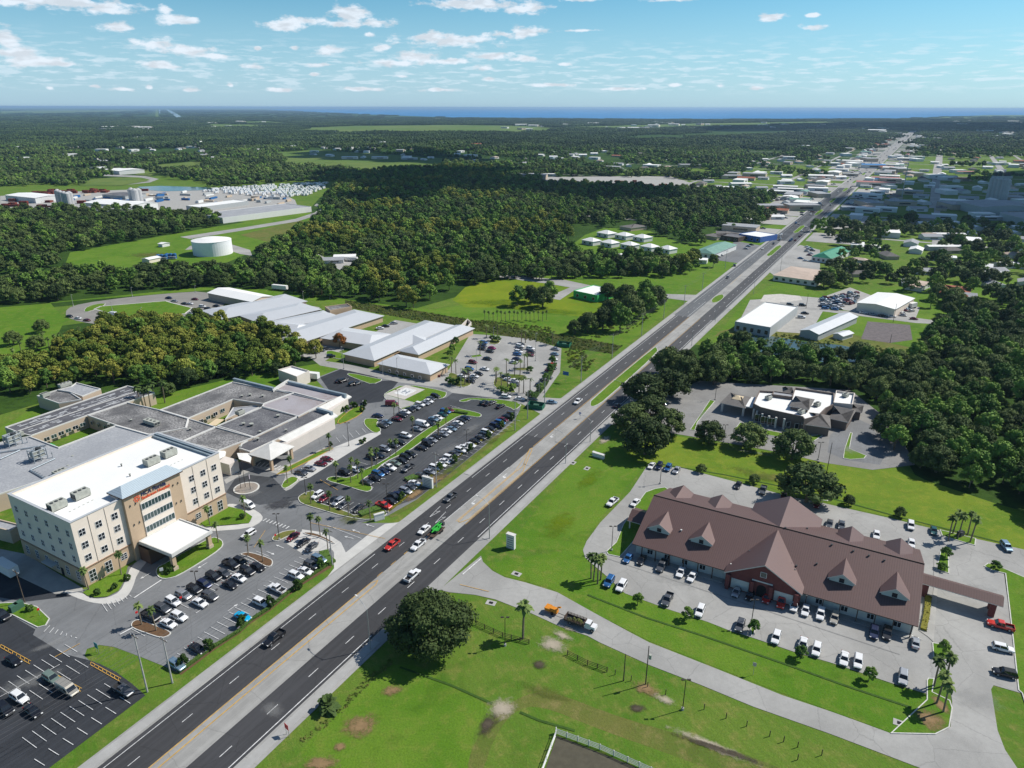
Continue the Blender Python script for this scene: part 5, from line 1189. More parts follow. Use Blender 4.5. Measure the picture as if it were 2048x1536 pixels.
cars('in the pale medical lot', 'bu,967.5,685 Ns,966,691 ks,964,697 ms,984,695.5 ks,980,702 ks,975,717 ru,946,724 bu,939,737.5 gs,932.5,744.5 ws,924,752 ws,970,737.5 ks,957,747 ws,949,752 gs,942.5,757 ks,941,762 ks,1042,688 wu,1040,692 gs,1039,697 wu,1061,697 ks,1062,703 rs,1060,709 wu,1037,703 bs,1035,708 Ns,1034,717.5 ws,1028,724 ss,1111,697.5 ls,1110,707.5 ws,1107.5,717.5 Rs,1105,729 ks,1104,735 rs,1099,741 gs,1096,754 ks,1089,760 ks,1080,770 gs,1012,753 ws,1016,759 ws,1030,761 gs,1030,768', A1)
cars('between the medical wings', 'ku,662,712 ks,627,705 gs,641,700.6 gs,651,697 ws,760,656 ks,771,652 ss,788,646', 10)
cars('in the small lot beside the helipad', 'ks,679,761 ku,687,761 ku,705.6,767 ks,715,766', 55)
cars('around the distant loop road', 'ks,139,632 ws,156.5,636 rs,174,640 ss,201.5,645 wv,229,629 ss,251,635 Ns,338,595.6 ss,349,602 ks,369,607 ws,380.6,607 rs,390,598 wu,405,612.5 ks,416,617 ks,433,611.5 ws,383,626', -15)
cars('at the top edge of the clinic lot', 'ws,1303,931 Nu,1318,932 bu,1336,935.5 ss,1353,940 ks,1476,970 gp,1525.7,980 rs,1568,991.6 rp,1633.5,1007 wu,1821.6,1051 ns,1867.6,1061 lu,2012.5,1093,-100', -118)
cars('on the drive west of the clinic', 'wp,1224.7,1004,-125 ws,1270.7,1005,-125', -125)
cars('behind the brown roof', 'ws,1753,1069 ws,1823,1086 gs,1683,1050 gs,1659,1047', -118)
cars('in the row under the clinic front', 'bs,1256,1116 ks,1283,1119.6 gp,1323.5,1132 ws,1361.7,1144 ws,1384,1153 ss,1473,1183 ks,1500.5,1189.6 Rs,1533.6,1195 Rp,1563,1203 ws,1588.5,1211 ws,1611,1220 wu,1641,1228 tu,1669,1236 Nu,1748,1265 ku,1774,1267 ss,1831,1285,61', -118.7)
cars('in the outer row facing the side street', 'bu,1218,1163.5 wu,1242.7,1172 gp,1334.8,1199 wu,1400,1222 gu,1480,1251 wu,1552,1275 ws,1606,1288 wu,1633,1299 ws,1688.5,1317 wu,1716,1323 su,1806,1355', -118.7)
cars('right of the clinic drive', 'Rp,2001,1251,155 wu,2006,1296,-22 ku,2009.6,1346,158', 0)
cars('under the oaks at the bank', 'rs,1321,808 gs,1338,791', 10)
# traffic, in the road frame
def traffic(col, ty, x, y, ang, lab): put_car(G(x, y, 0.8), col, ty, ang, lab, 'traffic on the highway', 0.17)
traffic('w', 's', 848, 1059, R2, 'white sedan passing the trailer on the highway'); traffic('g', 'p', 901, 995, R2, 'grey pickup approaching the turn arrows on the highway')
traffic('w', 'p', 836, 1090, R2, 'white pickup towing a green machine on a trailer'); traffic('w', 'p', 824.7, 1151, R1, 'white pickup driving away in the near carriageway')
traffic('R', 'p', 784, 1090, R2, 'red pickup ahead of the towing truck'); traffic('k', 'p', 548, 1277, R2, 'black pickup nearest the camera on the highway')
traffic('w', 'p', 1156, 803, R2, 'white pickup stopped beside the tip of the grass median'); traffic('k', 's', 1234, 811, R1, 'dark car half hidden behind the oak beside the highway')
traffic('k', 's', 1455, 554.6, R2, 'black car near the far median opening'); traffic('k', 'u', 1469, 531, R2 + 20, 'black SUV turning out of a side street'); traffic('w', 's', 1525, 496.7, R2, 'white car before the blue fronted shop'); traffic('k', 's', 1547, 487, R2, 'dark car behind the distant white one')
n_ = 0
for i in range(84):
    s = 640 + 3600 * crnd.random() ** 1.5; lane = crnd.choice((-13.2, -9.4, 0.6, 4.4)); ty = crnd.choice('ssuup'); col = crnd.choice('wwsskkgbrN')
    put_car(R(s, lane), col, ty, R1 if lane > 0 else R2, 'distant vehicle in the queue of traffic running towards the lake', 'distant traffic on the highway', 0.17)
def scatter_cars(where, poly, n, ang, jit=12, mind=3.4, group=None, grid=True):
    P = [G(x, y) for x, y in poly]; xs = [p.x for p in P]; ys = [p.y for p in P]; pts = []; t = 0
    while len(pts) < n and t < 4000:
        t += 1; x, y = crnd.uniform(min(xs), max(xs)), crnd.uniform(min(ys), max(ys))
        if pip(x, y, P) and all((x - a) ** 2 + (y - b_) ** 2 > mind ** 2 for a, b_ in pts): pts.append((x, y))
    for x, y in pts:
        put_car(Vector((x, y, 0)), crnd.choice('wwsskgbrNl'), crnd.choice('ssuup'), ang + crnd.uniform(-jit, jit), 'car among the vehicles packed ' + where, group or 'vehicles ' + where)
scatter_cars('in the repair yard beside the warehouse', [(1645, 598), (1690, 590), (1712, 596), (1690, 606), (1676, 622), (1640, 618)], 38, -20, 25)
scatter_cars('against the left wall of the warehouse', [(1692, 586), (1716, 588), (1714, 606), (1700, 610)], 12, 40, 20)
scatter_cars('behind the warehouse', [(1800, 604), (1830, 612), (1820, 632), (1792, 628)], 14, 10, 30)
cars('along the lane in front of the warehouse', 'ws,1727,625 ls,1746,628 ks,1765,631 ws,1784,632 ss,1806,630 rs,1828,637 ku,1580,609 ku,1605,610 ks,1610,626 wu,1603,634 ks,1561,645', -15)
scatter_cars('before the green roofed restaurant', [(1600, 500), (1620, 490), (1628, 500), (1615, 525), (1600, 522)], 9, -25, 6)
cars('before the dental office', 'ks,1452,502 ks,1459,497 ss,1464,493 ks,1436,513 ss,1442,510 ss,1492,497 ls,1497,492 ks,1503,489', -20)
for P, n in (([(1560, 425), (1640, 405), (1650, 420), (1570, 440)], 14), ([(1690, 400), (1780, 380), (1790, 395), (1700, 415)], 26), ([(1690, 340), (1730, 330), (1740, 345), (1700, 360)], 14), ([(1500, 395), (1600, 380), (1610, 392), (1510, 412)], 26)):
    scatter_cars('on the forecourts far along the highway', P, n, -25, 20, 4.5)
# low bed trailer carrying a green machine
def green_trailer():
    p = G(872, 1062, 1.0); T = empty('equipment_trailer', (p.x, p.y, 0.17), math.radians(R2), 'black flat trailer behind the white pickup', 'trailer')
    b = MB(); b.box((0, 0, .55), (6.2, 2.3, .18), TRIMB); b.box((3.9, 0, .5), (2, .2, .15), TRIMB)
    for s in (-1, 1): b.box((0, s * 1.12, .73), (6.2, .08, .25), TRIMB)
    b.build('deck', T)
    for x in (-1.6, -.6):
        for s in (-1, 1): w = MB(); w.tube([(0, -.13, 0), (0, .13, 0)], .38, TYREM, 12); w.build('wheel', T, (x, s * 1.2, .38))
    GR = mat('machine_green', (0.03, 0.36, 0.04, 1), 0.5); M = empty('boom_lift', (p.x, p.y, 0.17), math.radians(R2), 'bright green boom lift folded on the trailer', 'boom lift')
    b = MB(); b.box((-.3, 0, 1.1), (2.8, 1.7, .7), GR); b.box((-1.2, 0, 1.8), (1.0, 1.3, .6), GR); b.build('chassis', M)
    b = MB(); b.tube([(-2.6, .3, 2.2), (2.6, .3, 1.9)], .2, GR, 6); b.tube([(-2.6, -.3, 2.6), (1.8, -.3, 2.4)], .16, GR, 6); b.build('boom', M)
    b = MB(); b.box((-3.0, 0, 1.4), (.9, 1.8, 1.0), HVACD); b.build('basket', M)
    for x in (-1.2, .9):
        for s in (-1, 1): w = MB(); w.tube([(0, -.2, 0), (0, .2, 0)], .45, TYREM, 12); w.build('wheel', M, (x, s * .8, 1.15))
green_trailer()
def dump_truck():
    p = G(1158, 1243, 1.2); T = empty('stake_truck', (p.x, p.y, 0.16), math.radians(-29), 'white cab truck with a dark mesh sided bed of clippings on the side street', 'truck')
    WP = PAINT['w'][1]
    b = MB(); b.box((2.6, 0, .6), (1.5, 2.0, 1.5), WP, top=(.8, .85)); b.box((3.9, 0, .6), (1.4, 1.9, .85), WP, top=(.9, .9)); b.build('cab', T)
    b = MB(); b.box((3.02, 0, 1.25), (.9, 1.7, .6), CARG, top=(.6, .9)); b.build('windscreen', T)
    b = MB(); b.box((-1.0, 0, .75), (5.2, 2.35, .15), HVACD)
    for s in (-1, 1):
        b.box((-1.0, s * 1.15, .9), (5.2, .07, .45), TRIMB)
        for z in (1.5, 1.8): b.box((-1.0, s * 1.15, z), (5.2, .07, .1), TRIMB)
        for k in range(7): b.box((-3.5 + k * .83, s * 1.15, .9), (.08, .1, 1.05), TRIMB)
    for x in (-3.58, 1.58): b.box((x, 0, .9), (.07, 2.3, 1.05), TRIMB)
    b.build('stake_bed', T)
    b = MB()
    for k in range(14): b.ico((-3 + crnd.random() * 4, crnd.uniform(-.8, .8), 1.05), .5, mat('clippings', rgb(92, 98, 50), 0.95, var=.4, scale=2), 1, .3)
    b.build('load', T)
    for x in (-2.0, 3.9):
        for s in (-1, 1): w = MB(); w.tube([(0, -.16, 0), (0, .16, 0)], .45, TYREM, 12); w.tube([(0, -.17, 0), (0, .17, 0)], .25, RIMM, 8); w.build('wheel', T, (x, s * .95, .45))
    OR = mat('machine_orange', (0.65, 0.24, 0.02, 1), 0.5, var=.2, scale=1.5); p = G(1108, 1222, .9)
    C_ = empty('wood_chipper', (p.x, p.y, 0.16), math.radians(-29), 'orange yellow wood chipper trailer hitched behind the stake truck', 'wood chipper')
    b = MB(); b.box((0, 0, .6), (2.2, 1.3, 1.1), OR, top=(.85, .9)); b.box((-1.6, 0, .7), (1.2, 1.7, .9), OR, top=(1.2, 1.1)); b.build('hopper', C_)
    b = MB(); b.tube([(.9, 0, 1.6), (1.1, 0, 2.3), (1.9, 0, 2.6)], .22, OR, 8); b.build('chute', C_); b = MB(); b.tube([(1, 0, .6), (3.4, 0, .5)], .08, HVACD); b.build('drawbar', C_)
    for s in (-1, 1): w = MB(); w.tube([(0, -.12, 0), (0, .12, 0)], .4, TYREM, 12); w.build('wheel', C_, (-.2, s * .8, .4))
dump_truck()
# box trucks / campers
def camper_mesh():
    b = MB(); b.box((0, 0, .6), (7.5, 2.5, 2.5), PAINT['w'][1], top=(.94, .92)); b.box((0, 1.27, 1.5), (2.2, .03, .7), CARG); b.box((0, -1.27, 1.5), (2.2, .03, .7), CARG); b.box((0, 0, .35), (5, 2.0, .25), PLAST)
    body = b.data('camper_shell'); w = MB(); w.tube([(0, -1.15, 0), (0, 1.15, 0)], .38, TYREM, 10); return body, w.data('camper_axle')
CB, CW = camper_mesh()
yard = [G(x, y) for x, y in [(435, 378), (560, 370), (655, 366), (650, 376), (615, 392), (560, 396), (400, 384)]]
cnt = 0; ux = RD; a0 = yard[0]
xs = [p.x for p in yard]; ys = [p.y for p in yard]
yy = min(ys)
while yy < max(ys):
    xx = min(xs)
    while xx < max(xs) and cnt < 230:
        if pip(xx, yy, yard) and crnd.random() < .78:
            T = empty('camper_trailer', (xx + crnd.uniform(-1, 1), yy + crnd.uniform(-3, 3), 0.1), math.radians(78 + crnd.choice((0, 0, 0, 60)) + crnd.uniform(-8, 8)), 'white camper parked in the dense rows of the far trailer yard', 'camper', 'campers in the trailer yard')
            obj('shell', CB, T); obj('wheels', CW, T, (0, 0, .38)); cnt += 1
        xx += 6.2
    yy += 16.5 if int(yy) % 2 else 13
def boxtruck(x, y, ang, lab, L=7):
    p = G(x, y, 1.6); T = empty('box_trailer', (p.x, p.y, 0.15), math.radians(ang), lab, 'trailer')
    b = MB(); b.box((0, 0, .9), (L, 2.5, 2.7), WHITEW); b.build('box', T); b = MB(); b.box((0, 0, .5), (L * .9, 2.2, .4), HVACD); b.build('chassis', T)
    for xx in (-L * .33, L * .33): w = MB(); w.tube([(0, -1.15, 0), (0, 1.15, 0)], .45, TYREM, 10); w.build('axle', T, (xx, 0, .45))
boxtruck(14, 1139, 150, 'white box trailer parked behind the left wall of the tower', 8); boxtruck(699, 519, -10, 'white semi trailer in the clearing behind the palms', 14); boxtruck(560, 576, -20, 'white trailer under the trees behind the metal hall', 12); boxtruck(1545, 648, 20, 'small white trailer at the wall of the workshop', 4); boxtruck(1825, 612, 30, 'white box van body beside the warehouse', 6)
boxtruck(622, 753, -15, 'white and blue mobile clinic beside the utility block', 8)
# ---- parking bay lines beside the cars
def bays(a, b_, n, L, side=1, w=0.11, ang=None, m=PWHITE, z=0.2, skip=()):
    p, q = G(*a), G(*b_)
    for i in range(n + 1):
        c = p + (q - p) * i / n; d = Vector((math.cos(math.radians(ang if ang is not None else A1)), math.sin(math.radians(ang if ang is not None else A1)), 0)) * L * side
        ln(c, c + d, w, m, z)
bays((262, 1288 - 30), (512, 1103), 19, 5.4, 1); bays((323, 1270), (530, 1130), 17, 0.1)
bays((370, 1335), (625, 1126), 22, 5.2, -1); bays((40, 1395), (150, 1320), 6, 5.2, 1); bays((73.8, 1497), (238, 1386), 9, 5.2, -1); bays((0, 1375), (130, 1290), 8, 5, 1)
ln(G(0, 1395), G(120, 1398 - 68), 0.12, PWHITE, 0.2)
for i in range(9): 
    x, y = 240 - i * 28.5, 1395 + i * 20.7; ln(G(x, y), G(x + 21, y + 13), 0.12, PWHITE, .2)
bays((735, 985), (935, 838), 20, 5.0, -1); bays((745, 1022), (1020, 838), 27, 4.8, 1); bays((688, 940), (900, 812), 19, 4.8, 1); bays((762, 862), (872, 797), 11, 4.8, -1)
bays((600, 1005), (712, 1023), 9, 4.8, 1, ang=60); bays((680, 885), (745, 862), 5, 5, -1, ang=-60)
bays((1262, 1110), (1838, 1278), 24, 0.12, 1, w=1.7, ang=-118.7, m=CONCL)
ln(G(1215, 1118), G(1800, 1310), 0.12, LOTG, .2)
ln(G(620, 1046), G(770, 1078), .14, PYEL, .2); ln(G(655, 1052), G(723, 1078), .12, PWHITE, .2); ln(G(640, 960), G(676, 981), .14, PYEL, .2); ln(G(508, 1096), G(531, 1061), .12, PYEL, .2)
ln(G(268, 1197), G(323, 1161), .35, PWHITE, .2); ln(G(240, 1270), G(266, 1256), .4, PWHITE, .2); ln(G(110, 1315), G(160, 1288), .16, PYEL, .2); ln(G(920, 1170), G(978, 1184), .16, PYEL, .2); ln(G(925, 1150), G(962, 1118), .3, PWHITE, .2)
for i in range(8): ln(G(526 + i * 6.5, 1043 + i * 2.2), G(533 + i * 6.5, 1038 + i * 2.2), .35, PWHITE, .2)
for i in range(9): ln(G(500 + i * 7, 930 + i * 1.5), G(506 + i * 8, 922 + i * 1.5), .35, PWHITE, .25)
for i in range(7):   # hatched no-parking areas
    ln(G(88 + i * 11, 1265 + i * 2), G(100 + i * 8.5, 1252 + i * 4), .14, PWHITE, .2); ln(G(205 + i * 9, 1209 - i * 3), G(215 + i * 8, 1224 - i * 5), .12, PWHITE, .2)
for x0, y0 in ((2, 1290), (104, 1345), (182, 1325)):
    ln(G(x0, y0), G(x0 + 60, y0 + 33), .14, PYEL, .2); ln(G(x0, y0 + 6), G(x0 + 58, y0 + 39), .14, PYEL, .2)
    for i in range(8): ln(G(x0 + i * 8, y0 + i * 4.4), G(x0 - 1 + i * 8, y0 + 6 + i * 4.4), .12, PYEL, .2)
for x, y, a in ((740, 1052, 155), (712, 1063, 150), (698, 1076, 160), (560, 1094, 150), (541, 1107, -30), (405, 1132, -119), (466, 1216, 60.7), (403, 1220, 60.7), (291, 1153, -119)): arrow(G(x, y), a, L=3.2, z=.2)
# ================================================================ TREES
def leafmat(name, a, b_, c, big=0.35):
    def fn(t, bs):
        pos = t.add('ShaderNodeNewGeometry'); oi = t.add('ShaderNodeObjectInfo'); tc = t.add('ShaderNodeTexCoord')
        n1 = t.noise((tc, 3), big, 3, 0.6)
        o = t.mix(t.ss(n1, 0.35, 0.65), a, b_)
        o = t.mix(t.ss((oi, 5), 0.0, 1.0, 0, 0.85), o, c)
        n0 = t.noise((pos, 0), 0.012, 3, 0.6); o = t.mix(t.ss(n0, 0.42, 0.66, 0, 0.5), o, tuple(x * 1.35 for x in b_[:3]) + (1,))
        v = t.ma('MULTIPLY_ADD', (oi, 5), 0.6, 0.7)
        o2 = t.add('ShaderNodeVectorMath', operation='SCALE'); t.put(o2, 0, o); t.put(o2, 'Scale', v)
        t.l.new(o2.outputs[0], bs.inputs['Base Color'])
        bs.inputs['Subsurface Weight'].default_value = 0.0
    return mat(name, a, 0.75, spec=0.15, fn=fn)
OAK = leafmat('foliage_oak', rgb(78, 94, 50), rgb(58, 76, 40), rgb(92, 106, 56))
CYP = leafmat('foliage_cypress', rgb(116, 130, 48), rgb(86, 108, 42), rgb(134, 130, 58))
MIXD = leafmat('foliage_mixed', rgb(92, 128, 52), rgb(72, 104, 46), rgb(114, 138, 58))
FRAD = leafmat('foliage_palm', rgb(86, 106, 56), rgb(68, 90, 44), rgb(102, 116, 62))
AUT = leafmat('foliage_autumn', rgb(150, 92, 44), rgb(128, 104, 48), rgb(140, 78, 40))
HEDG = leafmat('foliage_hedge', rgb(62, 88, 36), rgb(48, 70, 30), rgb(76, 100, 42), 1.2)
BARK = mat('bark_grey', rgb(120, 108, 92), 0.95, var=0.4, scale=1.0); BARKP = mat('bark_palm', rgb(134, 122, 104), 0.95, var=0.35, scale=1.0)
def crown_mesh(name, m, seed, H, Rr, base, nl, leaves, ls, flat=0.8, gap=0.0):
    """crown of many lobes covered by leaf sized faces"""
    r = random.Random(seed); V = []; Fc = []
    lobes = []
    for i in range(nl):
        a = i * 2.399 + r.uniform(-.4, .4); q = math.sqrt((i + .5) / nl); rad = Rr * q * r.uniform(.72, .92)
        zt = base + (H - base) * (0.30 + 0.62 * (1 - q ** 1.8)) * r.uniform(.85, 1.1)
        lr = Rr * r.uniform(.27, .38) * (1.15 - .35 * q) * (16 / max(12, nl)) ** .28
        lobes.append((Vector((math.cos(a) * rad, math.sin(a) * rad, min(zt, H - lr * flat * .8))), lr))
    for i in range(max(3, nl // 3)):
        a = r.uniform(0, 6.28); lobes.append((Vector((math.cos(a) * Rr * .6, math.sin(a) * Rr * .6, base + (H - base) * .22)), Rr * .3))
    bm = bmesh.new(); bmesh.ops.create_icosphere(bm, subdivisions=1, radius=1); iv = [v.co.copy() for v in bm.verts]; fi = [tuple(v.index for v in f.verts) for f in bm.faces]; bm.free()
    for c, lr in lobes:
        k = len(V); V += [c + Vector((v.x, v.y, v.z * flat)) * lr * r.uniform(.62, .86) for v in iv]; Fc += [tuple(k + i for i in f) for f in fi]
    tot = sum(l[1] ** 2 for l in lobes)
    for c, lr in lobes:
        for _ in range(int(leaves * lr * lr / tot)):
            d = Vector((r.gauss(0, 1), r.gauss(0, 1), r.gauss(.35, 1))).normalized(); p = c + Vector((d.x, d.y, d.z * flat)) * lr * r.uniform(.72, 1.10)
            nrm = (d + Vector((r.gauss(0, .55), r.gauss(0, .55), r.gauss(.15, .55)))).normalized()
            u = nrm.cross(Vector((r.gauss(0, 1), r.gauss(0, 1), r.gauss(0, 1)))).normalized(); w = nrm.cross(u); s = ls * r.uniform(.6, 1.35)
            k = len(V); V += [p - u * s - w * s * .5, p + u * s * .3 - w * s * .8, p + u * s + w * s * .35, p - u * s * .2 + w * s * .9]; Fc.append((k, k + 1, k + 2, k + 3))
    return meshdata(name, V, Fc, [m])
def trunk_mesh(name, H, r_, seed, fork=3, m=None, spread=.5):
    r = random.Random(seed); b = MB(); z = H * .32
    b.tube([(0, 0, -.1), (r.uniform(-.1, .1), 0, z * .5), (0, 0, z)], r_, m or BARK, 7, r_ * .75)
    for i in range(fork):
        a = 6.28 * i / fork + r.uniform(-.4, .4); q = H * spread * .5
        b.tube([(0, 0, z * .9), (math.cos(a) * q * .45, math.sin(a) * q * .45, H * .52), (math.cos(a) * q, math.sin(a) * q, H * .78)], r_ * .5, m or BARK, 5, r_ * .15)
    return b.data(name)
def palm_meshes(seed, H, fl=1.7, droop=.9, n=26, round_=True, fw_=.16):
    r = random.Random(seed); b = MB(); bend = r.uniform(-.5, .5)
    b.tube([(0, 0, 0), (bend * .3, .1, H * .5), (bend, .15, H)], .24, BARKP, 7, .17); tr = b.data('palm_trunk')
    V = []; Fc = []; o = Vector((bend, .15, H))
    for i in range(n):
        a = i * 2.399; e = math.radians(r.uniform(-55, 75) if round_ else r.uniform(5, 60)); L = fl * r.uniform(.85, 1.15)
        d = Vector((math.cos(a) * math.cos(e), math.sin(a) * math.cos(e), math.sin(e))); s = Vector((-math.sin(a), math.cos(a), 0)); prev = o; pw = .03
        for k in range(1, 5):
            t = k / 4; p = o + d * L * t + Vector((0, 0, -droop * L * t * t * .5)); w = fw_ * L * math.sin(math.pi * min(.96, t * .8 + .12)) * (1.6 if round_ else 1.0)
            q = len(V); up_ = Vector((0, 0, w * .35))
            V.extend([prev - s * pw, prev, prev + s * pw, p + s * w - up_, p, p - s * w - up_])
            Fc.extend([(q, q + 1, q + 4, q + 5), (q + 1, q + 2, q + 3, q + 4)]); prev = p; pw = w
    return tr, meshdata('palm_fronds', V, Fc, [FRAD])
# prototypes: (crown mesh, trunk mesh)
OAKS = [(crown_mesh('oak_crown', OAK, 10 + i, 1.0 * 10, 6.2, 1.9, 24 + i, 3200, .28, .82), trunk_mesh('oak_trunk', 9, .42, i)) for i in range(4)]
CYPS = [(crown_mesh('cypress_crown', CYP, 30 + i, 11.5, 4.9, 3.2, 15, 1700, .36, .85), trunk_mesh('cypress_trunk', 12, .28, i, 2, spread=.25)) for i in range(3)]
MIXS = [(crown_mesh('tree_crown', MIXD, 50 + i, 11, 4.6, 2.6, 13, 1600, .34, .9), trunk_mesh('tree_trunk', 10, .3, i, 3, spread=.4)) for i in range(3)]
PALS = [palm_meshes(70 + i, 8.5, 1.65, .9, 30) for i in range(3)]
COCO = [palm_meshes(80 + i, 7.5, 2.4, 1.2, 15, False, .11) for i in range(2)]
LIVE = leafmat('foliage_live_oak', rgb(58, 72, 38), rgb(42, 56, 28), rgb(66, 80, 42))
BIG = (crown_mesh('oak_crown', LIVE, 99, 13.5, 10.5, 2.0, 34, 15000, .26, .75), trunk_mesh('oak_trunk', 11, .8, 9, 5, spread=.9))
BUSH = crown_mesh('shrub_crown', HEDG, 5, 1.7, .95, .0, 7, 500, .14, 1.0)
trnd = random.Random(11)
TREES = {}   # group -> list of (x,y,h scale,kind)
def tree(p, kind, sc=1.0, label='', group=None, cat=None, sxy=None, nm=None, mesh=None):
    if kind == 'oak': me = OAKS[trnd.randrange(4)]; nm = nm or 'oak_tree'
    elif kind == 'cypress': me = CYPS[trnd.randrange(3)]; nm = nm or 'cypress_tree'
    elif kind == 'mixed': me = MIXS[trnd.randrange(3)]; nm = nm or 'broadleaf_tree'
    elif kind == 'palm': me = PALS[trnd.randrange(3)][::-1]; nm = nm or 'palm_tree'
    elif kind == 'coco': me = COCO[trnd.randrange(2)][::-1]; nm = nm or 'palm_tree'
    if mesh: me = mesh
    T = empty(nm, (p.x, p.y, p.z if p.z > 0 else 0), trnd.uniform(0, 6.28), label, cat or ('palm' if kind in ('palm', 'coco') else 'tree'), group)
    T.scale = (sc * (sxy or 1) * trnd.uniform(.93, 1.07), sc * (sxy or 1) * trnd.uniform(.93, 1.07), sc * trnd.uniform(.94, 1.06))
    obj('crown' if kind not in ('palm', 'coco') else 'fronds', me[0], T); obj('trunk', me[1], T)
    return T
# --- single trees, each placed by the pixel of its foot: x, y, kind, scale, label
tree(G(862, 1290), 'oak', 1.0, 'huge spreading oak on the grass at the highway edge, nearest the camera', mesh=BIG)
tree(G(656, 1422), 'palm', 1.0, 'dense low palmetto palm beside the highway sidewalk', mesh=palm_meshes(77, 1.6, 2.6, .7, 70)[::-1])
tree(G(1046, 1277), 'palm', 1.1, 'lone round headed palm at the bend of the side street', sxy=1.25)
S = [(1290, 905, 1.15, 'big dark oak at the corner of the clinic lot and the highway'), (1262, 858, 1.0, 'oak beside the bank driveway entrance nearest the highway'), (1300, 842, .95, 'oak in the row at the bank driveway with a thin pale trunk'),
     (1333, 864, .85, 'open crowned oak at the left end of the bank front row'), (1418, 882, .72, 'light airy oak second in the row before the bank'), (1497, 892, .85, 'round oak third in the row before the bank'), (1583, 915, 1.0, 'dense oak fourth in the row before the bank'),
     (1612, 1000, 1.15, 'large dark oak beside the maroon cars at the clinic'), (1290, 800, 1.15, 'oak leaning over the highway above the bank drive'), (1340, 790, 1.1, 'broad oak shading the bank car park'), (1350, 750, 1.0, 'oak on the highway edge at the tip of the wood')]
for x, y, s, l in S: tree(G(x, y + 4), 'oak', s * 1.18, l, sxy=1.22)
for i, (x, y) in enumerate(((1402, 945), (1508, 966), (1697, 1010), (1799, 1034))): tree(G(x, y), 'oak', .34, '%s young tree from the left on the strip behind the clinic' % ORD[i], group='young trees behind the clinic')
for i, (x, y) in enumerate(((1275, 1210), (1374, 1240), (1600, 1318), (1737, 1362), (1507, 1265), (1885, 1308), (1890, 1115))): tree(G(x, y), 'mixed', .34, ('%s thin young tree from the left along the street edge of the clinic lot' % ORD[i]) if i < 4 else ['small tree in the island of the outer parking row', 'sapling in the kerbed island by the drive-through', 'slim tree in the bed east of the brown roof'][i - 4], group='young trees around the clinic lot')
tree(G(1883, 1140), 'mixed', .22, 'clipped round bush beside the drive-through roof', nm='round_bush', cat='bush', sxy=1.4); tree(G(1990, 1138), 'mixed', .24, 'clipped round bush on the tip of the right lawn island', nm='round_bush', cat='bush', sxy=1.4)
PL = [((1182, 1157), (1187, 1161), (1201, 1160), (1195, 1168), 'in the four palm clump west of the clinic'), ((1896, 1082), (1905, 1068), (1915, 1078), (1935, 1070), (1940, 1085), 'in the clump behind the clinic'), ((1868, 1372), (1888, 1372), (1873, 1407), (1886, 1425), 'in the clump at the clinic driveway mouth')]
for P in PL:
    for i, q in enumerate(P[:-1]): tree(G(*q), 'palm', .95, '%s palm from the left %s' % (ORD[i], P[-1]), group='palms ' + P[-1])
HP = [(673, 960), (702, 966), (704, 952), (716, 958), (726, 972), (743, 938), (745, 930), (754, 930), (781, 912), (792, 912), (826, 866), (878, 876), (892, 848), (876, 905 - 30), (584, 948), (575, 966), (622, 1008), (660, 1022), (697, 1032), (741, 1040), (491, 1033), (420, 1050), (623, 1071), (641, 1075), (656, 1100), (497, 1112), (526, 1124), (284, 1250), (313, 1262), (178, 1180), (243, 1150), (437, 1086), (788, 838), (659, 902)]
for i, (x, y) in enumerate(HP): tree(G(x, y), 'palm', .78, '%s slim palm from the left in the hospital car park islands' % ORD[sorted(HP).index((x, y))], group='slim palms in the hospital islands', sxy=.9)
MP = [(903, 745), (912, 748), (960, 710), (973, 676), (995, 674), (1043, 684), (1051, 686), (1105, 690), (1013, 748), (1029, 752), (1040, 752), (1048, 738), (1055, 735), (993, 765), (1003, 775), (1015, 778), (1038, 785), (1047, 786), (1060, 786), (930, 770), (938, 768), (991, 770)]
for i, (x, y) in enumerate(MP): tree(G(x, y), 'coco', .95, '%s feathery palm from the left in the pale medical lot' % ORD[sorted(MP).index((x, y))], group='feathery palms in the medical lot')
for i, (x, y) in enumerate(((1100, 745), (1092, 765), (1080, 785), (1105, 728), (1060, 800), (1098, 690), (905, 705), (912, 690), (900, 715))): tree(G(x, y), 'mixed', .42, '%s bushy small tree beside the medical lot' % ORD[i], group='bushy trees at the medical lot')
for i, (x, y) in enumerate(((898, 768), (905, 770), (1003, 785), (1010, 788), (918, 768), (1060, 745), (985, 682), (995, 684), (1025, 780))): tree(G(x, y), 'mixed', .3, '%s shrub clump in the planted beds of the medical lot' % ORD[i], group='shrub clumps in medical beds', nm='shrub', cat='shrub', sxy=1.5)
tree(G(680, 695), 'mixed', .72, 'rusty orange autumn tree between the medical wings', mesh=(crown_mesh('autumn_crown', AUT, 60, 11, 5.5, 2.4, 13, 1800, .36, .8), MIXS[0][1]))
HS = [(178, 830), (185, 833), (195, 833), (228, 825), (236, 826)]
for i, (x, y) in enumerate(((283, 815), (293, 817), (302, 818), (312, 806), (330, 806))): tree(G(x, y), 'palm', 1.1, '%s tall palm from the left behind the hospital roofs' % ORD[i], group='tall palms behind the hospital')
for i, (x, y) in enumerate(((20, 690), (30, 725), (88, 688), (100, 700), (112, 695), (122, 692), (133, 690), (146, 688), (160, 678), (44, 710))): tree(G(x, y), 'palm', .8, '%s palm from the left on the open lawn behind the cypress wood' % ORD[i], group='palms on the left lawn')
for x, y, l in ((85, 665, 'dark oak alone on the left lawn'), (28, 690, 'reddish tree at the left lawn edge'), (75, 700, 'small dark tree low on the left lawn')): tree(G(x, y), 'oak', .8, l)
for i in range(16): tree(G(970 + i * 8.2, 641 + (i % 3) * 1.5 - i * .1), 'palm', .68, '%s palm from the left in the line across the yellow meadow' % ORD[i], group='palm line on the meadow')
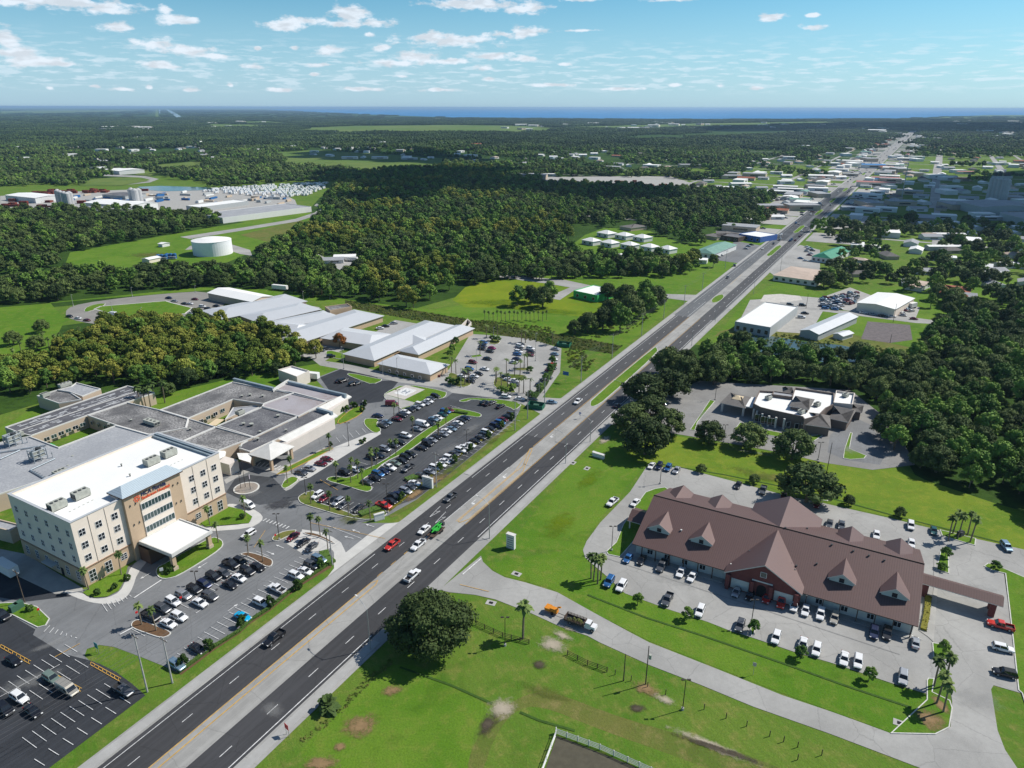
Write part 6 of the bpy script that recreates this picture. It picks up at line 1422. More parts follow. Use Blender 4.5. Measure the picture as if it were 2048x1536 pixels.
for i, (x, y, s) in enumerate(((1035, 612, .9), (1060, 605, .8), (1085, 615, .95), (1100, 600, .8), (1175, 665, .8), (1205, 660, .9), (1240, 662, 1.0), (1222, 640, .9), (1262, 640, 1.1), (1290, 632, 1.1), (1310, 618, 1.0), (1250, 610, 1.0), (1290, 600, .9), (1215, 600, .8), (1150, 668, .6))):
    tree(G(x, y), 'oak' if i % 3 else 'mixed', s * 1.4, '%s round tree from the left on the meadow by the highway' % ORD[sorted(((1035, 612), (1060, 605), (1085, 615), (1100, 600), (1175, 665), (1205, 660), (1240, 662), (1222, 640), (1262, 640), (1290, 632), (1310, 618), (1250, 610), (1290, 600), (1215, 600), (1150, 668))).index((x, y))], group='trees on the meadow by the highway')
# hedges and shrubs
def shrub(p, s, lab, grp, sz=1.0):
    T = empty('shrub', (p.x, p.y, .15), trnd.uniform(0, 6), lab, 'shrub', grp); T.scale = (s, s, s * sz); obj('foliage', BUSH, T)
SB = [(367, 1333), (418, 1299), (485, 1253), (542, 1212), (595, 1178), (643, 1135), (804, 1002), (879, 940), (909, 925), (942, 903), (977, 876), (1003, 856), (1025, 840)]
for i, (x, y) in enumerate(SB): shrub(G(x, y), 1.45, '%s clipped globe shrub from the left along the highway hedge' % ORD[i], 'globe shrubs along the highway hedge', 1.25)
for i, (x, y) in enumerate(((685, 826), (693, 822), (704, 815), (710, 815), (731, 812), (725, 823))): shrub(G(x, y), 1.5, '%s round shrub on the lawn at the hospital end wall' % ORD[i], 'round shrubs at the hospital end')
for i, (x, y) in enumerate(((338, 1147), (346, 1143), (484, 1038), (255, 1160), (230, 1180), (195, 1190), (662, 893), (730, 885), (722, 888), (60, 1222))): shrub(G(x, y), 1.1, '%s leafy shrub in the hospital beds' % ORD[i], 'leafy shrubs in hospital beds')
def hedge(pts, w, h, lab, m=HEDG):
    P = [G(x, y) for x, y in pts]; r = random.Random(len(pts)); V = []; Fc = []
    for a, c in zip(P, P[1:]):
        L = (c - a).length; u = (c - a) / L; n = Vector((-u.y, u.x, 0)); k = len(V)
        V += [a - n * w * .42, a + n * w * .42, c + n * w * .42, c - n * w * .42] + [v + Vector((0, 0, h * .85)) for v in (a - n * w * .42, a + n * w * .42, c + n * w * .42, c - n * w * .42)]
        Fc += [(k + 4, k + 5, k + 6, k + 7), (k, k + 4, k + 7, k + 3), (k + 1, k + 2, k + 6, k + 5), (k, k + 1, k + 5, k + 4), (k + 2, k + 3, k + 7, k + 6)]
        for _ in range(int(L * 14)):
            p = a + u * r.uniform(0, L) + n * r.uniform(-.5, .5) * w + Vector((0, 0, h * r.uniform(.3, 1.05))); q = Vector((r.gauss(0, 1), r.gauss(0, 1), r.gauss(0, 1))).normalized() * .2; s = Vector((r.gauss(0, 1), r.gauss(0, 1), r.gauss(0, 1))).normalized() * .2
            k = len(V); V += [p - q, p - s, p + q, p + s]; Fc.append((k, k + 1, k + 2, k + 3))
    return tag(obj('hedge', meshdata('hedge', V, Fc, [m])), lab, 'hedge')
hedge([(358, 1346), (423, 1298), (478, 1264), (501, 1242), (537, 1219), (599, 1168), (655, 1131)], .9, .8, 'low clipped hedge between the south hospital lot and the highway lawn')
hedge([(775, 1025), (800, 1006), (850, 963), (905, 922), (960, 884), (1005, 850), (1030, 830)], .8, .6, 'yellowish flower hedge between the main lot and the highway lawn', leafmat('foliage_yellow_hedge', rgb(140, 128, 44), rgb(104, 108, 40), rgb(120, 104, 50), 1.0))
hedge([(720, 1031), (745, 1022), (760, 1018)], 3.2, 1.0, 'thick block hedge behind the small monument sign')
hedge([(648, 1105), (652, 1118), (664, 1128)], 3.0, 1.0, 'thick block hedge at the south lot corner')
hedge([(812, 962), (836, 953), (842, 952)], 3.0, 1.1, 'thick block hedge beside the large white sign panel')
hedge([(902, 824), (935, 829)], 1.6, .9, 'trimmed hedge on the rounded island of the main lot')
hedge([(1066, 800), (1090, 770), (1110, 730)], 2.4, 1.6, 'dark hedge along the right edge of the medical lot')
hedge([(1846, 1262), (1853, 1230), (1856, 1195)], 1.6, .9, 'yellow green hedge against the end of the brown roofed clinic', leafmat('foliage_lime_hedge', rgb(104, 108, 36), rgb(84, 92, 30), rgb(110, 104, 40), 1.0))
hedge([(150, 905), (185, 890), (205, 882)], 3, .8, 'planting bed in the hospital courtyard')
# --- woods
def kind_points(poly, step, kind, sc, jit=.45, holes=(), seed=0, dens=1.0):
    P = [G(x, y) for x, y in poly]; r = random.Random(seed); out = []
    x0, x1 = min(p.x for p in P), max(p.x for p in P); y0, y1 = min(p.y for p in P), max(p.y for p in P); y = y0
    while y < y1:
        x = x0
        while x < x1:
            px_, py_ = x + r.uniform(-jit, jit) * step, y + r.uniform(-jit, jit) * step
            if pip(px_, py_, P) and r.random() < dens and not any(pip(px_, py_, h) for h in holes):
                # only what the camera (or a camera a step aside) can see
                if abs(px_) < py_ * .80 + 60 and not any((px_ - h[0].x) ** 2 + (py_ + 9 - h[0].y) ** 2 < 150 for h in HPTS[:34]):
                    nv = noise.noise(Vector((px_ * .009, py_ * .009, seed))); kk = r.choice(kind)
                    if 'cypress' in kind and 'oak' in kind: kk = r.choice(('cypress', 'mixed', 'cypress')) if nv > .12 else r.choice(('oak', 'oak', 'mixed', 'mixed'))
                    out.append((px_, py_, r.uniform(.68, 1.2) * sc, kk))
            x += step
        y += step
    return out
def hp(*L): return [[G(x, y) for x, y in q] for q in L]
ROADHOLE = [[R(-300, -21), R(9000, -34), R(9000, 26), R(-300, 11)]]
COMM = [[R(600, -62), R(4600, -70), R(4600, 66), R(600, 52)]]
BUILT = hp([(1152, 492), (1160, 474), (1195, 458), (1300, 465), (1362, 490), (1352, 504), (1250, 500)], [(1400, 465), (1440, 455), (1460, 470), (1400, 478)], [(630, 505), (715, 515), (722, 540), (690, 552), (655, 535)], [(1225, 448), (1275, 442), (1280, 458), (1230, 460)], [(1085, 352), (1340, 352), (1400, 372), (1400, 382), (1270, 378), (1080, 370)],
           [(1130, 560), (1230, 560), (1230, 605), (1110, 605)], [(1130, 555), (1340, 580), (1340, 600), (1130, 575)], [(1378, 520), (1384, 500), (1436, 478), (1540, 452), (1560, 500), (1545, 520), (1480, 530)])
ZONES = [([(1705, 560), (1700, 500), (1780, 440), (2060, 425), (2070, 600), (1950, 610), (1850, 575)], 34, 'under the oaks of the right hand streets'),
         ([(1330, 400), (1480, 330), (1700, 262), (1850, 250), (1990, 262), (2150, 300), (2150, 400), (1850, 425), (1600, 425)], 250, 'in the town spread around the highway'),
         ([(560, 310), (560, 290), (900, 285), (1100, 300), (1400, 310), (1380, 350), (900, 325)], 70, 'in the distant settlement left of the highway'), ([(1000, 246), (1300, 244), (1700, 246), (1850, 244), (2048, 240), (2048, 250), (1500, 258), (1000, 262)], 60, 'near the lake shore'),
         ([(0, 330), (0, 300), (300, 270), (500, 280), (560, 290), (500, 320), (300, 318), (200, 345)], 46, 'among the far left woods'), ([(0, 262), (300, 240), (900, 236), (1000, 248), (600, 250), (300, 262)], 30, 'on the hazy left plain')]
HPTS = []; HGRID = set(); hr0 = random.Random(22)
for poly, n, w in ZONES:
    P = [G(x, y) for x, y in poly]; k = 0; t = 0
    while k < n and t < 20000:
        t += 1; x = hr0.uniform(min(p[0] for p in poly), max(p[0] for p in poly)); y = hr0.uniform(min(p[1] for p in poly), max(p[1] for p in poly)); g = G(x, y)
        if not pip(g.x, g.y, P) or pip(g.x, g.y, ROADHOLE[0]) or any((g.x - h[0].x) ** 2 + (g.y - h[0].y) ** 2 < 30 ** 2 for h in HPTS): continue
        HPTS.append((g, w, x, y, poly)); k += 1
        for dx in (-22, 0, 22):
            for dy in (-35, 0): HGRID.add((int((g.x + dx) // 45), int((g.y + dy) // 45)))
WOODS = [
    ('dark oak in the wood behind the loop road', [(-120, 600), (0, 612), (100, 604), (170, 590), (300, 580), (420, 576), (560, 580), (640, 600), (700, 608), (600, 545), (540, 525), (480, 540), (380, 540), (200, 552), (80, 556), (-120, 560)], 9.5, ['oak', 'oak', 'mixed'], .95),
    ('tree in the left wood beyond the water tank', [(-120, 555), (60, 548), (130, 525), (140, 505), (250, 487), (440, 452), (430, 432), (240, 425), (0, 425), (-120, 430)], 10, ['oak', 'mixed', 'oak', 'oak'], 1.0),
    ('tree in the big mixed wood at the centre', [(560, 560), (640, 595), (840, 618), (870, 590), (1000, 560), (1120, 560), (1180, 555), (1370, 550), (1430, 535), (1370, 526), (1350, 526), (1150, 514), (1135, 470), (1120, 455), (1150, 395), (1300, 385), (1290, 372), (1100, 352), (900, 335), (760, 345), (690, 360), (650, 400), (640, 440), (560, 490), (510, 520)], 10, ['cypress', 'oak', 'mixed', 'oak', 'cypress', 'mixed'], 1.08),
    ('dark tree along the old river band right of centre', [(1120, 455), (1300, 440), (1440, 455), (1500, 425), (1560, 395), (1400, 380), (1150, 380)], 10, ['oak', 'oak', 'mixed'], 1.0),
    ('yellow green cypress in the wood behind the hospital', [(-120, 800), (60, 790), (160, 770), (260, 766), (330, 785), (440, 755), (560, 752), (640, 718), (560, 672), (430, 655), (300, 648), (230, 652), (170, 680), (110, 710), (60, 735), (-120, 745)], 6.5, ['cypress', 'cypress', 'cypress', 'mixed', 'cypress'], .85),
    ('dark oak at the foot of the cypress wood', [(330, 800), (440, 768), (470, 758), (570, 758), (560, 745), (440, 750), (330, 780)], 8, ['oak'], .75),
    ('tree in the dense wood right of the bank', [(1365, 772), (1500, 770), (1640, 772), (1735, 785), (1768, 830), (1772, 880), (1800, 932), (1862, 952), (1960, 1000), (2160, 1075), (2260, 1060), (2160, 760), (2100, 640), (1960, 640), (1850, 668), (1830, 730), (1640, 725), (1440, 700), (1380, 730)], 8.2, ['oak', 'oak', 'mixed', 'mixed'], 1.0),
    ('tree in the shaded grove across from the lawn', [(1050, 565), (1100, 528), (1180, 522), (1350, 528), (1385, 552), (1180, 558)], 9.5, ['oak', 'mixed'], .95),
    ('street oak among the houses right of the highway', [(1560, 480), (1600, 455), (1800, 440), (2100, 460), (2150, 640), (1860, 640), (1830, 590), (1750, 560), (1700, 575), (1660, 590), (1640, 570), (1660, 530), (1700, 500), (1640, 470)], 12.5, ['oak', 'oak', 'mixed'], 1.05),
    ('oak between the cottages and the blue fronted shop', [(1150, 472), (1220, 446), (1380, 440), (1500, 425), (1560, 436), (1440, 476), (1384, 498), (1362, 486), (1290, 460), (1200, 456)], 11, ['oak', 'mixed'], 1.0),
    ('big oak on the highway side of the bank car park', [(1245, 822), (1262, 790), (1300, 765), (1345, 730), (1440, 715), (1480, 765), (1440, 772), (1390, 762), (1330, 785), (1290, 800), (1262, 826)], 14, ['oak'], 1.3),
]
HOLES2 = hp([(1700, 545), (1800, 500), (1900, 500), (1840, 540)], [(1760, 480), (1860, 470), (1850, 505), (1770, 510)], [(1790, 640), (1690, 585), (1850, 590), (1870, 640)], [(1880, 570), (1940, 575), (1940, 600), (1875, 595)], [(1715, 700), (1830, 715), (1835, 640), (1720, 640)]) + BUILT + ROADHOLE
allp = []
for i, (lab, poly, step, kind, sc) in enumerate(WOODS):
    for q in kind_points(poly, step, kind, sc, holes=HOLES2, seed=i, dens=(.95, .9, .86, .9, .95, 1, .95, .9, .72, .8, 1)[i]): allp.append((math.hypot(q[0], q[1]), q, lab, poly))
allp.sort(key=lambda a: a[0])
LEFT = {'oak': 300 - 40, 'mixed': 300 - 60, 'cypress': 300}
REST = {'oak': [], 'mixed': [], 'cypress': []}
def place_words(q, poly):
    d = Vector((q[0], q[1], 0)) - Vector((0, 0, CH)); a = d.dot(fw); X, Y = CX + F * d.dot(rt) / a, CY - F * d.dot(up) / a
    x0, x1 = max(0, min(p[0] for p in poly)), min(2048, max(p[0] for p in poly)); y0, y1 = min(p[1] for p in poly), max(p[1] for p in poly)
    k = max(0, min(4, int(5 * (X - x0) / (x1 - x0)))); r_ = max(0, min(2, int(3 * (Y - y0) / (y1 - y0))))
    return ('rear', 'middle', 'front')[r_] + ', ' + ('far left', 'left', 'centre', 'right', 'far right')[k]
for d_, q, lab, poly in allp:
    if LEFT[q[3]] > 0:
        LEFT[q[3]] -= 1; l = lab
        if 'cypress' in lab and q[3] == 'mixed': l = 'green broadleaf tree amid the cypresses behind the hospital'
        elif q[3] == 'mixed': l = lab.replace('dark oak', 'broadleaf').replace('street oak', 'broadleaf tree') if 'oak' in lab else 'mid green ' + lab
        elif q[3] == 'cypress' and 'cypress' not in lab: l = 'yellowish ' + lab
        elif q[3] == 'oak' and 'oak' not in lab: l = lab.replace('dark tree', 'oak').replace('tree in', 'dark oak in')
        l = ('tall ' if q[2] > 1.0 else 'low ' if q[2] < .88 else 'middling ') + l + ', ' + place_words(q, poly)
        tree(Vector((q[0], q[1], 0)), q[3], q[2], l, group=l)
    else: REST[q[3]].append(q)
# --- trees beyond the nearest 300 of each kind: one object per kind, instanced on points
STASH = D.collections.new('stash')      # never linked into the scene, only read by the instancer
def inst(name, pts, protos, label):
    """pts: (x,y,z,scale); protos: meshes"""
    objs = []
    for i, me in enumerate(protos):
        o = D.objects.new(name + '_source', me); STASH.objects.link(o); objs.append(o)
    me = D.meshes.new(name); me.from_pydata([(p[0], p[1], p[2]) for p in pts], [], [])
    at = me.attributes.new('sc', 'FLOAT', 'POINT'); at.data.foreach_set('value', [p[3] for p in pts])
    at = me.attributes.new('rz', 'FLOAT', 'POINT'); at.data.foreach_set('value', [trnd.uniform(0, 6.28) for p in pts])
    at = me.attributes.new('pk', 'INT', 'POINT'); at.data.foreach_set('value', [trnd.randrange(len(protos)) for p in pts])
    o = tag(obj(name, me), label, 'trees', kind='stuff')
    ng = D.node_groups.new(name + '_nodes', 'GeometryNodeTree'); ng.interface.new_socket('Geometry', in_out='INPUT', socket_type='NodeSocketGeometry'); ng.interface.new_socket('Geometry', in_out='OUTPUT', socket_type='NodeSocketGeometry')
    N, L = ng.nodes, ng.links; gi = N.new('NodeGroupInput'); go = N.new('NodeGroupOutput'); jn = N.new('GeometryNodeJoinGeometry')
    def attr(n_, ty):
        a = N.new('GeometryNodeInputNamedAttribute'); a.data_type = ty; a.inputs[0].default_value = n_; return a
    sc = attr('sc', 'FLOAT'); rz = attr('rz', 'FLOAT'); pk = attr('pk', 'INT'); cx = N.new('ShaderNodeCombineXYZ'); L.new([s_ for s_ in rz.outputs if s_.enabled][0], cx.inputs[2])
    for i, ob in enumerate(objs):
        oi = N.new('GeometryNodeObjectInfo'); oi.inputs['Object'].default_value = ob; oi.inputs['As Instance'].default_value = True
        cmp_ = N.new('FunctionNodeCompare'); cmp_.data_type = 'INT'; cmp_.operation = 'EQUAL'; ins = [s_ for s_ in cmp_.inputs if s_.enabled]
        L.new([s_ for s_ in pk.outputs if s_.enabled][0], ins[0]); ins[1].default_value = i
        ip = N.new('GeometryNodeInstanceOnPoints'); L.new(gi.outputs[0], ip.inputs['Points']); L.new(cmp_.outputs[0], ip.inputs['Selection']); L.new(oi.outputs['Geometry'], ip.inputs['Instance'])
        L.new(cx.outputs[0], ip.inputs['Rotation']); L.new([s_ for s_ in sc.outputs if s_.enabled][0], ip.inputs['Scale']); L.new(ip.outputs[0], jn.inputs[0])
    L.new(jn.outputs[0], go.inputs[0]); md = o.modifiers.new('instances', 'NODES'); md.node_group = ng
    return o
LO = {'oak': [crown_mesh('far_oak', OAK, 110 + i, 10, 6.0, 1.5, 12, 800, .45, .8) for i in range(3)], 'mixed': [crown_mesh('far_tree', MIXD, 120 + i, 11, 4.8, 1.5, 10, 700, .45, .9) for i in range(3)], 'cypress': [crown_mesh('far_cypress', CYP, 130 + i, 11.5, 5.0, 1.8, 12, 750, .45, .85) for i in range(3)]}
for k, lab in (('oak', 'the far part of the dark green oak woods'), ('mixed', 'the far part of the mid green woods'), ('cypress', 'the far part of the yellowish cypress woods')):
    if REST[k]: inst('woods', [(q[0], q[1], 0, q[2]) for q in REST[k]], LO[k], lab)
print('near trees', {k: len(v) for k, v in REST.items()}, len(allp))
# --- mid distance and far canopy as patches of many crowns
def patch_mesh(name, seed, size, n, mats, leaf, per):
    r = random.Random(seed); V = []; Fc = []; mi = []
    bm = bmesh.new(); bmesh.ops.create_icosphere(bm, subdivisions=1, radius=1); iv = [v.co.copy() for v in bm.verts]; fi = [tuple(v.index for v in f.verts) for f in bm.faces]; bm.free()
    for t in range(n):
        x, y = r.uniform(-.5, .5) * size, r.uniform(-.5, .5) * size; R_ = r.uniform(3, 6); h = r.uniform(6, 11); m_ = r.choices(range(len(mats)), [6, 3, 1][:len(mats)])[0]
        for l in range(4):
            c = Vector((x + r.uniform(-.5, .5) * R_, y + r.uniform(-.5, .5) * R_, h - r.uniform(0, .45) * h)); k = len(V); rr = R_ * r.uniform(.45, .7)
            V += [c + Vector((v.x, v.y, v.z * .85)) * rr * r.uniform(.7, 1.15) for v in iv]; Fc += [tuple(k + i for i in f) for f in fi]; mi += [m_] * len(fi)
            for _ in range(per):
                d = Vector((r.gauss(0, 1), r.gauss(0, 1), abs(r.gauss(0, 1)))).normalized(); p = c + d * rr * 1.02; u = Vector((r.gauss(0, 1), r.gauss(0, 1), r.gauss(0, 1))).normalized() * leaf; w = d.cross(u).normalized() * leaf
                k = len(V); V += [p - u, p - w, p + u, p + w]; Fc.append((k, k + 1, k + 2, k + 3)); mi.append(m_)
    return meshdata(name, V, Fc, mats, mi)
PATCH = [patch_mesh('canopy_patch', 200 + i, 48, 30, [OAK, MIXD, OAK], .7, 14) for i in range(3)]
FARL = leafmat('foliage_far', rgb(56, 76, 42), rgb(44, 60, 36), rgb(68, 86, 46)); FARM = leafmat('foliage_far_light', rgb(70, 92, 44), rgb(56, 78, 40), rgb(84, 100, 50))
PATCHF = [patch_mesh('canopy_patch_far', 210 + i, 110, 110, [FARL, FARM], 1.0, 2) for i in range(3)]
PATCHS = [patch_mesh('canopy_street', 220 + i, 48, 15, [OAK, MIXD], .7, 14) for i in range(3)]
CLEAR = [[G(x, y) for x, y in P] for P in FIELDS] + BUILT + ROADHOLE + COMM + hp([(-100, 430), (-100, 372), (150, 372), (240, 355), (330, 350), (440, 375), (650, 362), (680, 380), (640, 400), (645, 440), (600, 430), (430, 432), (250, 424)],
    [(335, 236), (345, 236), (425, 312), (405, 314)], [(300, 219), (325, 219), (325, 236), (300, 236)], [(328, 219), (340, 218), (372, 237), (352, 238)], [(1858, 420), (1866, 340), (1875, 262), (1889, 262), (1889, 340), (1876, 420)], [(1960, 300), (1980, 300), (2040, 385), (2015, 385), (1990, 340)], [(700, 345), (760, 345), (900, 335), (760, 330), (690, 340)],
    [(1890, 430), (1900, 395), (2060, 390), (2100, 440), (2000, 450)], [(110, 338), (190, 345), (300, 350), (330, 360), (230, 375), (190, 355), (110, 346)])
TOWN = hp([(1350, 400), (1500, 330), (1700, 262), (1850, 248), (1990, 270), (2120, 330), (2120, 470), (1620, 470), (1560, 440), (1440, 420)], [(560, 305), (700, 292), (1000, 295), (1250, 300), (1400, 315), (1380, 345), (1150, 345), (900, 335)])
LAKE = [G(x, y) for x, y in [(560, 218), (600, 223), (700, 227.5), (800, 231.5), (900, 235), (1000, 237.5), (1300, 239.5), (1600, 239.5), (1760, 238), (1840, 236), (1880, 233.5), (2048, 233), (3600, 233), (3600, 222.3), (2048, 219.6), (1024, 218)]]
def canopy(y0, y1, step, protos, thin, seed, name, lab, inpoly=None, notin=None, dens=1.0, big=0):
    r = random.Random(seed); pts = []; y = y0
    while y < y1:
        W_ = y * .76 + 80; x = -W_
        while x < W_:
            a, b_ = x + r.uniform(-.3, .3) * step, y + r.uniform(-.3, .3) * step; x += step
            if r.random() > dens: continue
            nv = noise.noise(Vector((a * .0011, b_ * .0007, seed)))
            if nv > thin: continue
            if (int(a // 45), int(b_ // 45)) in HGRID: continue
            if any(pip(a, b_, h) for h in CLEAR) or pip(a, b_, LAKE): continue
            it = any(pip(a, b_, h) for h in TOWN)
            if inpoly is not None and it != inpoly: continue
            if y < 1500 and any(pip(a, b_, q) for q in WOODP): continue
            pts.append((a, b_, -.5, r.uniform(.7, 1.3)))
        y += step * (1.0 if not big else .8)
    print(name, len(pts)); return inst(name, pts, protos, lab)
WOODP = [[G(x, y) for x, y in w[1]] for w in WOODS] + hp([(-200, 430), (600, 430), (640, 600), (-200, 760)], [(1100, 370), (1600, 400), (1560, 520), (1100, 620)], [(1540, 470), (2200, 470), (2200, 800), (1400, 700)])
canopy(640, 2300, 40, PATCH, .34, 1, 'woods', 'dark green woodland spreading to the middle distance', inpoly=False)
canopy(700, 3600, 46, PATCHS, .5, 2, 'woods', 'street trees scattered between the roofs of the town', inpoly=True, dens=.95)
canopy(2300, 8800, 92, PATCHF, .42, 3, 'woods', 'far woodland fading towards the lake', inpoly=None)
canopy(8800, 26000, 300, PATCHF, .30, 4, 'woods', 'thin dark tree belts on the horizon')

BUSHG = crown_mesh('undergrowth_bush', leafmat('foliage_undergrowth', rgb(104, 134, 52), rgb(120, 136, 62), rgb(116, 112, 62), 1.0), 6, 1.7, 1.3, .0, 6, 160, .25, .8)
ug = []
for poly, n in (([(690, 600), (850, 624), (1010, 652), (1150, 674), (1245, 692), (1225, 708), (1120, 692), (1000, 670), (850, 644), (690, 614)], 420), ([(950, 640), (1100, 655), (1110, 665), (960, 652)], 90), ([(1150, 690), (1190, 720), (1170, 745), (1140, 735), (1130, 705)], 60),
                ([(1130, 665), (1240, 640), (1300, 610), (1320, 620), (1260, 665), (1180, 680)], 90), ([(1430, 664), (1560, 668), (1780, 695), (1760, 712), (1560, 690)], 90), ([(780, 1318), (735, 1352), (700, 1390), (660, 1430), (600, 1480), (606, 1486), (672, 1440), (710, 1396), (745, 1362), (795, 1322)], 90)):
    P = [G(x, y) for x, y in poly]; k = 0; t = 0
    while k < n and t < 19000:
        t += 1; x, y = trnd.uniform(min(p.x for p in P), max(p.x for p in P)), trnd.uniform(min(p.y for p in P), max(p.y for p in P))
        if pip(x, y, P): ug.append((x, y, -.2, trnd.uniform(.22, .7) if poly[0][0] != 780 else trnd.uniform(.12, .3))); k += .4
inst('undergrowth', ug, [BUSHG], 'rough undergrowth along the ditches and wood edges')
# ================================================================ POLES, SIGNS, FENCES, HOUSES, CLOUDS
WOODP_ = mat('pole_wood', rgb(96, 84, 74), 0.95, var=.3, scale=.8); CONP = mat('pole_concrete', (0.42, 0.41, 0.39, 1), 0.9, var=.15, scale=.5); MET = mat('galvanised_pole', (0.38, 0.39, 0.40, 1), 0.5, .5); BRZ = mat('pole_bronze', (0.04, 0.033, 0.028, 1), 0.6)
def height(base, top):
    """height of a vertical pole whose foot and tip are seen at these pixels"""
    p = G(*base); lo, hi = 0.5, 60
    for _ in range(40):
        m_ = (lo + hi) / 2; v = Vector((p.x, p.y, m_)) - Vector((0, 0, CH)); y = CY - F * v.dot(up) / v.dot(fw)
        if y > top[1]: lo = m_
        else: hi = m_
    return lo
PCACHE = {}
def street_light(b_, t_, arm, lab, grp='highway lamp posts'):
    p = G(*b_); h = height(b_, t_); T = empty('street_lamp', p, 0, lab, 'street lamp', grp)
    b = MB(); b.tube([(0, 0, 0), (0, 0, h)], .14, MET, 8, .08); b.build('pole', T)
    a = math.radians(arm); d = Vector((math.cos(a), math.sin(a), 0)); b = MB(); b.tube([Vector((0, 0, h - .3)), d * 1.6 + Vector((0, 0, h + .5)), d * 3.6 + Vector((0, 0, h + .9)), d * 4.6 + Vector((0, 0, h + .95))], .06, MET, 6); AR = b.build('arm', T)
    b = MB(); b.box((0, 0, 0), (.9, .36, .16), FASC); o = b.build('lamp_head', AR, d * 4.9 + Vector((0, 0, h + .87)), a)
SL = [((741, 1300), (738, 1219), 130, 'tall lamp post nearest the camera beside the huge oak'), ((979, 1078), (978, 1008), 140, 'lamp post at the mouth of the side street'), ((1131, 928), (1132, 871), 140, 'lamp post beside the highway at the kerb drain'), ((1180, 885), (1181, 840), 140, 'lamp post by the low monument sign'), ((1247, 800), (1247, 768), 145, 'lamp post rising from the tip of the oaks'), ((1330, 718), (1330, 700), 145, 'lamp post at the narrow end of the grass median'), ((1383, 692), (1384, 655), 145, 'lamp post opposite the pond'), ((1430, 645), (1431, 620), 145, 'lamp post by the white workshop'), ((1507, 588), (1508, 560), 145, 'lamp post past the workshop'), ((1560, 545), (1560, 510), 145, 'lamp post at the tan roofed office')]
for q in SL: street_light(*q)
def lot_lamp(b_, t_, lab, n=2, grp='car park lamp posts', m=BRZ):
    p = G(*b_); h = height(b_, t_); T = empty('lot_lamp', p, 0, lab, 'lamp post', grp); b = MB(); b.tube([(0, 0, 0), (0, 0, h)], .11, m, 6, .08); b.tube([(0, 0, 0), (0, 0, .7)], .3, CONP, 8); b.build('pole', T)
    for k in range(n):
        b = MB(); b.box((0, 0, 0), (.75, .4, .16), m); b.build('lamp_head', T, (((-1) ** k) * .65 if n > 1 else .4, 0, h)); 
LLD = [((393, 1168), (388, 1143), 'in the inner row before the tower'), ((559, 1080), (551, 1028), 'beside the zebra crossing'), ((612, 990), (609, 955), 'at the roundabout exit'), ((698, 892), (695, 846), 'on the hospital forecourt corner'), ((776, 1026), (774, 968), 'behind the red pickup'), ((934, 908), (933, 860), 'in the middle of the hedge row'), ((798, 826), (797, 780), 'on the walk to the helipad'), ((1223, 1102), (1221, 1053), 'at the west end of the clinic'), ((1320, 968), (1322, 930), 'at the top left corner of the clinic lot'), ((1592, 1000), (1597, 948), 'under the large clinic oak'), ((1502, 1250), (1505, 1200), 'in the outer clinic row'), ((1447, 885), (1449, 850), 'before the bank pillars'), ((1636, 920), (1641, 885), 'at the bank driveway'), ((1430, 800), (1432, 765), 'beside the bank canopy'), ((1365, 1420), (1370, 1360), 'with twin heads at the street fence'), ((1010, 1292), (1010, 1235), 'with twin heads by the lone palm')]
for b_, t_, l in LLD: lot_lamp(b_, t_, 'lamp post ' + l)
for i, (x, y, y2) in enumerate(((1078, 790, 757), (1089, 785, 758), (1071, 722, 667), (987, 672, 655), (1050, 755, 728), (953, 742, 700), (922, 775, 736), (766, 748, 720), (684, 722, 694), (795, 752, 716), (688, 738, 700), (147, 613, 590), (265, 593, 575), (391, 585, 572), (225, 622, 604), (284, 632, 615), (660, 598, 570), (607, 600, 583))):
    lot_lamp((x, y), (x - 1, y2), '%s pale slim lamp post of the medical campus' % ORD[i], 1, 'pale lamp posts of the medical campus', CONP)
def util_pole(b_, t_, lab, grp='utility poles along the highway', m=CONP, arm=True, r=.2, tr=False):
    p = G(*b_); h = height(b_, t_); T = empty('utility_pole', p, 0, lab, 'utility pole', grp); b = MB(); b.tube([(0, 0, 0), (0, 0, h)], r, m, 8, r * .6); b.build('pole', T)
    if arm:
        b = MB(); 
        b.box((0, 0, h - .8), (.12, 2.6, .14), WOODP_, RA + math.pi / 2 * 0 + 1.57 * 0)
        XA = b.build('crossarm', T)
        for k in (-1.2, 0, 1.2): b = MB(); b.tube([(0, 0, 0), (0, 0, .35)], .07, FASC, 6); v = Matrix.Rotation(RA, 3, 'Z') @ Vector((0, k, 0)); b.build('insulator', XA, (v.x, v.y, h - .66))
    if tr: b = MB(); b.tube([(0, 0, 0), (0, 0, 1.1)], .32, HVACM, 10); b.build('transformer', T, (.5, 0, h - 3.5))
    return T, h
UP = [((345, 1366), (323, 1275), 'big concrete pole with crossarm at the near lawn corner'), ((295, 1384), (272, 1268), 'wooden topped pole nearest the lower left lot'), ((665, 1130), (657, 1057), 'concrete pole at the hospital driveway corner'), ((873, 974), (869, 905), 'concrete pole beside the white sign panel'), ((1030, 861), (1030, 800), 'concrete pole above the hedge row'), ((1055, 838), (1053, 782), 'concrete pole by the green bin enclosure'), ((1089, 815), (1088, 757), 'concrete pole at the clinic exit road'), ((1162, 764), (1164, 712), 'concrete pole on the lawn past the clinic exit'), ((1224, 716), (1227, 668), 'concrete pole over the canal'), ((1283, 672), (1286, 627), 'concrete pole by the meadow trees'), ((1327, 638), (1330, 598), 'concrete pole at the far lawn'), ((1368, 610), (1371, 570), 'concrete pole at the cross street'), ((1404, 582), (1407, 545), 'concrete pole before the shaded grove'), ((1450, 538), (1452, 500), 'concrete pole at the dental office')]
poles = []
for q in UP: poles.append((util_pole(*q)[0].location.copy(), height(q[0], q[1])))
CABL = mat('cable', (0.08, 0.08, 0.085, 1), 0.6)
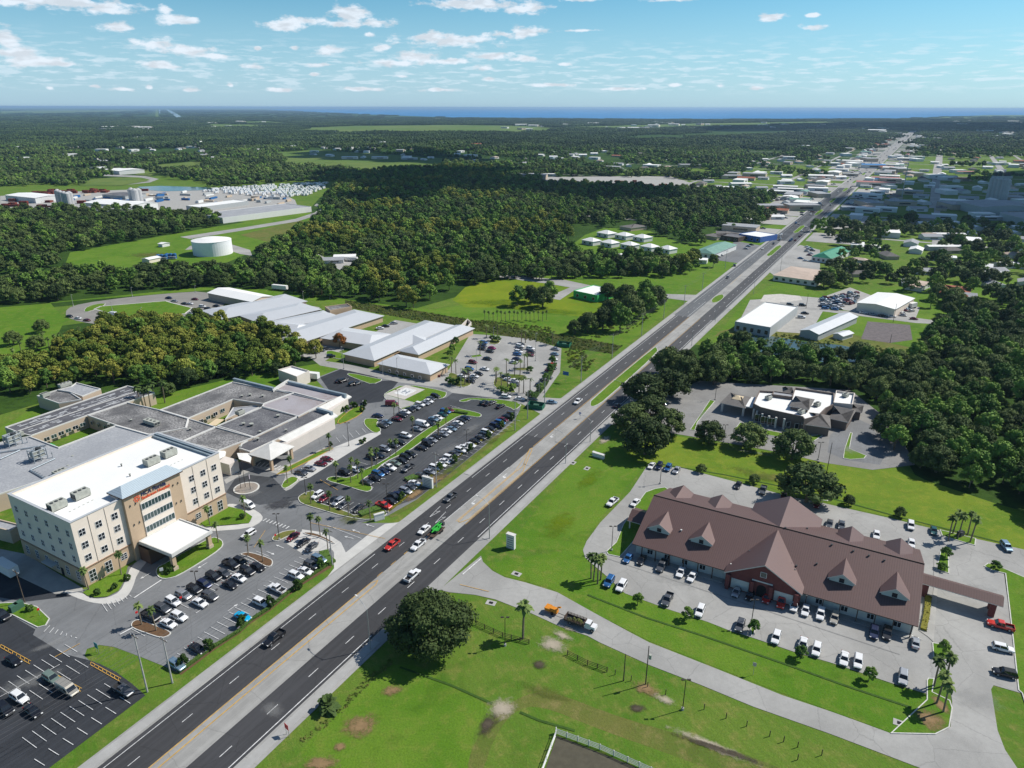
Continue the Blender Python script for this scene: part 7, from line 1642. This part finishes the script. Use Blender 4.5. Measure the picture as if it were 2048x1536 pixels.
def wire(a, b_, sag, r=.03):
    pts = []
    for i in range(9):
        t = i / 8; p = a.lerp(b_, t); p.z -= sag * 4 * t * (1 - t); pts.append(p)
    return pts
def cable(pa, pb, lab, offs=(-1.2, 0, 1.2), r=.03):
    for k in offs:
        n = Matrix.Rotation(RA, 3, 'Z') @ Vector((0, k, 0)); b = MB(); b.tube(wire(pa + n, pb + n, 1.2), r, CABL, 4)
        tag(b.build('overhead_wire'), lab, 'wire', 'overhead wires along the highway')
top = [Vector((p.x, p.y, h - .4)) for p, h in poles]
cable(R(-90, -34, 12.5), top[1], 'overhead wire crossing the lower left lot'); cable(R(-90, -36, 10.5), top[0], 'overhead wire running to the big near pole')
seq = [top[0]] + top[2:]
for i, (a, b_) in enumerate(zip(seq, seq[1:])): cable(a, b_, 'overhead wire in the %s span from the near end' % ORD[i])
for b_, t_, l in (((1247, 1362), (1252, 1308), 'dark slim pole left at the street fence'), ((1291, 1370), (1298, 1292), 'tallest dark pole at the street fence'), ((1647, 980), (1655, 885), 'dark pole on the verge before the bank'), ((50, 1206), (36, 1140), 'twin timber pole with crossarm in the left lot'), ((1786, 645), (1788, 607), 'dark pole before the warehouse'), ((1780, 686), (1782, 668), 'dark pole on the gravel'), ((1612, 617), (1616, 588), 'dark pole at the wreck yard')):
    util_pole(b_, t_, l, 'dark timber poles', WOODP_, 'twin' in l, .15, 'tallest' in l)
p = G(1800, 398); util_pole((1803, 398), (1807, 325), 'very tall lattice mast beside the highway', 'masts', MET, False, .8)
for i, (x, y, y2) in enumerate(((310, 246, 234), (105, 262, 251), (145, 262, 252), (248, 270, 262), (556, 275, 262), (672, 270, 258), (825, 290, 272), (1370, 315, 298), (1215, 290, 276))): util_pole((x, y), (x, y2), '%s faint pylon standing over the far woods' % ORD[i], 'far pylons', MET, False, .5)
# flagpoles on the circle
c = G(493, 977); rr_ = (G(518, 977) - G(468, 977)).length / 2
P = [c + Vector((math.cos(2 * math.pi * i / 28), math.sin(2 * math.pi * i / 28), 0)) * rr_ for i in range(28)]
isl(P, mat('gravel_bed', (0.36, 0.31, 0.26, 1), 0.95, var=.4, scale=1.5, fine=.3), world=True, kc=KERBM, w=.5)
for i, (x, y, y2) in enumerate(((482, 978, 945), (491, 975, 925), (501, 980, 948))):
    p = G(x, y); h = height((x, y), (x, y2)); T = empty('flagpole', p, 0, ['left flagpole on the gravel roundabout', 'tall middle flagpole on the gravel roundabout', 'right flagpole on the gravel roundabout'][i], 'flagpole'); b = MB(); b.tube([(0, 0, .2), (0, 0, h)], .1, BRZ, 6, .06); b.build('pole', T)
    if i == 2: b = MB(); b.box((0, 0, 0), (.06, .5, 1.6), mat('flag_cloth', (0.5, 0.45, 0.5, 1), .8)); b.build('flag', T, (.1, .3, h - 2))
# signs
def panel_sign(x, y, w, h, d, ang, lab, m=WHITEW, z0=0.0, cat='sign', cap=True):
    p = G(x, y); T = empty('monument_sign', p, math.radians(ang), lab, cat); b = MB(); b.box((0, 0, z0), (d, w, h), m); b.build('panel', T)
    if cap: b = MB(); b.box((0, 0, z0 + h), (d * 1.3, w * 1.06, .25), FASC); b.build('cap', T)
    b = MB(); b.box((0, 0, 0), (d * 1.2, w * .9, max(.3, z0)), CONP if z0 < .5 else BRZ); b.build('base', T)
    f_ = MB()
    LM = mat('sign_print', (0.25, 0.27, 0.30, 1), .7)
    for k in range(5): f_.box((d / 2 + .02, 0, z0 + h * (.15 + .16 * k)), (.03, w * .7, h * .06), LM)
    if h > 2.5: f_.build('directory_lines', T)
panel_sign(1022, 1096, 2.6, 4.6, 1.0, -119, 'tall white directory sign on the clinic lawn')
panel_sign(856, 974, 4.0, 3.6, .8, -119, 'large blank white sign panel beside the hedge row'); panel_sign(759, 1040, 3.2, 2.2, .7, -60, 'small white monument sign at the hospital entrance', cap=True)
panel_sign(1197, 915, 4.5, 1.5, 1.0, -125, 'low pale stone monument sign under the big oak')
def post_sign(x, y, h, w, hh, ang, lab, m, cat='sign', two=False):
    p = G(x, y); T = empty('road_sign', p, math.radians(ang), lab, cat); 
    for k in ((-w * .35, w * .35) if two else (0,)): b = MB(); b.tube([(0, k, 0), (0, k, h)], .05, MET, 5); b.build('post', T)
    b = MB(); b.box((.06, 0, h - hh), (.05, w, hh), m); b.build('panel', T)
post_sign(576, 1472, 3.2, 1.3, 1.3, -130, 'bright red double post sign beside the highway', mat('sign_red', (0.6, 0.02, 0.02, 1), .5), two=True)
post_sign(1131, 765, 5.5, 3.0, 1.8, -119, 'blue sign on a post in the lawn by the clinic exit', mat('sign_blue', (0.02, 0.12, 0.35, 1), .5))
post_sign(196, 1306, 3.0, 1.3, 1.5, -119, 'small teal wayfinding sign at the lot entrance', mat('sign_teal', (0.0, 0.22, 0.25, 1), .5), two=True); post_sign(1160, 838, 3.0, 1.0, 1.2, -119, 'small blue keep right sign on the median tip', mat('sign_blue', (0.02, 0.12, 0.35, 1), .5))
for i, (x, y) in enumerate(((364, 1208), (552, 1082), (80, 1232), (276, 1238))): post_sign(x, y, 2.4, .6, .6, -40, '%s octagonal stop sign in the hospital lot' % ORD[i], mat('sign_red', (0.6, 0.02, 0.02, 1), .5))
post_sign(325, 1150, 2.4, .9, 1.0, -60, 'small white sign beside the canopy bush', WHITEW); post_sign(1506, 1350, 3.5, .8, 1.0, 60, 'thin sign on the verge of the side street', MET)
# small boxes
def unit(nm, x, y, sz, ang, m, lab, cat): 
    p = G(x, y); T = empty(nm, p, math.radians(ang), lab, cat); b = MB(); b.box((0, 0, .1), sz, m, top=(.95, .9)); b.build('cabinet', T); b = MB(); b.box((0, 0, 0), (sz[0] * 1.3, sz[1] * 1.3, .16), CONCL); b.build('pad', T)
GRN = mat('cabinet_green', (0.05, 0.12, 0.08, 1), .6)
unit('transformer_box', 30, 1222, (2.0, 1.6, 1.8), 60, GRN, 'left green transformer box on the corner lawn', 'transformer'); unit('transformer_box', 39, 1216, (2.0, 1.6, 1.8), 60, GRN, 'right green transformer box on the corner lawn', 'transformer')
unit('utility_box', 1187, 908, (1.0, .8, 1.0), 60, WHITEW, 'white utility cabinet by the lamp post', 'utility box'); unit('golf_cart_box', 1920, 1072, (2, 1.4, 1.6), 30, HVACD, 'dark equipment cabinet under the clinic palms', 'cabinet')
for x, y, s, ang, lab in ((1072, 815, 7, -20, 'green fenced bin enclosure at the end of the hedge row'), (1128, 692, 7, -20, 'green bin enclosure at the top of the medical lot')):
    p = G(x, y); T = empty('bin_enclosure', p, math.radians(ang), lab, 'enclosure'); b = MB(); GF = mat('fence_green', (0.015, 0.12, 0.07, 1), .7)
    b.ring([Vector(q) for q in ((-s / 2, -s / 3, 0), (s / 2, -s / 3, 0), (s / 2, s / 3, 0), (-s / 2, s / 3, 0))], .15, 0, 1.9, GF); b.build('screen', T)
    b = MB(); b.box((0, 0, .1), (2.2, 1.6, 1.4), GRN); b.build('bin', T)
def drain(x, y, ang, lab):
    p = G(x, y); T = empty('drain_inlet', p, math.radians(ang), lab, 'drain'); b = MB(); b.box((0, 0, 0), (2.6, 1.8, .1), CONP); b.build('slab', T); b = MB(); b.box((0, 0, .1), (1.1, .9, .02), BLK); b.build('grate', T)
for q in ((1033, 1148, -29, 'concrete drain inlet at the curve of the side street'), (982, 1206, -20, 'concrete drain inlet beside the huge oak'), (1800, 1447, -29, 'dark drain inlet on the verge below the clinic palms'), (1174, 937, 60, 'small drain slab above the highway walk'), (1146, 926, 60, 'drain slab beside the second lamp post')): drain(*q)
# fences
def fence(pts, h, lab, m, post=2.4, rails=3, name='fence', rw=.08, pr=.08):
    T = empty(name, (0, 0, 0), 0, lab, 'fence'); P = [G(x, y) for x, y in pts]; RM = MB(); nsp = 0
    PB = MB(); PB.box((0, 0, 0), (pr * 2, pr * 2, h * 1.06), m); pm = PB.data('fence_post')
    for a, c in zip(P, P[1:]):
        L = (c - a).length; n = max(1, round(L / post)); 
        for i in range(n + (1 if c is P[-1] else 0)):
            if nsp < 95: obj('post', pm, T, a.lerp(c, i / n), math.atan2(c.y - a.y, c.x - a.x)); nsp += 1
        for k in range(rails): z = h * (k + .8) / rails; RM.tube([a + Vector((0, 0, z)), c + Vector((0, 0, z))], rw, m, 4)
    if rails: RM.build('rails', T)
    return T
DKW = mat('fence_dark_wood', rgb(72, 60, 52), .95, var=.2, scale=1); WHF = mat('fence_white', (0.66, 0.66, 0.64, 1), .8, var=.15, scale=.8)
fence([(952, 1250), (1005, 1274), (1058, 1288)], 1.35, 'dark board fence from the huge oak to the lone palm', DKW); fence([(1135, 1310), (1175, 1330), (1214, 1344)], 1.35, 'dark board fence right of the sandy gateway', DKW)
fence([(1073, 1536 + 40), (1111, 1462 + 12), (1112, 1466)], 1.5, 'white rail of the riding pen running out of the frame', WHF, 3, 3); fence([(1112, 1468), (1200, 1500), (1255, 1525), (1400, 1590)], 1.5, 'white rail fence along the near riding pen', WHF, 2.6, 4)
sheet('riding_pen', [(1114, 1472), (1255, 1528), (1400, 1592), (1300, 1800), (1000, 1800)], mat('sand_dark', rgb(92, 88, 74), .95, var=.35, scale=.6, fine=.3))
for i, (x, y) in enumerate(((1230, 1350), (1262, 1362), (1295, 1375), (1331, 1390), (1408, 1419), (1452, 1437), (1493, 1453), (1539, 1473), (1567, 1484), (1595, 1495), (1643, 1511), (1595, 1490 + 30))):
    p = G(x, y); T = empty('fence_post', p, 0, '%s lone timber post from the left on the pasture line' % ORD[i], 'post', 'lone timber posts on the pasture'); b = MB(); b.tube([(0, 0, 0), (0, 0, 1.5)], .09, DKW, 6); b.build('post', T); b = MB(); b.tube([(0, 0, 1.5), (0, 0, 1.58)], .1, WOODP_, 6); b.build('top', T)
# irregular ground patches with ragged, soft outline
def ragged(name, m, sc=.5, mx=1.0):
    M = m.copy(); M.name = name; t = NT(M.node_tree); bs = t.n['Principled BSDF']; tc = t.add('ShaderNodeTexCoord'); pos = t.add('ShaderNodeNewGeometry')
    l_ = t.vm('LENGTH', t.vm('MULTIPLY', (tc, 3), (1, 1, 0))); n = t.noise((pos, 0), sc, 6, .72); n2 = t.noise((pos, 0), sc * 5, 4, .7)
    a = t.ma('ADD', t.ma('MULTIPLY', n, 1.3), t.ma('MULTIPLY', n2, .45)); a = t.ma('SUBTRACT', t.ma('SUBTRACT', a, (l_, 1)), .22); al = t.ss(a, -.05, .55, 0, mx); t.l.new(al.outputs[0], bs.inputs['Alpha']); return M
RG = {'d': ragged('patch_brown', mat('patch_brown_base', rgb(150, 124, 88), .95, var=.35, scale=.8, fine=.3)), 's': ragged('patch_shell', DIRT, .5, .85), 'k': ragged('patch_dark', mat('patch_dark_base', rgb(82, 74, 60), .95, var=.4, scale=1)), 'y': ragged('patch_dry', GRASSD, .25, .7), 'b': ragged('patch_weeds', MEADOW, .25, .6), 'o': ragged('oil_stain', mat('oil_base', (0.05, 0.05, 0.055, 1), .7), 1.2), 'p': ragged('pale_stain', mat('pale_base', (0.33, 0.33, 0.32, 1), .9), .35, .28)}
ring_ = [(math.cos(2 * math.pi * i / 24), math.sin(2 * math.pi * i / 24), 0) for i in range(24)]
pn = [0]
def blot(x, y, rx, ry, ang, k):
    pn[0] += 1; me = D.meshes.new('dirt_patch'); me.from_pydata(ring_, [], [tuple(range(24))]); me.materials.append(RG[k]); o = obj('dirt_patch', me); p = G(x, y); o.location = (p.x, p.y, .2 + .0015 * pn[0]); o.scale = (rx, ry, 1); o.rotation_euler = (0, 0, math.radians(ang)); o['kind'] = 'structure'
for q in ((720, 1452, 6, 5, 20, 'd'), (785, 1382, 4, 2.5, 10, 'd'), (680, 1495, 2, 2, 0, 'd'), (640, 1528, 6, 3, 0, 'd'), (1005, 1418, 5, 5, 20, 's'), (975, 1450, 3, 5, -30, 'k'), (1105, 1290, 6, 4, -30, 's'), (1125, 1272, 5, 2, -40, 's'), (1140, 1258, 3, 1.5, -30, 's'), (1078, 1330, 3, 2.5, 0, 'k'), (1290, 1378, 5, 3, -30, 'd'), (1275, 1418, 3, 2, 0, 'k'), (1330, 1400, 4, 2, -30, 's'), (1420, 1490, 14, 2, -30, 's'), (1090, 1385, 10, 3, -25, 'y'), (1440, 1500, 16, 1.2, -24, 'k'), (1860, 1440, 5, 5, 0, 'd'), (1880, 1410, 2, 5, 0, 'd'), (1210, 880, 3, 7, -30, 's'),
          (700, 1040, 7, 5, 0, 'y'), (870, 960, 10, 4, 50, 'd'), (900, 940, 14, 3, 60, 'y'), (830, 990, 8, 3, 60, 'd'), (985, 880, 8, 3, 60, 'y'), (1150, 715, 10, 8, 60, 'b'), (1120, 1050, 14, 7, 60, 'b'), (1180, 960, 12, 5, 60, 'b'), (1080, 620, 60, 12, -20, 'b'), (1000, 605, 40, 14, 0, 'b'), (1560, 960, 30, 6, -30, 'y'), (430, 480, 30, 15, 0, 'y'), (300, 510, 30, 20, 0, 'y'), (500, 985, 5, 8, 40, 'p'), (560, 1010, 8, 5, 20, 'o'), (590, 880, 10, 5, 60, 'p'), (900, 900, 10, 5, 50, 'p'), (940, 860, 12, 4, 60, 'p'), (370, 1235, .8, .8, 0, 'o'), (434, 1180, .9, .9, 0, 'o'), (660, 900, 6, 4, 60, 'p'), (545, 1420, 3, 5, 60, 'p'), (60, 1365, 12, 4, 30, 'p'), (100, 1290, 10, 2, 40, 'p'),
          (380, 1300, 8, 2, 60, 'p'), (1350, 1160, 14, 5, -29, 'p'), (1700, 1240, 16, 4, -29, 'p'), (1950, 1400, 5, 10, 80, 'p'), (1960, 1180, 10, 4, 0, 'p'), (1400, 830, 10, 8, 0, 'p'), (1700, 900, 8, 6, 0, 'p'), (1500, 905, 16, 2, -20, 'p')): blot(*q)
# swales: narrow dark lines in the grass
for P in ([(1175, 1190), (1290, 1235), (1400, 1270), (1560, 1325), (1700, 1375), (1820, 1415)], [(800, 1335), (900, 1370), (985, 1408)], [(1040, 1425), (1080, 1442), (1150, 1462)], [(1300, 925), (1450, 950), (1620, 985), (1800, 1035), (2000, 1085)]):
    Q = [G(x, y) for x, y in P]; b = MB(); DG = mat('swale_dark_grass', rgb(60, 90, 28), .95, var=.3, scale=.6)
    for a, c in zip(Q, Q[1:]): ln(a, c, .6, DG, .13, b)
    tag(b.build('ditch'), kind='structure')
# ---------------------------------------------------------------- distant houses
hr = random.Random(21)
def house_mesh(w, d, h, rise, rk, wk, hip):
    b = MB(); P = [Vector(q) for q in ((-w / 2, -d / 2, 0), (w / 2, -d / 2, 0), (w / 2, d / 2, 0), (-w / 2, d / 2, 0))]
    wl = MB(); wl.wall(P, 0, h, WALLS[wk])
    if rise:
        if not hip:
            for s in (-1, 1):
                q = [Vector((s * w / 2, -d / 2, h)), Vector((s * w / 2, d / 2, h)), Vector((s * w / 2, 0, h + rise * .97))]; wl.face(q if s > 0 else q[::-1], WALLS[wk])
        gable_geo(b, P, h, rise, ROOFS[rk], WALLS[wk], .5, .9 if hip else 0, walls=False)
    else: b.prism([p * 1.02 for p in P], h, h + .5, ROOFS[rk])
    wn = MB()
    wn.box((w * .05, -d / 2 - .03, h * .38), (w * .42, .06, h * .3), GLASS)
    return wl.data('house_wall'), b.data('house_roof'), wn.data('house_windows')
HM = {}
for key, a in dict(wg=(16, 10, 3.4, 1.6, 'w', 'w', 0), wf=(26, 16, 5, 0, 'w', 'w', 0), wb=(42, 22, 6, 1.2, 'w', 'c', 0), gd=(17, 11, 3.2, 2.4, 'd', 't', 1), gg=(18, 11, 3.4, 1.8, 'g', 'w', 0), rr=(26, 12, 4, 1.6, 'r', 't', 0), pp=(44, 9, 6, 1.2, 'p', 'c', 0), bb=(38, 20, 6, 1.5, 'b', 'w', 0), ww=(30, 8, 4, .8, 'w', 'g', 0), nn=(30, 14, 5, 1.6, 'n', 'w', 0), tt=(18, 11, 3.3, 1.8, 't', 'w', 1), gf=(34, 20, 5.5, 0, 'g', 't', 0)).items(): HM[key] = house_mesh(*a)
HN = {'wg': ('house', 'white roofed house'), 'wf': ('store_building', 'flat white roofed store'), 'wb': ('warehouse', 'large white roofed shed'), 'gd': ('house', 'dark hip roofed house'), 'gg': ('house', 'grey gabled house'), 'rr': ('store_building', 'terracotta roofed building'), 'pp': ('motel_building', 'long pinkish roofed motel block'), 'bb': ('store_building', 'bright blue roofed store'), 'ww': ('storage_row', 'narrow white storage row'), 'nn': ('store_building', 'green roofed store'), 'tt': ('house', 'tan hip roofed house'), 'gf': ('store_building', 'flat grey roofed store')}
def house(p, key, ang, where, sc=1.0, grp=None):
    T = empty(HN[key][0], (p.x, p.y, 0), math.radians(ang), HN[key][1] + ' ' + where, 'house' if HN[key][0] == 'house' else 'building', grp or HN[key][1] + 's ' + where); T.scale = (sc, sc, sc)
    a, b_, w = HM[key]; obj('wall', a, T); obj('roof', b_, T); obj('windows', w, T)
# individually placed, recognisable ones
for x, y, k, a, s, w in ((1745, 336, 'bb', -20, 1.2, 'left of the highway before the bend of the shops'), (1772, 338, 'rr', 0, 1.1, 'beside the bright blue roof'), (1760, 362, 'bb', -25, .6, 'near the highway, smaller than the other'), (1708, 330, 'wf', 0, 1.2, 'left of the blue roofs'), (1640, 357, 'wb', -15, 1.0, 'beside the brown roofed restaurant'), (1640, 366, 'gd', -20, 1.5, 'in front of the large white roof on the left'), (1700, 326, 'rr', -20, .7, 'high above the blue roof'),
                         (1750, 374, 'pp', -25, 1.3, 'nearest right of the highway'), (1770, 362, 'pp', -25, 1.0, 'behind the nearest pinkish one'), (1765, 350, 'gg', -25, 1.6, 'behind the pinkish motel'), (1780, 335, 'wf', -25, 1.3, 'right of the highway past the motel'), (1570, 378, 'ww', -20, 1.2, 'first of the storage units'), (1580, 383, 'ww', -20, 1.2, 'middle of the storage units'), (1560, 388, 'ww', -20, 1.2, 'front of the storage units'), (1635, 383, 'wf', -20, 1.1, 'beside the storage rows'), (1600, 405, 'nn', -25, .9, 'behind the storage rows'), (1620, 410, 'wf', -20, .7, 'by the grassy corner left of the highway'),
                         (1480, 372, 'wb', 0, .8, 'with blue front among the left trees'), (1490, 445, 'wf', -20, .8, 'left of the highway behind the blue shop'), (1552, 438, 'wg', 0, 1.0, 'on the bright lawn left of the highway'), (1915, 345, 'wf', 0, 1.0, 'right of the wide side avenue'), (1925, 362, 'rr', 0, 1.1, 'on the lawn right of the avenue'), (1930, 348, 'pp', 0, .8, 'right of the avenue with a red edge'), (1910, 285, 'wb', 0, .9, 'right of the avenue, far off'), (1700, 352, 'gf', -20, .8, 'left of the highway before the blue one'),
                         (1460, 400, 'wb', -25, .7, 'at the shaded wood edge'), (1445, 408, 'wf', -25, .7, 'beside the white tents'), (1065, 358, 'gf', -10, 1.5, 'in the dark cement works'), (1040, 362, 'gg', -10, 1.6, 'in the dark cement works'), (1100, 352, 'wf', -10, .8, 'beside the cement works'), (955, 360, 'gf', 0, 1.2, 'left in the cement works'), (910, 285, 'wf', 0, 1.2, 'over the far left woods'), (950, 292, 'rr', 0, 1.6, 'with a red roof in the far scrapyard'), (700, 318, 'wb', 0, .9, 'left of the green clearing'), (760, 318, 'wb', 0, .9, 'middle of the green clearing'), (820, 320, 'ww', 0, 1.2, 'right of the green clearing'),
                         (690, 520, 'wf', 10, .7, 'in the clearing behind the canal'), (668, 525, 'gg', 10, .9, 'in the clearing behind the canal, grey one'), (1280, 378, 'ww', 0, 1.0, 'by the rusty heaps'), (1520, 400, 'gg', -20, 1.0, 'behind the storage yard'), (1260, 520, 'wf', 0, .8, 'hidden in the grove below the cottages'), (1395, 525, 'wf', -20, .6, 'between palms below the dental office')):
    house(G(x, y), k, a, w, s)
for i, (x, y, k, a) in enumerate(((1737, 500, 'wg', -10), (1895, 475, 'ww', -5), (1985, 463, 'wg', -5), (1860, 478, 'gg', 0), (1940, 485, 'wg', 10), (1885, 500, 'ww', 0), (2005, 535, 'wg', 20), (1975, 555, 'wg', -10), (1985, 548, 'gg', 10), (1710, 540, 'tt', 0), (1780, 448, 'wg', 5), (1850, 452, 'wg', -10), (1765, 449, 'gg', -5), (1975, 440, 'ww', 0), (1705, 420, 'ww', 0), (1800, 410, 'gf', -5), (1840, 395, 'wg', 0), (2030, 515, 'tt', 0), (2035, 430, 'gf', 0))):
    house(G(x, y), k, a, 'numbered %s from the near end of the oak shaded streets' % ORD[i] if False else 'in the oak shaded streets, %s from the left' % ORD[sorted([1737, 1895, 1985, 1860, 1940, 1885, 2005, 1975, 1985.5, 1710, 1780, 1850, 1765, 1975.5, 1705, 1800, 1840, 2030, 2035]).index(min([1737, 1895, 1985, 1860, 1940, 1885, 2005, 1975, 1985.5, 1710, 1780, 1850, 1765, 1975.5, 1705, 1800, 1840, 2030, 2035], key=lambda v: abs(v - x - (.5 if i in (8, 13) else 0))))])
for g, w, x, y, poly in HPTS:
    far = g.y > 3500; k = hr.choice(['wb', 'wf', 'wb', 'gf', 'wg'] if far else ['wg', 'wf', 'gd', 'gg', 'tt', 'wg', 'gg', 'wf', 'gf', 'rr' if hr.random() < .3 else 'wg'])
    xs = [p[0] for p in poly]; ys = [p[1] for p in poly]; a = int(4.99 * (x - min(xs)) / (max(xs) - min(xs))); b_ = int(2.99 * (y - min(ys)) / (max(ys) - min(ys)))
    sz = hr.uniform(.85, 1.3) * (.8 if 'right hand' in w else 1); wd = w + ', ' + ('rear', 'middle', 'front')[b_] + ' ' + ('far left', 'left', 'centre', 'right', 'far right')[a]
    house(g, k, hr.choice((-29, 61, 0, 90)) + hr.uniform(-5, 5), wd, sz * (1.6 if far else 1))
# scrap heaps: rusty stacks beside the yards
RUST = mat('rusty_scrap', rgb(120, 56, 44), .9, var=.5, scale=.3)
for i, (x, y, n) in enumerate(((110, 388, 16), (150, 384, 16), (60, 402, 12), (90, 410, 10), (235, 383, 8), (1290, 372, 10), (1245, 366, 8), (1060, 366, 6), (965, 297, 8))):
    T = empty('scrap_heap', G(x, y), 0, '%s rusty red stack of scrap and bricks in the far yards' % ORD[i], 'scrap heap', 'rusty stacks in the yards')
    for k in range(n): b = MB(); b.box((0, 0, 0), (hr.uniform(5, 12), hr.uniform(3, 6), hr.uniform(1.5, 4)), RUST, hr.uniform(-.3, .3)); b.build('stack', T, (hr.uniform(-45, 45), hr.uniform(-22, 22), .1))
# containers, stacks and lorries filling the industrial yard
CTM = {'white': WHITEW, 'grey': GREYW, 'blue': BLUT, 'tan': BEIGE}
for k in range(70):
    x, y = hr.choice(((290, 396), (340, 392), (390, 395), (430, 402), (120, 395), (200, 398), (470, 402), (540, 400))); c = hr.choice(list(CTM)); g = G(x + hr.uniform(-38, 38), y + hr.uniform(-8, 9))
    T = empty('storage_container', (g.x, g.y, .1), math.radians(hr.choice((-10, 80)) + hr.uniform(-6, 6)), c + ' container or stack standing in the far industrial yard', 'container', c + ' containers in the far industrial yard')
    b = MB(); L = hr.choice((6, 12, 12, 18)); h_ = hr.uniform(1.5, 3.2); b.box((0, 0, .15), (L, 2.6, h_), CTM[c]); b.build('shell', T); b = MB(); b.box((0, 0, 0), (L * .95, 2.4, .15), HVACD); b.build('pallet_base', T)
# white tents
for i, (x, y) in enumerate(((1500, 400), (1508, 401), (1516, 402))):
    T = empty('tent', G(x, y), 0, '%s of three white peaked tents beside the shops' % ORD[i], 'tent', 'white tents'); b = MB(); gable_geo(b, [Vector(q) for q in ((-5, -5, 0), (5, -5, 0), (5, 5, 0), (-5, 5, 0))], 2.6, 3, ROOFW, WHITEW, 0, 1, walls=False); b.build('canopy', T)
    for s in (-4.6, 4.6): 
        for s2 in (-4.6, 4.6): b = MB(); b.tube([(0, 0, 0), (0, 0, 2.6)], .1, MET, 5); b.build('leg', T, (s, s2, 0))
# ---------------------------------------------------------------- clouds overhead whose shade lies on the land
CLM = mat('cloud_white', (0.9, 0.9, 0.9, 1), 1.0, spec=0.0)
def cloud(poly, seed, lab, alt=1150):
    """flat based cumulus whose shadow falls on the ground polygon given by pixels"""
    P = [G(x, y) for x, y in poly]; off = Vector((sdir.x / sdir.z * alt, sdir.y / sdir.z * alt, 0)); r = random.Random(seed); b = MB()
    x0, x1 = min(p.x for p in P), max(p.x for p in P); y0, y1 = min(p.y for p in P), max(p.y for p in P); st = min(130, max(45, min(x1 - x0, y1 - y0) / 7)); y = y0
    while y <= y1:
        x = x0
        while x <= x1:
            a, c = x + r.uniform(-.3, .3) * st, y + r.uniform(-.3, .3) * st
            if pip(a, c, P): b.ico(Vector((a, c, alt + r.uniform(0, 35))) + off, st * r.uniform(.6, .95), CLM, 2, .1, .55)
            x += st
        y += st
    o = b.build('cloud', smooth=True); return tag(o, lab, 'cloud')
cloud([(690, 378), (720, 352), (830, 340), (1000, 350), (1180, 372), (1300, 378), (1440, 392), (1400, 415), (1250, 412), (1130, 398), (1000, 388), (860, 398), (760, 410), (690, 392)], 1, 'cumulus out of frame that shades the band of centre woods')
cloud([(1730, 425), (1760, 390), (1850, 365), (1960, 345), (2300, 330), (2450, 440), (2000, 475), (1880, 455), (1800, 442)], 2, 'cumulus out of frame that shades the feed mill')
cloud([(1400, 262), (1500, 250), (1750, 247), (2100, 248), (2200, 262), (2000, 268), (1700, 262)], 3, 'cumulus out of frame that shades the strip before the lake', 1300)
cloud([(600, 308), (700, 300), (900, 310), (1000, 322), (860, 328), (650, 318)], 4, 'small cumulus out of frame over the settlement')

# ---------------------------------------------------------------- shops, paved lots and streets along the far highway
cr = random.Random(33); s = 650; ci = 0
while s < 4300:
    for side in (-1, 1):
        w = cr.uniform(38, 80); d = cr.uniform(40, 62); t0 = -20 if side < 0 else 13; t1 = t0 + side * d
        b = MB(); b.poly([R(s, t0), R(s + w, t0), R(s + w, t1), R(s, t1)], .14, cr.choice((LOTL, LOTG, CONC, LOTL))); tag(b.build('parking_lot'), kind='structure')
        k = cr.choice(('wf', 'wf', 'wb', 'gf', 'gg', 'rr', 'nn', 'gf', 'pp', 'tt', 'wg')); house(R(s + w / 2, t0 + side * (d * .66)), k, 60.7 if cr.random() < .5 else -29.3, 'in the shop strip, %s bank of the highway' % ('left' if side < 0 else 'right'), cr.uniform(.75, 1.05), 'shops on the %s side of the far highway' % ('left' if side < 0 else 'right'))
        for q in range(cr.randint(0, 3) if s < 2200 else 0): put_car(R(s + cr.uniform(6, w - 6), t0 + side * cr.uniform(5, d * .35)), cr.choice('wwsskgbr'), cr.choice('ssuup'), -29.3, 'car parked before the far shop strip beside the highway', 'cars before the far shops')
    s += cr.uniform(62, 105)
for s in range(700, 4400, 165):
    for t0, t1 in ((-20, -520), (13, 620)):
        b = MB(); b.poly([R(s - 3.5, t0), R(s + 3.5, t0), R(s + 3.5, t1), R(s - 3.5, t1)], .1, LOTL); tag(b.build('side_street'), kind='structure')
for t in (-110, -250, 120, 300, 440):
    b = MB(); b.poly([R(660, t), R(4300, t), R(4300, t + 7), R(660, t + 7)], .12, LOTL); tag(b.build('side_street'), kind='structure')
# ---------------------------------------------------------------- air
def haze():
    b = MB(); S = 72000; z0, z1 = -1.0, 130.0; P = [Vector((x, y, 0)) for x, y in ((-S, -500), (S, -500), (S, S), (-S, S))]
    M = D.materials.new('haze_air'); M.use_nodes = True; t = NT(M.node_tree); t.n.clear(); v = t.add('ShaderNodeVolumePrincipled', {'Color': (0.48, 0.72, 1.0, 1), 'Density': HAZE, 'Anisotropy': 0.2}); o = t.add('ShaderNodeOutputMaterial'); t.l.new(v.outputs[0], o.inputs['Volume'])
    b.wall(P, z0, z1, M); b.poly(P, z1, M); b.face([Vector((p.x, p.y, z0)) for p in P[::-1]], M)
    tag(b.build('haze'), kind='stuff')
HAZE = 4.0e-5
haze()
mk.build('road_markings')['kind'] = 'structure'
